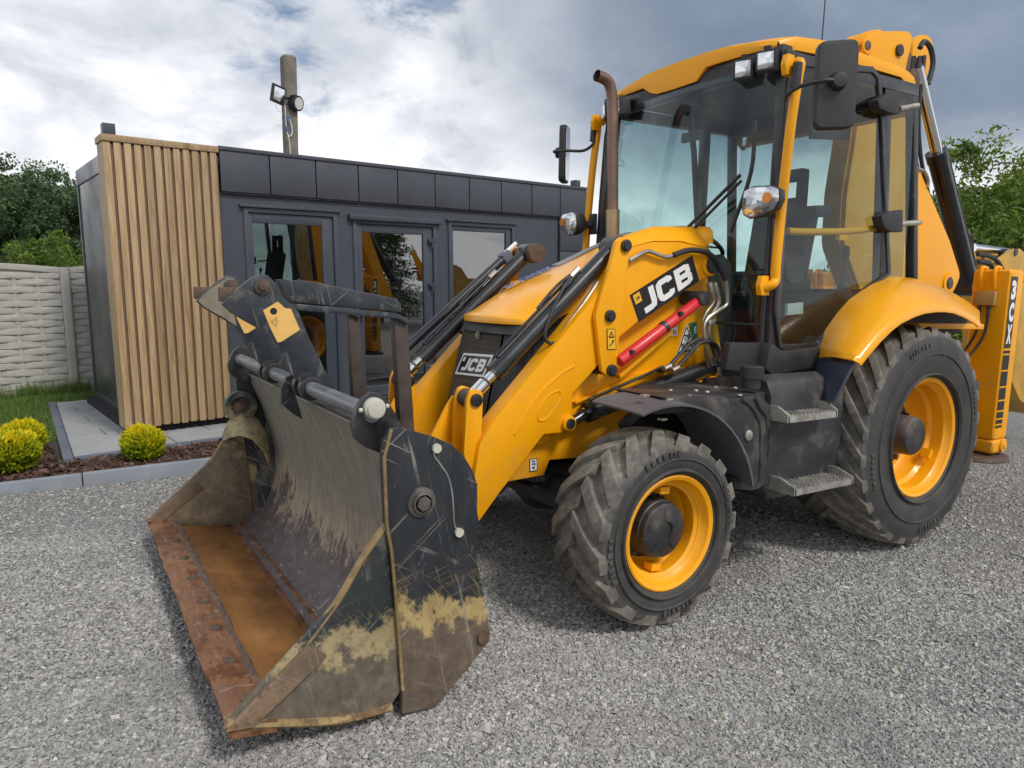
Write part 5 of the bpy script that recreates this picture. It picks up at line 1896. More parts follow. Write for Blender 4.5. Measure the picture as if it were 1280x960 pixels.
    b = MB(); b.cyl(fp[1], fp[2], 0.026, n=14); b.build('level_tube', 'black_ram', LD)
    b = MB(); b.cyl(fp[0], fp[1], 0.014, n=10); b.build('level_rod', 'rust_dark', LD)
    b = MB(); b.cyl(fp[3], fp[4], 0.013, n=10); b.build('level_tip', 'white_paint', LD)
    c = Vector(fp[2]); dv = (Vector(fp[2]) - Vector(fp[1])).normalized()
    b = MB(); b.obox(c, dv, (0, 1, 0), dv.cross(Vector((0, 1, 0))), 0.06, 0.06, 0.06); b.build('level_block', 'edging_blue', LD, bevel=0.004)
    # far ram head bracket, rusty
    b = MB(); b.cyl((1.835, -0.44, 1.70), (1.835, -0.30, 1.70), 0.058, n=16); b.build('ram_head', 'rust_dark', LD, bevel=0.006)
    # hydraulic pipe along the top of the near arm and the drop pipes beside the cab
    b = MB(); b.tube([(1.8357, 0.505, 1.6325), (1.7633, 0.505, 1.6673), (1.7104, 0.505, 1.6857), (1.6436, 0.505, 1.6729), (1.5869, 0.505, 1.6634), (1.5307, 0.505, 1.6742)], 0.011, n=9)
    b.build('pressure_pipe', 'zinc_pipe', LD)
    b = MB(); b.tube([(1.5406, 0.515, 1.6734), (1.4383, 0.515, 1.703), (1.3308, 0.515, 1.7042), (1.2423, 0.515, 1.6746), (1.1738, 0.515, 1.6087), (1.1374, 0.515, 1.5579)], 0.015, n=9)
    b.build('hose', 'rubber_hose', LD)
    b = MB()
    b.tube([(1.1206, 0.5, 1.5628), (1.0989, 0.5, 1.4622), (1.1019, 0.5, 1.4223), (1.1698, 0.5, 1.3865), (1.2484, 0.5, 1.3425), (1.2689, 0.5, 1.2859), (1.2339, 0.5, 1.1623), (1.1898, 0.5, 1.0899)], 0.012, n=9)
    b.tube([(1.2166, 0.48, 1.5297), (1.1855, 0.48, 1.4605), (1.1889, 0.48, 1.4253), (1.2471, 0.48, 1.3636), (1.2548, 0.48, 1.3023), (1.2245, 0.48, 1.1605), (1.1917, 0.48, 1.0701)], 0.010, n=9)
    b.tube([(1.185, 0.48, 1.5305), (1.1464, 0.48, 1.4523), (1.1555, 0.48, 1.408), (1.2015, 0.48, 1.3461), (1.1999, 0.48, 1.2488), (1.1322, 0.48, 1.1311), (1.0624, 0.48, 1.0835), (0.842, 0.48, 1.0617)], 0.014, n=9)
    b.tube([(1.1369, 0.5, 1.0745), (1.1265, 0.5, 1.029), (1.0863, 0.5, 1.0182), (0.9206, 0.5, 1.048), (0.818, 0.5, 1.0675)], 0.012, n=9)
    b.build('drop_pipe', 'zinc_pipe', LD)
    b = MB()
    for (p0_, p1_) in (([(1.1403, 0.505, 1.5753), (1.1142, 0.505, 1.4972)]), ([(1.2294, 0.485, 1.5424), (1.2122, 0.485, 1.4863)]), ([(1.1916, 0.485, 1.5434), (1.1674, 0.485, 1.4828)])):
        b.cyl(p0_, p1_, 0.017, n=8)
    p = [(1.2467, 0.5, 1.3207), (1.1969, 0.5, 1.3293)]
    b.bar(p[0], p[1], 0.03, 0.03)
    b.build('pipe_fitting', 'zinc_pipe', LD, bevel=0.002)
    b = MB()
    b.tube([(1.5203, 0.5, 1.0929), (1.4533, 0.5, 1.1464), (1.3737, 0.5, 1.2091), (1.2959, 0.5, 1.2339), (1.2195, 0.5, 1.2194), (1.1757, 0.5, 1.1519), (1.172, 0.5, 1.1072)], 0.011, n=8)
    b.tube([(1.4759, 0.515, 1.0842), (1.4082, 0.515, 1.1378), (1.3398, 0.515, 1.1966), (1.2738, 0.515, 1.2214), (1.1906, 0.515, 1.2067), (1.1471, 0.515, 1.148), (1.1502, 0.515, 1.1078)], 0.011, n=8)
    b.build('hose', 'rubber_hose', LD)
    b = MB()
    for (p0_, p1_) in (([(1.5544, 0.5, 1.0814), (1.5088, 0.5, 1.0968)]), ([(1.5104, 0.515, 1.0727), (1.4643, 0.515, 1.088)])):
        b.cyl(p0_, p1_, 0.015, n=8)
    b.build('hose_fitting', 'zinc_pipe', LD)


arms()


def decals():
    n = (0, 1, 0)
    # pictogram on the lever
    q = [(1.9605, 0.5145, 1.1937), (1.9011, 0.5145, 1.1923), (1.9143, 0.5145, 1.2961), (1.9682, 0.5145, 1.2965)]
    mp = quad_map(*q)
    b = MB(); b.mat('sticker_black'); plate(b, mp, 0, 1, 0, 1, n, 0, 0.0008)
    b.mat('sticker_yellow'); plate(b, mp, 0.07, 0.93, 0.03, 0.97, n, 0.0009, 0.0013)
    b.mat('sticker_black')
    tri = [(0.5, 0.86), (0.80, 0.60), (0.20, 0.60)]
    for i in range(3):
        a, c = Vector(tri[i]), Vector(tri[(i + 1) % 3])
        L, R = stroke_poly([a, c], 0.07)
        flat_faces(b, mp, [[L[0], L[1], R[1], R[0]]], 1, 1, 0, 0, n, 0.0016)
    L, R = stroke_poly([(0.5, 0.76), (0.5, 0.66)], 0.08); flat_faces(b, mp, [[L[0], L[1], R[1], R[0]]], 1, 1, 0, 0, n, 0.0016)
    L, R = stroke_poly([(0.25, 0.16), (0.75, 0.42)], 0.07); flat_faces(b, mp, [[L[0], L[1], R[1], R[0]]], 1, 1, 0, 0, n, 0.0016)
    L, R = stroke_poly([(0.52, 0.40), (0.75, 0.44)], 0.06); flat_faces(b, mp, [[L[0], L[1], R[1], R[0]]], 1, 1, 0, 0, n, 0.0016)
    b.build('warning_sticker', None, LD)
    # registration triangle and green ticket on the tower
    y = 0.4725
    q = [(1.357, 0.3875, 1.1385), (1.1888, 0.3875, 1.1635), (1.2888, 0.3875, 1.3112)]
    A, B, Cc = [Vector(v) for v in q]
    def tri_plate(b, k, h):
        g = (A + B + Cc) / 3
        t = [g + (p - g) * k for p in (A, B, Cc)]
        up = Vector(n)
        b.add([p + up * h for p in t], [(0, 1, 2)])
    b = MB(); b.mat('sticker_white'); tri_plate(b, 1.0, 0.001)
    b.mat('sticker_black'); tri_plate(b, 0.92, 0.0015)
    b.mat('sticker_white'); tri_plate(b, 0.76, 0.002)
    b.mat('sticker_black')
    top = Cc + (Cc - (A + B) / 2) * 0.0
    mp = quad_map(A, B, B + (Cc - (A + B) / 2), A + (Cc - (A + B) / 2))
    flat_text(b, mp, '79', 0.36, 0.42, 0.64, 0.64, n, 0.0025, 0.03)
    flat_text(b, mp, 'BG4', 0.24, 0.14, 0.76, 0.36, n, 0.0025, 0.03)
    b.build('registration_plate', None, LD)
    q = [(1.2228, 0.3875, 1.1892), (1.1947, 0.3875, 1.1977), (1.2077, 0.3875, 1.3243), (1.2704, 0.3875, 1.3156)]
    mp = quad_map(*q)
    b = MB(); b.mat('sticker_green'); plate(b, mp, 0, 1, 0, 1, n, 0, 0.0006)
    b.mat('sticker_white'); flat_text(b, mp, '5', 0.55, 0.50, 0.92, 0.80, n, 0.0012, 0.04)
    b.build('inspection_sticker', None, LD)
    q = [(1.4343, 0.3875, 1.244), (1.3526, 0.3875, 1.2495), (1.3559, 0.3875, 1.296), (1.4161, 0.3875, 1.2854)]
    mp = quad_map(*q)
    b = MB(); b.mat('sticker_white'); plate(b, mp, 0, 1, 0, 1, n, 0, 0.0008)
    b.mat('sticker_black')
    for i, (u, h) in enumerate(((0.2, 0.3), (0.38, 0.6), (0.58, 0.75), (0.78, 0.5))):
        plate(b, mp, u - 0.06, u + 0.06, 0.18, 0.18 + h * 0.85, n, 0.0009, 0.0012)
    b.build('instruction_sticker', None, LD)
    q = [(2.3189, 0.3875, 0.5871), (2.2712, 0.3875, 0.5896), (2.278, 0.3875, 0.6533), (2.3209, 0.3875, 0.6519)]
    mp = quad_map(*q)
    b = MB(); b.mat('sticker_black'); plate(b, mp, 0, 1, 0, 1, n, 0, 0.0008)
    b.mat('sticker_white'); plate(b, mp, 0.08, 0.92, 0.06, 0.94, n, 0.0009, 0.0012)
    b.mat('sticker_black')
    for u, v, w, h in ((0.3, 0.72, 0.4, 0.12), (0.28, 0.5, 0.2, 0.14), (0.55, 0.45, 0.2, 0.2), (0.3, 0.2, 0.35, 0.16)):
        plate(b, mp, u, u + w, v, v + h, n, 0.0013, 0.0016)
    b.build('instruction_sticker', None, LD)
    # badge on the grille
    fx = 2.42
    q = [(-0.2202, 1.0126), (0.078, 1.028), (0.1307, 1.146), (-0.1769, 1.1309)]
    xs_ = lambda z: 2.365 + (1.2 - z) * 0.25 + 0.004
    c = [(xs_(z), y, z) for y, z in q]
    nrm = Vector((1, 0, 0.24)).normalized()
    logo_on(quad_map(*c), nrm, white_ground=True)
    # grey stripe and model lettering along the far half of the bonnet
    def strip(x0, x1, y0, y1, mat, name, txt=None):
        b = MB(); b.mat(mat)
        z = lambda x: bonnet_z(x) + 0.0065
        if txt is None:
            xs = np.linspace(x0, x1, 8)
            b.grid([[(x, y0, z(x)) for x in xs], [(x, y1, z(x)) for x in xs]])
        else:
            vs, fs = text_mesh(txt, 1.0, bold=0.05)
            mx = max(v[0] for v in vs); my = max(v[1] for v in vs)
            b.add([(x0 + (x1 - x0) * u / mx, y0 + (y1 - y0) * v / my, z(x0 + (x1 - x0) * u / mx) + 0.001) for u, v in vs], fs)
        b.build(name, None, LD)
    strip(1.78, 1.22, -0.155, -0.235, 'sticker_grey', 'bonnet_stripe')
    strip(2.12, 1.80, -0.150, -0.235, 'sticker_blue', 'model_decal', 'ECOMAX')


decals()


# ------------------------------------------------------------------ bucket
def bucket():
    YB = 1.115
    # curved back sheet, seen from the front: from the floor joint up to the rolled top edge
    curve = [(3.43, 0.055), (3.34, 0.085), (3.26, 0.155), (3.205, 0.25), (3.175, 0.37), (3.175, 0.50), (3.20, 0.64), (3.235, 0.77), (3.285, 0.90), (3.325, 0.975)]
    b = MB()
    ys = np.linspace(-1.09, 1.09, 9)
    b.sheet([[(x, y, z) for y in ys] for x, z in curve], 0.018)
    bk = b.build('bucket', 'bucket_sheet_steel', LD, angle=50)
    # rear box closing the back of the bucket
    b = MB(); b.prism([(3.16, 0.20), (3.30, 0.06), (3.30, 0.03), (3.12, 0.02), (2.99, 0.25), (3.02, 0.60), (3.16, 0.80), (3.145, 0.5)], -1.08, 1.08)
    b.build('back_box', 'bucket_jaw_steel', bk, bevel=0.008)
    # jaw floor
    b = MB(); b.prism([(3.44, 0.035), (3.74, 0.095), (3.74, 0.118), (3.44, 0.062)], -1.07, 1.07)
    b.build('floor_plate', 'bucket_floor_steel', bk, bevel=0.003)
    b = MB(); b.prism([(3.415, 0.03), (3.455, 0.04), (3.452, 0.078), (3.41, 0.070)], -1.075, 1.075)
    b.prism([(3.385, 0.05), (3.41, 0.045), (3.405, 0.085), (3.385, 0.09)], -1.075, 1.075)
    b.build('jaw_hinge_bar', 'bucket_edge_steel', bk, bevel=0.004)
    # bolted cutting edge with a worn lip
    b = MB()
    n = 40
    rows = []
    for i in range(n + 1):
        y = -1.125 + 2.25 * i / n
        w = random.uniform(-0.006, 0.004)
        rows.append([(3.735, y, 0.098), (3.735, y, 0.138), (3.80, y, 0.150), (3.85, y, 0.150), (3.878 + w, y, 0.140), (3.876 + w, y, 0.120), (3.80, y, 0.108)])
    b.grid(rows, close=True)
    b.add(rows[0], [tuple(range(7))]); b.add(rows[-1], [tuple(range(7))])
    b.build('cutting_edge', 'bucket_edge_steel', bk, angle=30)
    b = MB()
    rows = []
    for i in range(n + 1):
        y = -1.06 + 2.12 * i / n
        w = random.uniform(-0.004, 0.004)
        rows.append([(3.716 + w, y, 0.116), (3.728 + w, y, 0.146), (3.740 + w, y, 0.147), (3.752 + w * 2, y, 0.140)])
    b.grid(rows)
    b.build('weld_bead', 'rust_dark', bk)
    for i in range(8):
        y = -0.98 + 1.96 * i / 7
        b = MB(); b.lathe([(0.026, 0.0), (0.024, 0.008), (0.010, 0.012), (0.0, 0.006)], (3.79, y, 0.147), 10, axis='z')
        o = b.build('edge_bolt', 'rust_dark', bk)
    # jaw side plates (clam front half), near and far
    jaw = [(3.8804, 0.1615), (3.5163, 0.4899), (3.4489, 0.5944), (3.3857, 0.6722), (3.3634, 0.701), (3.3549, 0.5767), (3.3347, 0.3774), (3.3167, 0.1087), (3.3575, 0.0572), (3.5465, 0.066), (3.7365, 0.117)]
    b = MB(); b.prism(jaw, YB - 0.028, YB)
    bj = b.build('jaw_plate', 'bucket_jaw_steel', bk, bevel=0.004)
    b.flipped().build('jaw_plate', 'clam_steel', bk, bevel=0.004)
    # wear bar along the leading edge and the rolled upper rim of the jaw
    rim = [Vector(p) for p in [(3.6337, 1.115, 0.3525), (3.5638, 1.115, 0.4311), (3.5163, 1.115, 0.4899), (3.4489, 1.115, 0.5944), (3.3857, 1.115, 0.6722), (3.3634, 1.115, 0.6983)]]
    b = MB(); b.tube([(p.x, p.y - 0.012, p.z) for p in rim], 0.014, n=7)
    both(b, 'jaw_rim', 'rim_ochre', bk)
    lead = [Vector(p) for p in [(3.881, 1.118, 0.1633), (3.632, 1.118, 0.3535), (3.7184, 1.118, 0.2136), (3.7723, 1.118, 0.1619)]]
    b = MB()
    e0, e1 = lead[0], lead[1]
    b.prism([(e0.x + .004, e0.z - .012), (e1.x + 0.004, e1.z + 0.004), (e1.x - 0.055, e1.z - 0.045), (e0.x - 0.075, e0.z - 0.022)], YB - 0.034, YB + 0.022)
    both(b, 'side_cutter', 'cutter_steel', bk, bevel=0.006)
    base = [Vector(p) for p in [(3.8811, 1.118, 0.1583), (3.7373, 1.118, 0.1136), (3.5476, 1.118, 0.0624), (3.4104, 1.118, 0.0494), (3.353, 1.118, 0.0515)]]
    b = MB(); b.tube([(p.x, p.y - 0.005, p.z + 0.008) for p in base], 0.016, n=6)
    both(b, 'bottom_rail', 'rim_ochre', bk)
    # rear side plates with the pivot, near and far
    side = [(3.3895, 0.9202), (3.384, 0.9797), (3.3594, 1.0193), (3.3289, 1.0194), (3.2724, 1.0013), (3.1995, 0.976), (3.139, 0.9457), (3.0922, 0.902), (3.06, 0.8533), (3.0367, 0.7963), (3.0348, 0.6951), (3.0242, 0.647), (3.0463, 0.6156), (3.0349, 0.5197), (3.0027, 0.3791), (2.973, 0.2354), (2.9756, 0.1991), (3.0801, 0.1047), (3.1904, 0.0104), (3.3179, 0.0238), (3.3181, 0.1143), (3.3361, 0.3536), (3.3591, 0.6082), (3.3787, 0.7064)]
    b = MB(); b.prism(side, YB - 0.018, YB + 0.010)
    b.build('side_plate', 'bucket_side_steel', bk, bevel=0.004)
    b.flipped().build('side_plate', 'bucket_side_steel', bk, bevel=0.004)
    sp = [(3.3594, 1.125, 1.0193), (3.384, 1.125, 0.9275), (3.3759, 1.125, 0.7059), (3.3591, 1.125, 0.6082), (3.3361, 1.125, 0.3536), (3.3181, 1.125, 0.1143)]
    b = MB(); b.tube([(x, y + 0.003, z) for x, y, z in sp], 0.006, n=6, smooth=False)
    both(b, 'plate_edge_weld', 'rim_ochre', bk)
    # filler behind the near side plate edge so the shell is closed
    b = MB()
    pv = Vector([(3.2531, 1.13, 0.7622)][0])
    b.lathe([(0.052, 0.0), (0.050, 0.012), (0.038, 0.014), (0.036, 0.024), (0.030, 0.026)], (pv.x, YB + 0.008, pv.z), 24)
    b.cyl((pv.x, YB + 0.02, pv.z), (pv.x, YB + 0.040, pv.z), 0.026, n=6)
    both(b, 'pivot_bolt', 'dusty_black', bk, bevel=0.002)
    for q in [(3.1996, 1.126, 0.9408), (3.1107, 1.126, 0.6353), (3.0069, 1.126, 0.2259)]:
        b = MB(); b.cyl((q[0], q[1], q[2]), (q[0], q[1] + 0.012, q[2]), 0.016 if q[2] > 0.3 else 0.022, n=12)
        both(b, 'plate_bolt', 'cream_cap' if q[2] > 0.3 else 'rust_dark', bk)
    cv = [(3.2055, 1.126, 0.9359), (3.2053, 1.126, 0.9141), (3.1781, 1.126, 0.8754), (3.1534, 1.126, 0.8365), (3.1375, 1.126, 0.7813), (3.1304, 1.126, 0.7097), (3.1267, 1.126, 0.6665), (3.1139, 1.126, 0.6387)]
    b = MB(); b.tube(cv, 0.0028, n=5)
    both(b, 'cover_seam', 'aluminium_step', bk)
    # round pivot housings of the clam inside the bucket (seen on the far side)
    b = MB()
    b.lathe([(0.050, 0.0), (0.088, 0.0), (0.094, 0.03), (0.088, 0.055), (0.056, 0.055), (0.050, 0.02), (0.0, 0.015)], (3.375, -1.10, 0.775), 24)
    b.build('clam_ram_ring', 'clam_steel', bk, angle=40)
    b = MB(); b.lathe([(0.0, 0.022), (0.049, 0.022)], (3.375, -1.10, 0.775), 20)
    b.build('ring_bore', 'rust_dark', bk)
    b = MB()
    b.sheet([[(3.465 + 0.0 * k, -1.10 + 0.012 * k, 0.60 - 0.006 * k) for k in range(5)],
             [(3.44, -1.10 + 0.022 * k, 0.665 - 0.004 * k * k) for k in range(5)],
             [(3.40, -1.09 + 0.034 * k, 0.715 - 0.006 * k * k) for k in range(5)],
             [(3.345, -1.08 + 0.038 * k, 0.725 - 0.008 * k * k) for k in range(5)],
             [(3.29, -1.07 + 0.036 * k, 0.690 - 0.010 * k * k) for k in range(5)],
             [(3.25, -1.06 + 0.030 * k, 0.62 - 0.012 * k * k) for k in range(5)]], 0.012)
    b.build('clam_ram_cover', 'clam_steel', bk, angle=50)
    gp = [(3.1929, 0.7177), (3.1537, 0.5694), (3.1571, 0.3887), (3.1831, 0.2588), (3.2418, 0.1386), (3.3026, 0.1083), (3.2779, 0.1832), (3.3137, 0.2274), (3.2804, 0.2814), (3.3158, 0.3345), (3.2735, 0.3875), (3.2946, 0.4672), (3.2693, 0.58), (3.2399, 0.6733)]
    b = MB(); b.prism(gp, -1.05, -1.03)
    b.build('guard_plate', 'fork_steel', bk, bevel=0.004)
    # top edge roll and rear of the top
    b = MB(); b.box(3.24, 3.335, -1.09, 1.09, 0.965, 0.985); b.box(3.235, 3.25, -1.09, 1.09, 0.80, 0.966)
    b.build('top_edge', 'black_paint', bk, bevel=0.004)
    # fork pipe with its end brackets
    px_, pz = 3.385, 1.055
    b = MB(); b.cyl((px_, -1.06, pz), (px_, 1.03, pz), 0.030, n=18)
    b.build('fork_pipe', 'pipe_steel', bk)
    br = [(3.4442, 0.9762), (3.452, 1.0248), (3.4354, 1.0765), (3.4134, 1.1095), (3.3885, 1.1267), (3.3578, 1.1223), (3.3296, 1.0964), (3.3008, 1.0482), (3.2804, 1.011), (3.2803, 0.9695), (3.3152, 0.9313), (3.3553, 0.9189), (3.4031, 0.94)]
    b = MB(); b.prism(br, 0.995, 1.025)
    both(b, 'pipe_bracket', 'black_paint', bk, bevel=0.004)
    cp = Vector([(3.3815, 1.03, 1.0743)][0])
    b = MB(); b.cyl((cp.x, 1.02, cp.z), (cp.x, 1.05, cp.z), 0.036, n=20); b.cyl((cp.x, 1.03, cp.z), (cp.x, 1.062, cp.z), 0.030, n=20)
    for s in (-1, 1):
        b.cyl((cp.x + s * 0.04, 1.035, cp.z - s * 0.004), (cp.x + s * 0.052, 1.035, cp.z - s * 0.004), 0.008, n=8)
    both(b, 'pipe_cap', 'cream_cap', bk, bevel=0.004, label='cream coloured end cap')
    # middle bracket welded to the back sheet
    mb = [(3.458, 0.9693), (3.4568, 1.0381), (3.4358, 1.0818), (3.4086, 1.0944), (3.3921, 1.059), (3.3997, 1.0108), (3.3671, 0.893), (3.4114, 0.9244)]
    b = MB(); b.prism(mb, 0.145, 0.17)
    b.build('pipe_bracket', 'bucket_jaw_steel', bk, bevel=0.004)
    # pair of folded forks: shank, collar, tine and leg
    for fy in (0.30, -0.30):
        sh = [(3.42, 1.045), (3.40, 1.02), (3.36, 1.015), (3.30, 0.985), (3.22, 0.965), (3.185, 0.98)]
        prof = [(3.4537, 1.1136), (3.5097, 1.2036), (3.5458, 1.275), (3.5913, 1.3071), (3.6448, 1.3387), (3.6826, 1.3634), (3.711, 1.3939), (3.6899, 1.4218), (3.6417, 1.4627), (3.6051, 1.4946), (3.5745, 1.5111), (3.5409, 1.509), (3.5135, 1.4847), (3.4956, 1.4408), (3.4583, 1.403), (3.4204, 1.3646), (3.3826, 1.2664), (3.3306, 1.1589), (3.2738, 1.0378), (3.3456, 1.0416), (3.412, 1.0686)]
        b = MB(); b.prism(prof, -0.018, 0.018)
        fk = b.build('fork', 'fork_steel', LD, bevel=0.004)
        if fy < 0:                                   # dried mud on the upper half of the far shank
            mud = [(3.5426, 1.2781), (3.5911, 1.3134), (3.6446, 1.3449), (3.6796, 1.3665), (3.7052, 1.394), (3.6811, 1.4219), (3.6419, 1.4565), (3.6023, 1.4854), (3.5747, 1.5017), (3.5472, 1.4994), (3.5673, 1.4206), (3.5536, 1.3482)]
            b = MB(); b.prism(mud, 0.0185, 0.0215)
            b.build('mud_crust', 'mud_grey', fk)
        fk.location = (0, fy, 0)
        for dy in (-0.045, 0.045):
            b = MB(); b.lathe([(0.033, -0.020), (0.050, -0.020), (0.050, 0.020), (0.033, 0.020)], (px_, dy, pz), 18)
            b.build('collar', 'black_paint', fk, bevel=0.003)
        bl = [(3.5649, 1.4646)][0]
        b = MB(); b.cyl((bl[0], -0.09, bl[1]), (bl[0], 0.034, bl[1]), 0.030, n=18); b.cyl((bl[0], 0.03, bl[1]), (bl[0], 0.045, bl[1]), 0.017, n=8)
        b.build('fork_bolt', 'rust_dark', fk, bevel=0.003)
        st_ = [(3.5123, 1.4847), (3.5002, 1.4693), (3.4818, 1.4508), (3.4602, 1.4226), (3.4385, 1.3845), (3.4292, 1.3685), (3.4175, 1.2941), (3.4469, 1.2685), (3.4663, 1.2559), (3.4918, 1.2466), (3.5077, 1.2437), (3.5258, 1.2759), (3.5495, 1.3269), (3.5609, 1.3709), (3.5391, 1.3837)]
        stk = [(3.5609, 1.3709), (3.5045, 1.4061), (3.4922, 1.3967), (3.4768, 1.381), (3.4514, 1.378), (3.4423, 1.3524), (3.4175, 1.2941), (3.4918, 1.2466), (3.5077, 1.2437), (3.5346, 1.3015)]
        b = MB(); b.mat('sticker_ochre'); b.prism(stk, 0.0185, 0.020)
        b.mat('sticker_black')
        hole = [(3.5208, 1.368)][0]
        b.cyl((hole[0], 0.0195, hole[1]), (hole[0], 0.0205, hole[1]), 0.014, n=14)
        tr = [(3.531, 1.3268), (3.5089, 1.3427), (3.5127, 1.3077)]
        for i in range(3):
            a_, c_ = tr[i], tr[(i + 1) % 3]
            b.bar((a_[0], 0.0203, a_[1]), (c_[0], 0.0203, c_[1]), 0.001, 0.002, up=(0, 1, 0))
        b.build('safety_sticker', None, fk, label='worn ochre safety sticker')
        # locking block at the front
        bo = [(3.7108, 1.4298), (3.6543, 1.4308)]
        b = MB(); b.box(bo[1][0] - 0.01, bo[0][0], -0.075, -0.022, bo[0][1] - 0.028, bo[0][1] + 0.028)
        b.build('locking_block', 'rust_dark', fk, bevel=0.005)
        tb = [(3.49, 1.495), (3.36, 1.490), (2.975, 1.425), (2.955, 1.40), (2.955, 1.365), (3.38, 1.400), (3.46, 1.41)]
        b = MB(); b.prism(tb, -0.075, -0.022)
        b.prism([(3.42, 1.398), (2.985, 1.362), (2.945, 1.340), (2.93, 1.31), (2.985, 1.335), (3.42, 1.372)], -0.075, 0.0)
        b.build('tine', 'fork_steel', fk, bevel=0.005)
        b = MB(); b.prism([(2.99, 1.36), (2.925, 1.33), (2.885, 0.78), (2.955, 0.78)], -0.075, -0.02)
        b.build('tine_leg', 'leg_steel', fk, bevel=0.006)


bucket()

# ------------------------------------------------------------------ cab
def cab_y(z):                      # the cab narrows towards the roof
    return 0.775 - 0.045 * (z - 1.2) / 1.5


def rounded(poly, r, n=4):
    """a polygon with its corners rounded off"""
    out = []
    k = len(poly)
    for i in range(k):
        p0, p, p1 = Vector(poly[i - 1]), Vector(poly[i]), Vector(poly[(i + 1) % k])
        l0, l1 = (p0 - p).length, (p1 - p).length
        a, c = p + (p0 - p).normalized() * min(r, l0 * 0.45), p + (p1 - p).normalized() * min(r, l1 * 0.45)
        for j in range(n + 1):
            t = j / n
            q = a * (1 - t) ** 2 + p * 2 * t * (1 - t) + c * t * t
            out.append((q.x, q.y))
    return out


def side_ring(outer, inner, y0, y1, b):
    """frame between two matching outlines (x, z), y0 inner face, y1 outer face"""
    n = len(outer)
    rows = []
    for prof, y in ((outer, y0), (outer, y1), (inner, y1), (inner, y0), (outer, y0)):
        rows.append([(x, y, z) for x, z in prof])
    b.grid(rows, close=True)


def post(b, p0, p1, wx, wy):
    b.bar(p0, p1, wy, wx, up=(1, 0, 0))


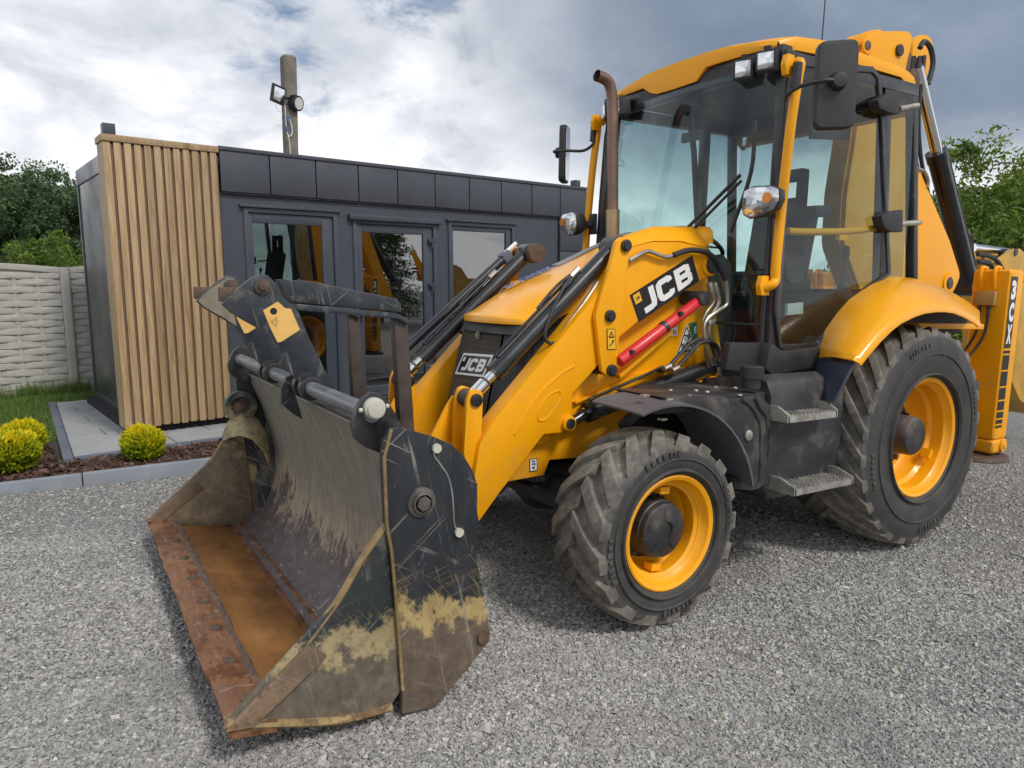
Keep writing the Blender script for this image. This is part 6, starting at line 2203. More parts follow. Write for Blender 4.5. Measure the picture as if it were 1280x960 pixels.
def cab():
    # load-bearing frame
    b = MB()
    for s in (-1, 1):
        post(b, (1.02, s * 0.735, 1.10), (0.965, s * 0.690, 2.74), 0.085, 0.060)     # front pillars
        post(b, (0.03, s * 0.735, 1.55), (0.075, s * 0.690, 2.76), 0.070, 0.055)     # middle pillars
        post(b, (-0.36, s * 0.725, 1.50), (-0.22, s * 0.690, 2.74), 0.055, 0.055)    # rear pillars
        b.bar((1.0, s * 0.69, 2.70), (-0.24, s * 0.69, 2.735), 0.07, 0.07)
        b.bar((1.05, s * 0.735, 1.185), (0.55, s * 0.735, 1.185), 0.06, 0.06)
        b.bar((0.06, s * 0.735, 1.56), (-0.38, s * 0.725, 1.50), 0.06, 0.09)
    b.bar((0.975, -0.70, 2.72), (0.975, 0.70, 2.72), 0.09, 0.10)
    b.bar((-0.23, -0.70, 2.72), (-0.23, 0.70, 2.72), 0.06, 0.08)
    b.bar((-0.36, -0.72, 1.50), (-0.36, 0.72, 1.50), 0.06, 0.08)
    b.build('cab_frame', 'black_paint', LD, bevel=0.008)
    # front cowl below the windscreen and the cab floor
    b = MB(); b.box(-0.30, 1.02, -0.70, 0.70, 0.98, 1.06)
    b.build('cab_floor', 'black_plastic', LD)
    b = MB(); b.prism([(1.08, 1.225), (1.33, 1.235), (1.35, 1.09), (1.06, 1.06)], 0.69, 0.74)
    both(b, 'cab_cowl', 'black_plastic', bevel=0.01)
    base = [(1.09, 1.235), (0.99, 1.185), (0.66, 1.20), (0.60, 1.26), (0.56, 1.20), (0.62, 1.10), (0.80, 1.08), (1.07, 1.055), (1.12, 1.10)]
    b = MB(); b.prism(base, 0.66, 0.805)
    both(b, 'cab_sill', 'black_plastic', bevel=0.014)
    b = MB(); b.box(0.30, 1.10, -0.62, 0.62, 0.86, 1.05)
    b.build('cab_belly', 'dusty_black', LD)
    # windscreen: one tall curved pane
    rows = []
    for z, xs_ in ((1.215, 1.065), (1.5, 1.052), (1.9, 1.035), (2.3, 1.005), (2.685, 0.965)):
        yy = cab_y(z) - 0.055
        rows.append([(xs_ + 0.085 * (1 - (k * k)), k * yy, z) for k in np.linspace(-1, 1, 11)])
    b = MB(); b.sheet(rows, 0.005)
    ws = b.build('windscreen', 'windscreen_glass', LD, angle=60)
    for s in (0, -1):                          # rubber seal down both sides and the cross seal low down
        b = MB(); b.tube([r[s] for r in rows], 0.014, n=6)
        b.build('seal', 'black_plastic', ws)
    b = MB()
    b.tube([(1.062 + 0.085 * (1 - k * k), k * (cab_y(1.30) - 0.05), 1.32) for k in np.linspace(0.35, 1, 6)], 0.009, n=6)
    b.build('seal', 'black_plastic', ws)
    # door (near side) and its glass
    inner = [(0.9667, 1.2202), (0.6445, 1.2185), (0.5168, 1.3259), (0.3792, 1.4455), (0.1935, 1.5463), (-0.0031, 1.6325), (0.1014, 2.1904), (0.1646, 2.5421), (0.2176, 2.7266), (0.2687, 2.748), (0.4801, 2.7189), (0.7976, 2.6825), (0.9623, 2.6606), (0.9746, 2.5404), (0.99, 2.0982), (0.9968, 1.5609), (1.0073, 1.4129)]
    cx = sum(p[0] for p in inner) / len(inner); cz = sum(p[1] for p in inner) / len(inner)
    outer = []
    for i, (x, z) in enumerate(inner):
        a = Vector(inner[i - 1]); c = Vector(inner[(i + 1) % len(inner)])
        t = (c - a).normalized(); nrm = Vector((t.y, -t.x))
        if nrm.dot(Vector((x - cx, z - cz))) < 0:
            nrm = -nrm
        outer.append((x + nrm.x * 0.034, z + nrm.y * 0.034))
    f = lambda x, z: cab_y(z) - 0.76
    def door_on(side):
        b = MB(); side_ring(outer, inner, 0.735, 0.765, b)
        lean_y(b, f)
        if side < 0: b = b.flipped()
        dr = b.build('door' if side > 0 else 'side_window', 'black_paint', LD, bevel=0.004)
        b = MB(); b.prism(inner, 0.748, 0.753); lean_y(b, f)
        if side < 0: b = b.flipped()
        b.build('pane', 'cab_glass', dr)
        return dr
    dr = door_on(1)
    door_on(-1)
    for q in ([(0.3092, 0.79, 2.5805), (0.2057, 0.79, 2.6316), (0.1129, 0.79, 2.6642), (0.0788, 0.79, 2.6078), (0.0919, 0.79, 2.5347), (0.1816, 0.79, 2.5303), (0.279, 0.79, 2.5376)], [(0.1736, 0.79, 1.9533), (0.0795, 0.79, 1.9881), (-0.0452, 0.79, 2.0072), (-0.0666, 0.79, 1.8771), (0.0607, 0.79, 1.869), (0.1395, 0.79, 1.8916)]):
        b = MB(); b.prism([(p[0], p[2]) for p in q], 0.735, 0.80)
        b.build('hinge', 'black_plastic', dr, bevel=0.008)
    pa = [(0.021, 0.76, 2.5824), (-0.1704, 0.76, 2.6298), (-0.0946, 0.76, 1.9283), (-0.3154, 0.76, 1.9534)]
    for k in (0, 2):
        b = MB(); b.cyl(pa[k], pa[k + 1], 0.016, n=8)
        b.build('hinge_pin', 'aluminium_step', dr)
    b = MB()
    p = [(0.9055, 0.715, 1.824), (0.7263, 0.715, 1.8311), (0.3575, 0.715, 1.8591), (0.0627, 0.715, 1.8969)]
    b.tube(p, 0.020, n=10); p2 = [(0.4483, 0.715, 1.8443), (0.3718, 0.715, 1.8491), (0.3811, 0.715, 1.8031), (0.4505, 0.715, 1.8036)]
    b.prism([(q[0], q[2]) for q in p2], 0.70, 0.725)
    b.build('grab_bar', 'yellow_paint', dr)
    b = MB(); p = [(0.687, 0.7, 1.9781), (0.55, 0.7, 1.9895), (0.5347, 0.7, 1.9287), (0.6721, 0.7, 1.9141)]
    b.prism([(q[0], q[2]) for q in p], 0.66, 0.725)
    b.build('latch', 'black_plastic', dr, bevel=0.006)
    # rear quarter panes and rear window
    b = MB(); b.prism([(0.0, 1.60), (-0.33, 1.56), (-0.215, 2.70), (0.045, 2.72)], 0.715, 0.719)
    both(b, 'quarter_pane', 'cab_glass')
    b = MB(); b.prism([(-0.69, 1.56), (0.69, 1.56), (0.66, 2.68), (-0.66, 2.68)], -0.30, -0.295, axis='x')
    b.build('rear_window', 'cab_glass', LD)
    # roof: a shallow cap with a peaked brow between the lamp notches
    nx, ny = 16, 21
    xs = np.linspace(-0.32, 1.01, nx)
    def top_z(x, k):
        e = np.interp(x, [-0.32, -0.26, -0.1, 0.7, 0.92, 1.01], [-0.06, -0.03, 0.0, 0.0, -0.022, -0.05])
        return 2.895 + e - 0.052 * abs(k) ** 3.2 + (0.006 if 0.55 > abs(k) else 0.0)
    rows = []
    for x in xs:
        hw = np.interp(x, [-0.32, -0.2, 0.6, 0.95, 1.01], [0.66, 0.70, 0.715, 0.70, 0.66])
        rows.append([(x + (0.035 * (1 - k * k) if x > 0.9 else 0), k * hw, top_z(x, k)) for k in np.linspace(-1, 1, ny)])
    b = MB(); b.grid(rows)
    def brow(y):
        a = abs(y + 0.045)
        return float(np.interp(a, [0.0, 0.205, 0.245, 0.62, 0.70], [2.700, 2.706, 2.770, 2.766, 2.748]))
    front = rows[-1]
    fr2 = [(p[0] + 0.012, p[1], (p[2] * 0.45 + brow(p[1]) * 0.55)) for p in front]
    fr3 = [(p[0] + 0.004, p[1], brow(p[1])) for p in front]
    fr4 = [(p[0] - 0.03, p[1], brow(p[1]) + 0.004) for p in front]
    fr5 = [(p[0] - 0.05, p[1], brow(p[1]) + 0.05) for p in front]
    b.grid([front, fr2, fr3, fr4, fr5])
    for side in (0, -1):
        s = -1 if side == 0 else 1
        edge = [r[side] for r in rows]
        low = lambda x: float(np.interp(x, [-0.32, -0.22, -0.08, 0.6, 1.01], [2.60, 2.69, 2.785, 2.768, 2.745]))
        b.grid([edge, [(x, y + s * 0.012, (z + low(x)) / 2) for x, y, z in edge], [(x, y + s * 0.008, low(x)) for x, y, z in edge], [(x, y - s * 0.03, low(x) + 0.004) for x, y, z in edge]])
    back = rows[0]
    b.grid([back, [(x - 0.03, y, z - 0.06) for x, y, z in back], [(x - 0.02, y, 2.62) for x, y, z in back], [(x + 0.03, y, 2.63) for x, y, z in back]])
    b.build('roof', 'yellow_paint', LD, angle=40)
    b = MB(); b.box(-0.28, 0.97, -0.665, 0.665, 2.752, 2.775)
    b.build('roof_lining', 'black_plastic', LD)
    # dark header panel carrying the work lamps
    hd = []
    for z, dx in ((2.772, -0.015), (2.735, 0.0), (2.66, 0.005)):
        hd.append([(0.985 + dx + 0.05 * (1 - k * k), k * 0.69, z) for k in np.linspace(-1, 1, 9)])
    b = MB(); b.sheet(hd, 0.03)
    b.build('header_panel', 'black_plastic', LD, angle=60)
    b = MB(); p = [(1.4755, 0.35, 2.7769), (0.4246, 0.35, 2.9971)]
    b.lathe([(0.11, 0.0), (0.10, 0.015), (0.0, 0.018)], (0.55, 0.30, 2.895), 18, axis='z')
    b.build('roof_vent', 'black_plastic', LD)
    # aerial
    b = MB(); ap = [(-0.5033, 0.0, 3.2762), (-0.446, 0.0, 3.633)]
    ax, az = 0.0, 2.88
    b.cyl((-0.02, 0.18, 2.86), (-0.02, 0.18, 2.93), 0.010, n=8); b.cyl((-0.02, 0.18, 2.93), (-0.03, 0.18, 3.75), 0.0042, n=6)
    b.build('aerial', 'black_plastic', LD)


cab()


def lamps_mirrors():
    # work lamps under the roof
    def work_lamp(c, nrm, sz):
        c = Vector(c); n = Vector(nrm).normalized()
        a = n.cross(Vector((0, 0, 1))).normalized(); u = a.cross(n)
        b = MB(); b.obox(c - n * 0.035, a, n, u, sz, 0.075, sz * 0.98)
        h = b.build('work_lamp', 'black_plastic', LD, bevel=0.008)
        b = MB(); b.obox(c + n * 0.004, a, n, u, sz * 0.76, 0.006, sz * 0.74)
        b.build('lens', 'lamp_lens', h, bevel=0.004)
        b = MB(); b.obox(c - n * 0.02 + u * sz * 0.54, a, n, u, 0.03, 0.03, 0.03)
        b.build('bracket', 'black_plastic', h)
    l1, l2 = [Vector(v) for v in [(0.5036, 2.6778), (0.6494, 2.6843)]]
    for y, z in ((l1.x, l1.y), (l2.x, l2.y)):
        work_lamp((1.085, y, z), (0.93, 0.36 if y > 0 else -0.36, -0.10), 0.108)
        work_lamp((1.085, -y, z), (0.93, -0.62, -0.10), 0.108)
    # grab rails with feet
    r = [(1.0529, 0.8, 2.6355), (1.0367, 0.8, 2.6615), (1.0099, 0.8, 2.651), (1.0192, 0.8, 2.5642), (1.0498, 0.8, 2.3253), (1.0774, 0.8, 1.9369), (1.0904, 0.8, 1.6401), (1.0885, 0.8, 1.5622), (1.1111, 0.8, 1.5328), (1.136, 0.8, 1.5281)]
    b = MB()
    b.tube([(r[1][0] - 0.02, 0.745, r[1][2] - 0.02)] + r[2:9] + [(r[8][0] + 0.03, 0.76, r[8][2] - 0.02)], 0.025, n=12)
    for q in (r[0], r[9]):
        b.prism([(q[0] - 0.03, q[2] - 0.05), (q[0] + 0.03, q[2] - 0.05), (q[0] + 0.045, q[2]), (q[0] + 0.03, q[2] + 0.05), (q[0] - 0.02, q[2] + 0.05)], 0.752, 0.782)
    both(b, 'grab_rail', 'yellow_paint', bevel=0.003)
    # mirrors
    m = rounded([(-0.098, -0.198), (0.090, -0.205), (0.100, 0.190), (-0.090, 0.205)], 0.042)
    def mirror(side):
        b = MB(); b.prism([(x, z + 2.465) for x, z in m], -0.025, 0.025)
        if side < 0: b = b.flipped()
        o = b.build('mirror', 'black_plastic', LD, bevel=0.016, segs=3)
        o.location = (1.10, side * 1.07, 0)
        o.rotation_euler = (0, 0, rad(-35) if side > 0 else rad(44))
        b = MB(); b.prism([(x * 0.88, z * 0.92 + 2.465) for x, z in m], -0.0275, -0.0262)
        if side < 0: b = b.flipped()
        b.build('mirror_glass', 'mirror_face', o)
        b = MB(); b.cyl((0.0, 0.02, 2.475), (0.0, 0.062, 2.475), 0.045, 0.034, n=14)
        if side < 0: b = b.flipped()
        b.build('swivel', 'black_plastic', o, bevel=0.004)
        e = Vector((1.10, 1.07, 2.475)) + Vector((math.sin(rad(35)) * 0.05, math.cos(rad(35)) * 0.05, 0))
        b = MB(); b.tube([tuple(e), (1.195, 1.065, 2.47), (1.235, 0.98, 2.458), (1.20, 0.89, 2.45), (1.12, 0.815, 2.45), (1.06, 0.79, 2.50), (1.055, 0.80, 2.56)], 0.010, n=8)
        b.cyl((1.045, 0.81, 2.52), (1.04, 0.81, 2.64), 0.024, n=10)
        if side < 0: b = b.flipped()
        b.build('mirror_arm', 'black_plastic', LD)
    mirror(1); mirror(-1)
    # headlamps on stalks
    def head(side):
        c = Vector((1.235, 0.80 * 1.0, 1.945))
        n = Vector((0.97, 0.10, -0.05)).normalized()
        a = Vector((0, 1, 0)) - n * n.y; a.normalize(); u = n.cross(a)
        u = u if u.z > 0 else -u
        ring = []
        shape = [(-0.105, 0.03), (-0.095, 0.062), (-0.05, 0.075), (0.06, 0.070), (0.10, 0.05), (0.105, 0.0), (0.08, -0.045), (0.01, -0.075), (-0.06, -0.080), (-0.095, -0.06), (-0.108, -0.02)]
        b = MB()
        rows = []
        for dep, k in ((-0.10, 0.35), (-0.085, 0.7), (-0.05, 0.95), (0.0, 1.04), (0.012, 1.0)):
            rows.append([c + n * dep + a * x * k + u * y * k for x, y in shape])
        b.grid(rows, close=True); b.add(rows[0], [tuple(range(len(shape)))])
        bb = b.flipped() if side < 0 else b
        h = bb.build('headlamp', 'black_plastic', LD, angle=50)
        b = MB(); b.mat('lamp_lens')
        rr = [[c + n * d + a * x * k + u * y * k for x, y in shape] for d, k in ((0.010, 0.985), (0.022, 0.90), (0.030, 0.5), (0.032, 0.05))]
        b.grid(rr, close=True)
        bb = b.flipped() if side < 0 else b
        bb.build('lens', 'lamp_lens', h, angle=60)
        b = MB(); b.cyl(c + n * 0.028 + a * 0.05 + u * 0.012, c + n * 0.035 + a * 0.05 + u * 0.012, 0.026, n=14)
        bb = b.flipped() if side < 0 else b
        bb.build('indicator', 'lamp_amber', h)
        b = MB(); b.cyl(c - n * 0.09, (1.08, 0.745, 1.945), 0.024, n=10); b.box(1.055, 1.085, 0.72, 0.775, 1.88, 2.02)
        bb = b.flipped() if side < 0 else b
        bb.build('stalk', 'black_plastic', h, bevel=0.004)
    head(1); head(-1)
    # wiper
    b = MB()
    w = [(1.145, 0.16, 1.80), (1.150, 0.24, 2.06), (1.158, 0.30, 2.12)]
    wp = [(0.238, 1.8593), (0.591, 2.1066), (0.6473, 2.3777), (0.6527, 2.1152), (0.5438, 1.814)]
    P = [(1.16, y, z) for y, z in wp]
    b.tube([P[0], P[1]], 0.010, n=6, smooth=False); b.tube([(P[0][0], P[0][1] + 0.05, P[0][2] - 0.01), (P[1][0], P[1][1] + 0.01, P[1][2] - 0.03)], 0.008, n=6, smooth=False)
    b.tube([(1.14, P[2][1], P[2][2]), (1.15, P[3][1], P[3][2]), (1.155, P[4][1], P[4][2])], 0.012, n=6)
    b.build('wiper', 'black_plastic', LD)
    # exhaust
    e = [(1.2893, -0.27, 1.8046), (1.2989, -0.27, 1.99), (1.3143, -0.27, 2.2874), (1.3264, -0.27, 2.5229), (1.3399, -0.27, 2.6612), (1.3753, -0.27, 2.7389), (1.4136, -0.27, 2.7599)]
    b = MB()
    b.tube([e[2], e[3], e[4], e[5], (e[6][0] + 0.05, e[6][1], e[6][2])], 0.034, n=14, cap=False)
    b.tube([e[2], e[3], e[4], e[5], (e[6][0] + 0.05, e[6][1], e[6][2])], 0.030, n=14, cap=False)
    b.cyl(e[1], e[2], 0.034, n=16)
    ex_ = b.build('exhaust', 'exhaust_steel', LD, angle=50)
    b = MB(); b.cyl((e[0][0], e[0][1], e[0][2] - 0.1), e[1], 0.043, n=16)
    b.build('sleeve', 'exhaust_sleeve', ex_, bevel=0.003)


lamps_mirrors()


def interior():
    b = MB(); b.prism([(-0.05, 1.50), (0.42, 1.52), (0.44, 1.62), (0.36, 1.64), (-0.05, 1.62)], -0.26, 0.22)
    b.box(0.0, 0.36, -0.18, 0.14, 1.05, 1.50)
    s = b.build('seat', 'seat_fabric', LD, bevel=0.03)
    b = MB(); b.prism([(-0.02, 1.60), (0.09, 1.60), (0.02, 2.05), (-0.04, 2.08), (-0.10, 2.02)], -0.25, 0.21)
    b.build('backrest', 'seat_fabric', s, bevel=0.03)
    b = MB(); b.box(-0.10, -0.02, -0.14, -0.09, 2.05, 2.30); b.box(-0.10, -0.02, 0.06, 0.11, 2.05, 2.30); b.box(-0.10, -0.02, -0.14, 0.11, 2.26, 2.34); b.box(-0.10, -0.02, -0.14, 0.11, 2.06, 2.15)
    b.build('headrest', 'seat_fabric', s, bevel=0.018)
    b = MB()
    c = Vector((0.72, -0.14, 1.80)); n = Vector((-0.45, 0, 0.89)).normalized(); a = Vector((0, 1, 0)); u = n.cross(a)
    ring = [c + (a * math.cos(2 * math.pi * i / 24) + u * math.sin(2 * math.pi * i / 24)) * 0.20 for i in range(25)]
    b.tube(ring, 0.014, n=7, smooth=False)
    for k in (0.3, 2.4, 4.4):
        b.bar(c, c + (a * math.cos(k) + u * math.sin(k)) * 0.19, 0.03, 0.012)
    b.cyl(c, c - n * 0.5, 0.035, n=10)
    b.build('steering_wheel', 'black_plastic', LD)
    b = MB(); b.prism([(0.78, 1.06), (1.06, 1.06), (1.06, 1.62), (0.92, 1.72), (0.84, 1.66)], -0.45, 0.30)
    b.build('dashboard', 'black_plastic', LD, bevel=0.02)
    b = MB(); b.prism([(0.02, 1.06), (0.62, 1.06), (0.60, 1.52), (0.10, 1.60)], -0.66, -0.34)
    b.prism([(-0.28, 1.06), (0.10, 1.06), (0.06, 1.42), (-0.28, 1.52)], -0.66, 0.66)
    b.build('console', 'seat_fabric', LD, bevel=0.02)
    lv = MB()
    for y, x in ((0.42, -0.1), (0.48, 0.0), (-0.4, 0.3)):
        lv.lathe([(0.06, 0.0), (0.05, 0.03), (0.05, 0.035), (0.04, 0.06), (0.04, 0.065), (0.03, 0.09), (0.012, 0.12), (0.010, 0.26), (0.022, 0.28), (0.020, 0.33), (0.0, 0.34)], (x, y, 1.47), 12, axis='z')
    lv.build('control_lever', 'black_plastic', LD, angle=40)
    # washer bottle, fan cover and papers behind the door glass
    b = MB(); c = [(0.7153, 0.6, 1.6328)][0]
    b.lathe([(0.085, 0.0), (0.095, 0.02), (0.085, 0.045), (0.05, 0.03), (0.0, 0.03)], c, 20)
    b.build('air_vent', 'black_plastic', LD)
    b = MB(); q = [(0.4979, 0.45, 1.432), (0.3518, 0.45, 1.4434), (0.3437, 0.45, 1.3745), (0.498, 0.45, 1.3643)]
    b.prism([(p[0], p[2]) for p in q], 0.43, 0.45)
    b.build('paper', 'white_paint', LD)
    # dark inner sun visor and mirror
    b = MB(); b.box(0.90, 0.94, -0.06, 0.06, 2.58, 2.67); b.tube([(0.92, 0.0, 2.60), (0.93, 0.02, 2.46)], 0.010, n=6); b.obox((0.935, 0.02, 2.43), (0, 1, 0), (0, 0, 1), (1, 0, 0), 0.17, 0.055, 0.02)
    b.build('inner_mirror', 'black_plastic', LD)
    b = MB(); q = [(0.4359, 0.55, 2.3637), (0.188, 0.55, 2.4508), (0.2022, 0.55, 2.4952), (0.4861, 0.55, 2.4022)]
    b.prism([(0.25, 2.40), (0.62, 2.36), (0.62, 2.50), (0.25, 2.54)], 0.60, 0.61)
    b.build('sun_blind', 'seat_fabric', LD)


interior()


# ------------------------------------------------------------------ mudguards, tank, steps
def guards():
    # rear mudguard: shell between the inner line along the door and the flared outer lip
    inn = [(0.6259, 0.76, 1.1271), (0.6259, 0.76, 1.1861), (0.5434, 0.76, 1.2985), (0.4555, 0.76, 1.3805), (0.3569, 0.76, 1.4549), (0.1449, 0.76, 1.5522), (-0.0013, 0.76, 1.5893), (-0.1037, 0.76, 1.602), (-0.2846, 0.76, 1.5974), (-0.4773, 0.76, 1.5724), (-0.6814, 0.76, 1.5358), (-0.899, 0.76, 1.4813), (-1.1085, 0.76, 1.4127)]
    out = [(0.7999, 1.09, 1.1495), (0.7687, 1.09, 1.1775), (0.6392, 1.09, 1.2749), (0.5375, 1.09, 1.3372), (0.4451, 1.09, 1.3796), (0.3254, 1.09, 1.4146), (0.2159, 1.09, 1.4372), (0.0924, 1.09, 1.4473), (-0.0194, 1.09, 1.4484), (-0.1274, 1.09, 1.4403), (-0.2414, 1.09, 1.4179), (-0.361, 1.09, 1.3854), (-0.4452, 1.09, 1.3518)]
    def interp(L, t):
        f = t * (len(L) - 1); i = min(int(f), len(L) - 2); k = f - i
        return Vector(L[i]) * (1 - k) + Vector(L[i + 1]) * k
    rows = []
    n = 24
    for j in range(n + 1):
        t = j / n
        a, c = interp(inn, t), interp(out, t)
        ra = Vector((a.x, 0, a.z - RZ)).length
        row = []
        for k in np.linspace(0, 1, 8):
            p = a.lerp(c, k)
            d = Vector((p.x, 0, p.z - RZ)).normalized()
            p = p + d * 0.030 * math.sin(math.pi * min(1, k * 1.0)) 
            row.append(tuple(p))
        e = Vector((c.x, 0, c.z - RZ)).normalized()
        row.append(tuple(c + Vector((0, 0.012, 0)) - e * 0.018))
        row.append(tuple(c + Vector((0, 0.010, 0)) - e * 0.040))
        rows.append(row)
    b = MB(); b.sheet(rows, 0.012)
    both(b, 'rear_mudguard', 'yellow_gloss', angle=50)
    # dark inner arch
    b = MB()
    rows = []
    for p in inn:
        rows.append([(p[0], 0.75, p[2] - 0.012), (p[0] * 0.9, 0.72, RZ + (p[2] - RZ) * 0.80), (p[0] * 0.7, 0.58, RZ + (p[2] - RZ) * 0.6)])
    b.sheet(rows, 0.01)
    both(b, 'inner_arch', 'black_plastic')
    # blue-black lower piece of the mudguard
    a = [(0.684, 0.8, 1.1279), (0.7336, 0.8, 0.8828)]; c = [(0.7832, 1.08, 1.1439), (0.9352, 1.08, 0.9443)]
    b = MB(); b.sheet([[a[0], c[0]], [a[1], c[1]]], 0.015)
    q = MB(); q.add([a[0], c[0], c[1], a[1]] + [(x - 0.03, y, z) for x, y, z in (a[0], c[0], c[1], a[1])], [(0, 1, 2, 3), (7, 6, 5, 4), (0, 4, 5, 1), (1, 5, 6, 2), (2, 6, 7, 3), (3, 7, 4, 0)])
    both(q, 'mudguard_foot', 'navy_plastic', bevel=0.004)
    # tank with a rounded top between the wheels
    prof = [(0.50, 0.46), (0.90, 0.46), (0.955, 0.50), (0.97, 0.70), (0.965, 0.98), (0.93, 1.05), (0.86, 1.075), (0.50, 1.02)]
    b = MB(); b.prism(prof, 0.66, 1.27, axis='x')
    both(b, 'side_tank', 'dusty_black', bevel=0.018)
    # platform in front of the tank with bolts and the filler cap
    plt = [tuple(p[:2]) for p in [(1.9617, 0.8817, 1.0), (1.5945, 1.0169, 1.0), (1.0448, 0.6342, 1.0), (0.9696, 0.3389, 1.0), (1.4655, 0.534, 1.0)]]
    b = MB(); b.prism([(1.27, 0.45), (1.27, 0.93), (1.62, 0.93), (2.0, 0.90), (2.02, 0.80), (1.75, 0.50), (1.6, 0.44)], 0.93, 0.998, axis='z')
    pf = both(b, 'tread_platform', 'dusty_black', bevel=0.006)
    for px_ in (0,):
        pts = [(1.6929, 0.6918, 1.002), (1.5616, 0.8111, 1.002), (1.3701, 0.6962, 1.002), (1.5691, 0.7447, 1.002), (1.1809, 0.5951, 1.002), (1.2984, 0.7607, 1.002), (1.7529, 0.8774, 1.002), (1.4986, 0.9596, 1.002)]
        for q in pts:
            b = MB(); b.lathe([(0.013, 0.0), (0.011, 0.006), (0.0, 0.008)], (q[0], q[1], 0.998), 8, axis='z')
            b.build('bolt', 'zinc_pipe', pf[0])
    c = [(1.3632, 0.9122, 1.04)][0]
    b = MB(); b.lathe([(0.044, 0.0), (0.044, 0.05), (0.058, 0.052), (0.058, 0.105), (0.05, 0.112), (0.0, 0.112)], (c[0], c[1], 1.02), 20, axis='z')
    b.build('filler_cap', 'black_plastic', LD, angle=40)
    # moulded box behind the front wheel
    box = [(2.0044, 1.0175), (1.5322, 0.9892), (1.4119, 0.9938), (1.3524, 0.9903), (1.268, 0.9331), (1.2665, 0.8602), (1.2638, 0.5358), (1.2987, 0.5155), (1.3585, 0.5069), (1.5023, 0.534), (1.5078, 0.5947), (1.4135, 0.5832), (1.4142, 0.6519), (1.4433, 0.7111), (1.5165, 0.817), (1.6345, 0.8886), (1.7993, 0.9497), (1.9281, 0.9768)]
    b = MB(); b.prism(box, 0.60, 0.965)
    both(b, 'wheel_box', 'dusty_black', bevel=0.014)
    rf = Vector([(1.4293, 0.966, 0.7976)][0])
    b = MB(); b.lathe([(0.026, 0.0), (0.026, 0.008), (0.020, 0.012), (0.0, 0.013)], tuple(rf), 18)
    both(b, 'reflector', 'aluminium_step')
    b = MB()
    p = [(1.3943, 0.966, 0.9811), (1.3533, 0.966, 0.9269), (1.3007, 0.966, 0.8832), (1.2821, 0.966, 0.8211)]
    b.tube(p, 0.012, n=7); p = [(1.4927, 0.966, 0.9792), (1.4258, 0.966, 0.9437), (1.3733, 0.966, 0.8885), (1.3351, 0.966, 0.8054), (1.3165, 0.966, 0.5592)]
    b.tube(p, 0.010, n=7)
    both(b, 'box_rib', 'dusty_black')
    # thin front mudguard bent over the wheel
    oo = [(2.4121, 1.03, 1.0149), (2.2629, 1.03, 1.0151), (2.1813, 1.03, 0.9893), (2.1001, 1.03, 0.9387), (1.9686, 1.03, 0.9641), (1.8687, 1.03, 0.9534), (1.7249, 1.03, 0.8988), (1.6036, 1.03, 0.8095), (1.5216, 1.03, 0.7091), (1.4836, 1.03, 0.6109)]
    rows = []
    ang = list(np.linspace(109, 14, 17))
    for i, a in enumerate(ang):
        r = 0.565
        w0, w1 = 0.70, 1.04
        ca, sa = math.cos(rad(a)), math.sin(rad(a))
        front = min(1.0, i / 4.0)
        x, z = FX - 0.02 - 0.0 + r * (-ca) * -1 * -1, FZ + r * sa
        rows.append([(FX - 0.02 - r * math.cos(rad(a)) * -1 if False else FX - 0.02 + r * math.cos(rad(180 - a)), w0 + (w1 - w0) * k * (1.0), FZ + 0.0 + r * sa * 1.0 - 0.01 * k * k) for k in np.linspace(0, 1, 5)])
    b = MB(); b.sheet(rows, 0.010)
    both(b, 'front_mudguard', 'grey_guard', angle=50)
    b = MB()
    q0 = [(1.9158, 0.72, 0.921), (2.0321, 0.72, 0.845)]
    b.bar(q0[0], q0[1], 0.03, 0.045); b.bar((FX - 0.02, 0.70, FZ + 0.55), (FX - 0.02, 0.50, FZ + 0.50), 0.06, 0.02)
    b.build('mudguard_stay', 'black_paint', LD)
    b = MB()
    for q in [(2.105, 0.95, 1.0303), (1.9646, 0.95, 1.0059), (1.9928, 0.95, 0.9175)]:
        b.obox(q, (1, 0, 0), (0, 1, 0), (0, 0, 1), 0.035, 0.03, 0.010)
    b.build('stay_bolt', 'aluminium_step', LD, bevel=0.002)
    # inner plate behind the steps
    pl = [(1.2115, 0.8409), (0.7537, 0.8616), (0.7205, 0.6601), (0.7614, 0.5307), (0.9611, 0.4585), (1.2152, 0.5172), (1.2314, 0.5527), (1.2037, 0.708)]
    b = MB(); b.prism(pl, 0.89, 0.948)
    both(b, 'step_plate', 'dusty_black', bevel=0.008)
    b = MB(); q = [(0.9614, 0.95, 0.783)][0]; b.cyl(q, (q[0], q[1] + 0.012, q[2]), 0.016, n=10)
    both(b, 'plate_bolt', 'aluminium_step')
    # two serrated aluminium steps
    def step(pix_z, x0, x1, y0, y1):
        z = pix_z
        b = MB()
        w = (y1 - y0) / 4
        for k in range(4):
            yc = y0 + w * (k + 0.5)
            n = 12
            prof = []
            for i in range(n):
                xa = x0 + (x1 - x0) * i / n; xb = x0 + (x1 - x0) * (i + 0.5) / n
                prof += [(xa, z + 0.0), (xa + 0.002, z + 0.008), (xb - 0.002, z + 0.008), (xb, z + 0.0)]
            prof += [(x1, z), (x1, z - 0.012), (x0, z - 0.012)]
            b.prism(prof, yc - w * 0.36, yc - w * 0.10)
            b.prism(prof, yc + w * 0.10, yc + w * 0.36)
        b.box(x0, x1, y1 - 0.002, y1 + 0.012, z - 0.028, z + 0.004)
        b.box(x0, x1, y0 - 0.012, y0, z - 0.028, z + 0.004)
        for xx in (x0, x1):
            b.prism([(y0 - 0.01, z - 0.028), (y1 + 0.012, z - 0.028), (y1 + 0.012, z + 0.012), (y0 + 0.06, z + 0.045), (y0 - 0.01, z + 0.045)], xx - 0.008, xx + 0.008, axis='x')
        both(b, 'step', 'aluminium_step')
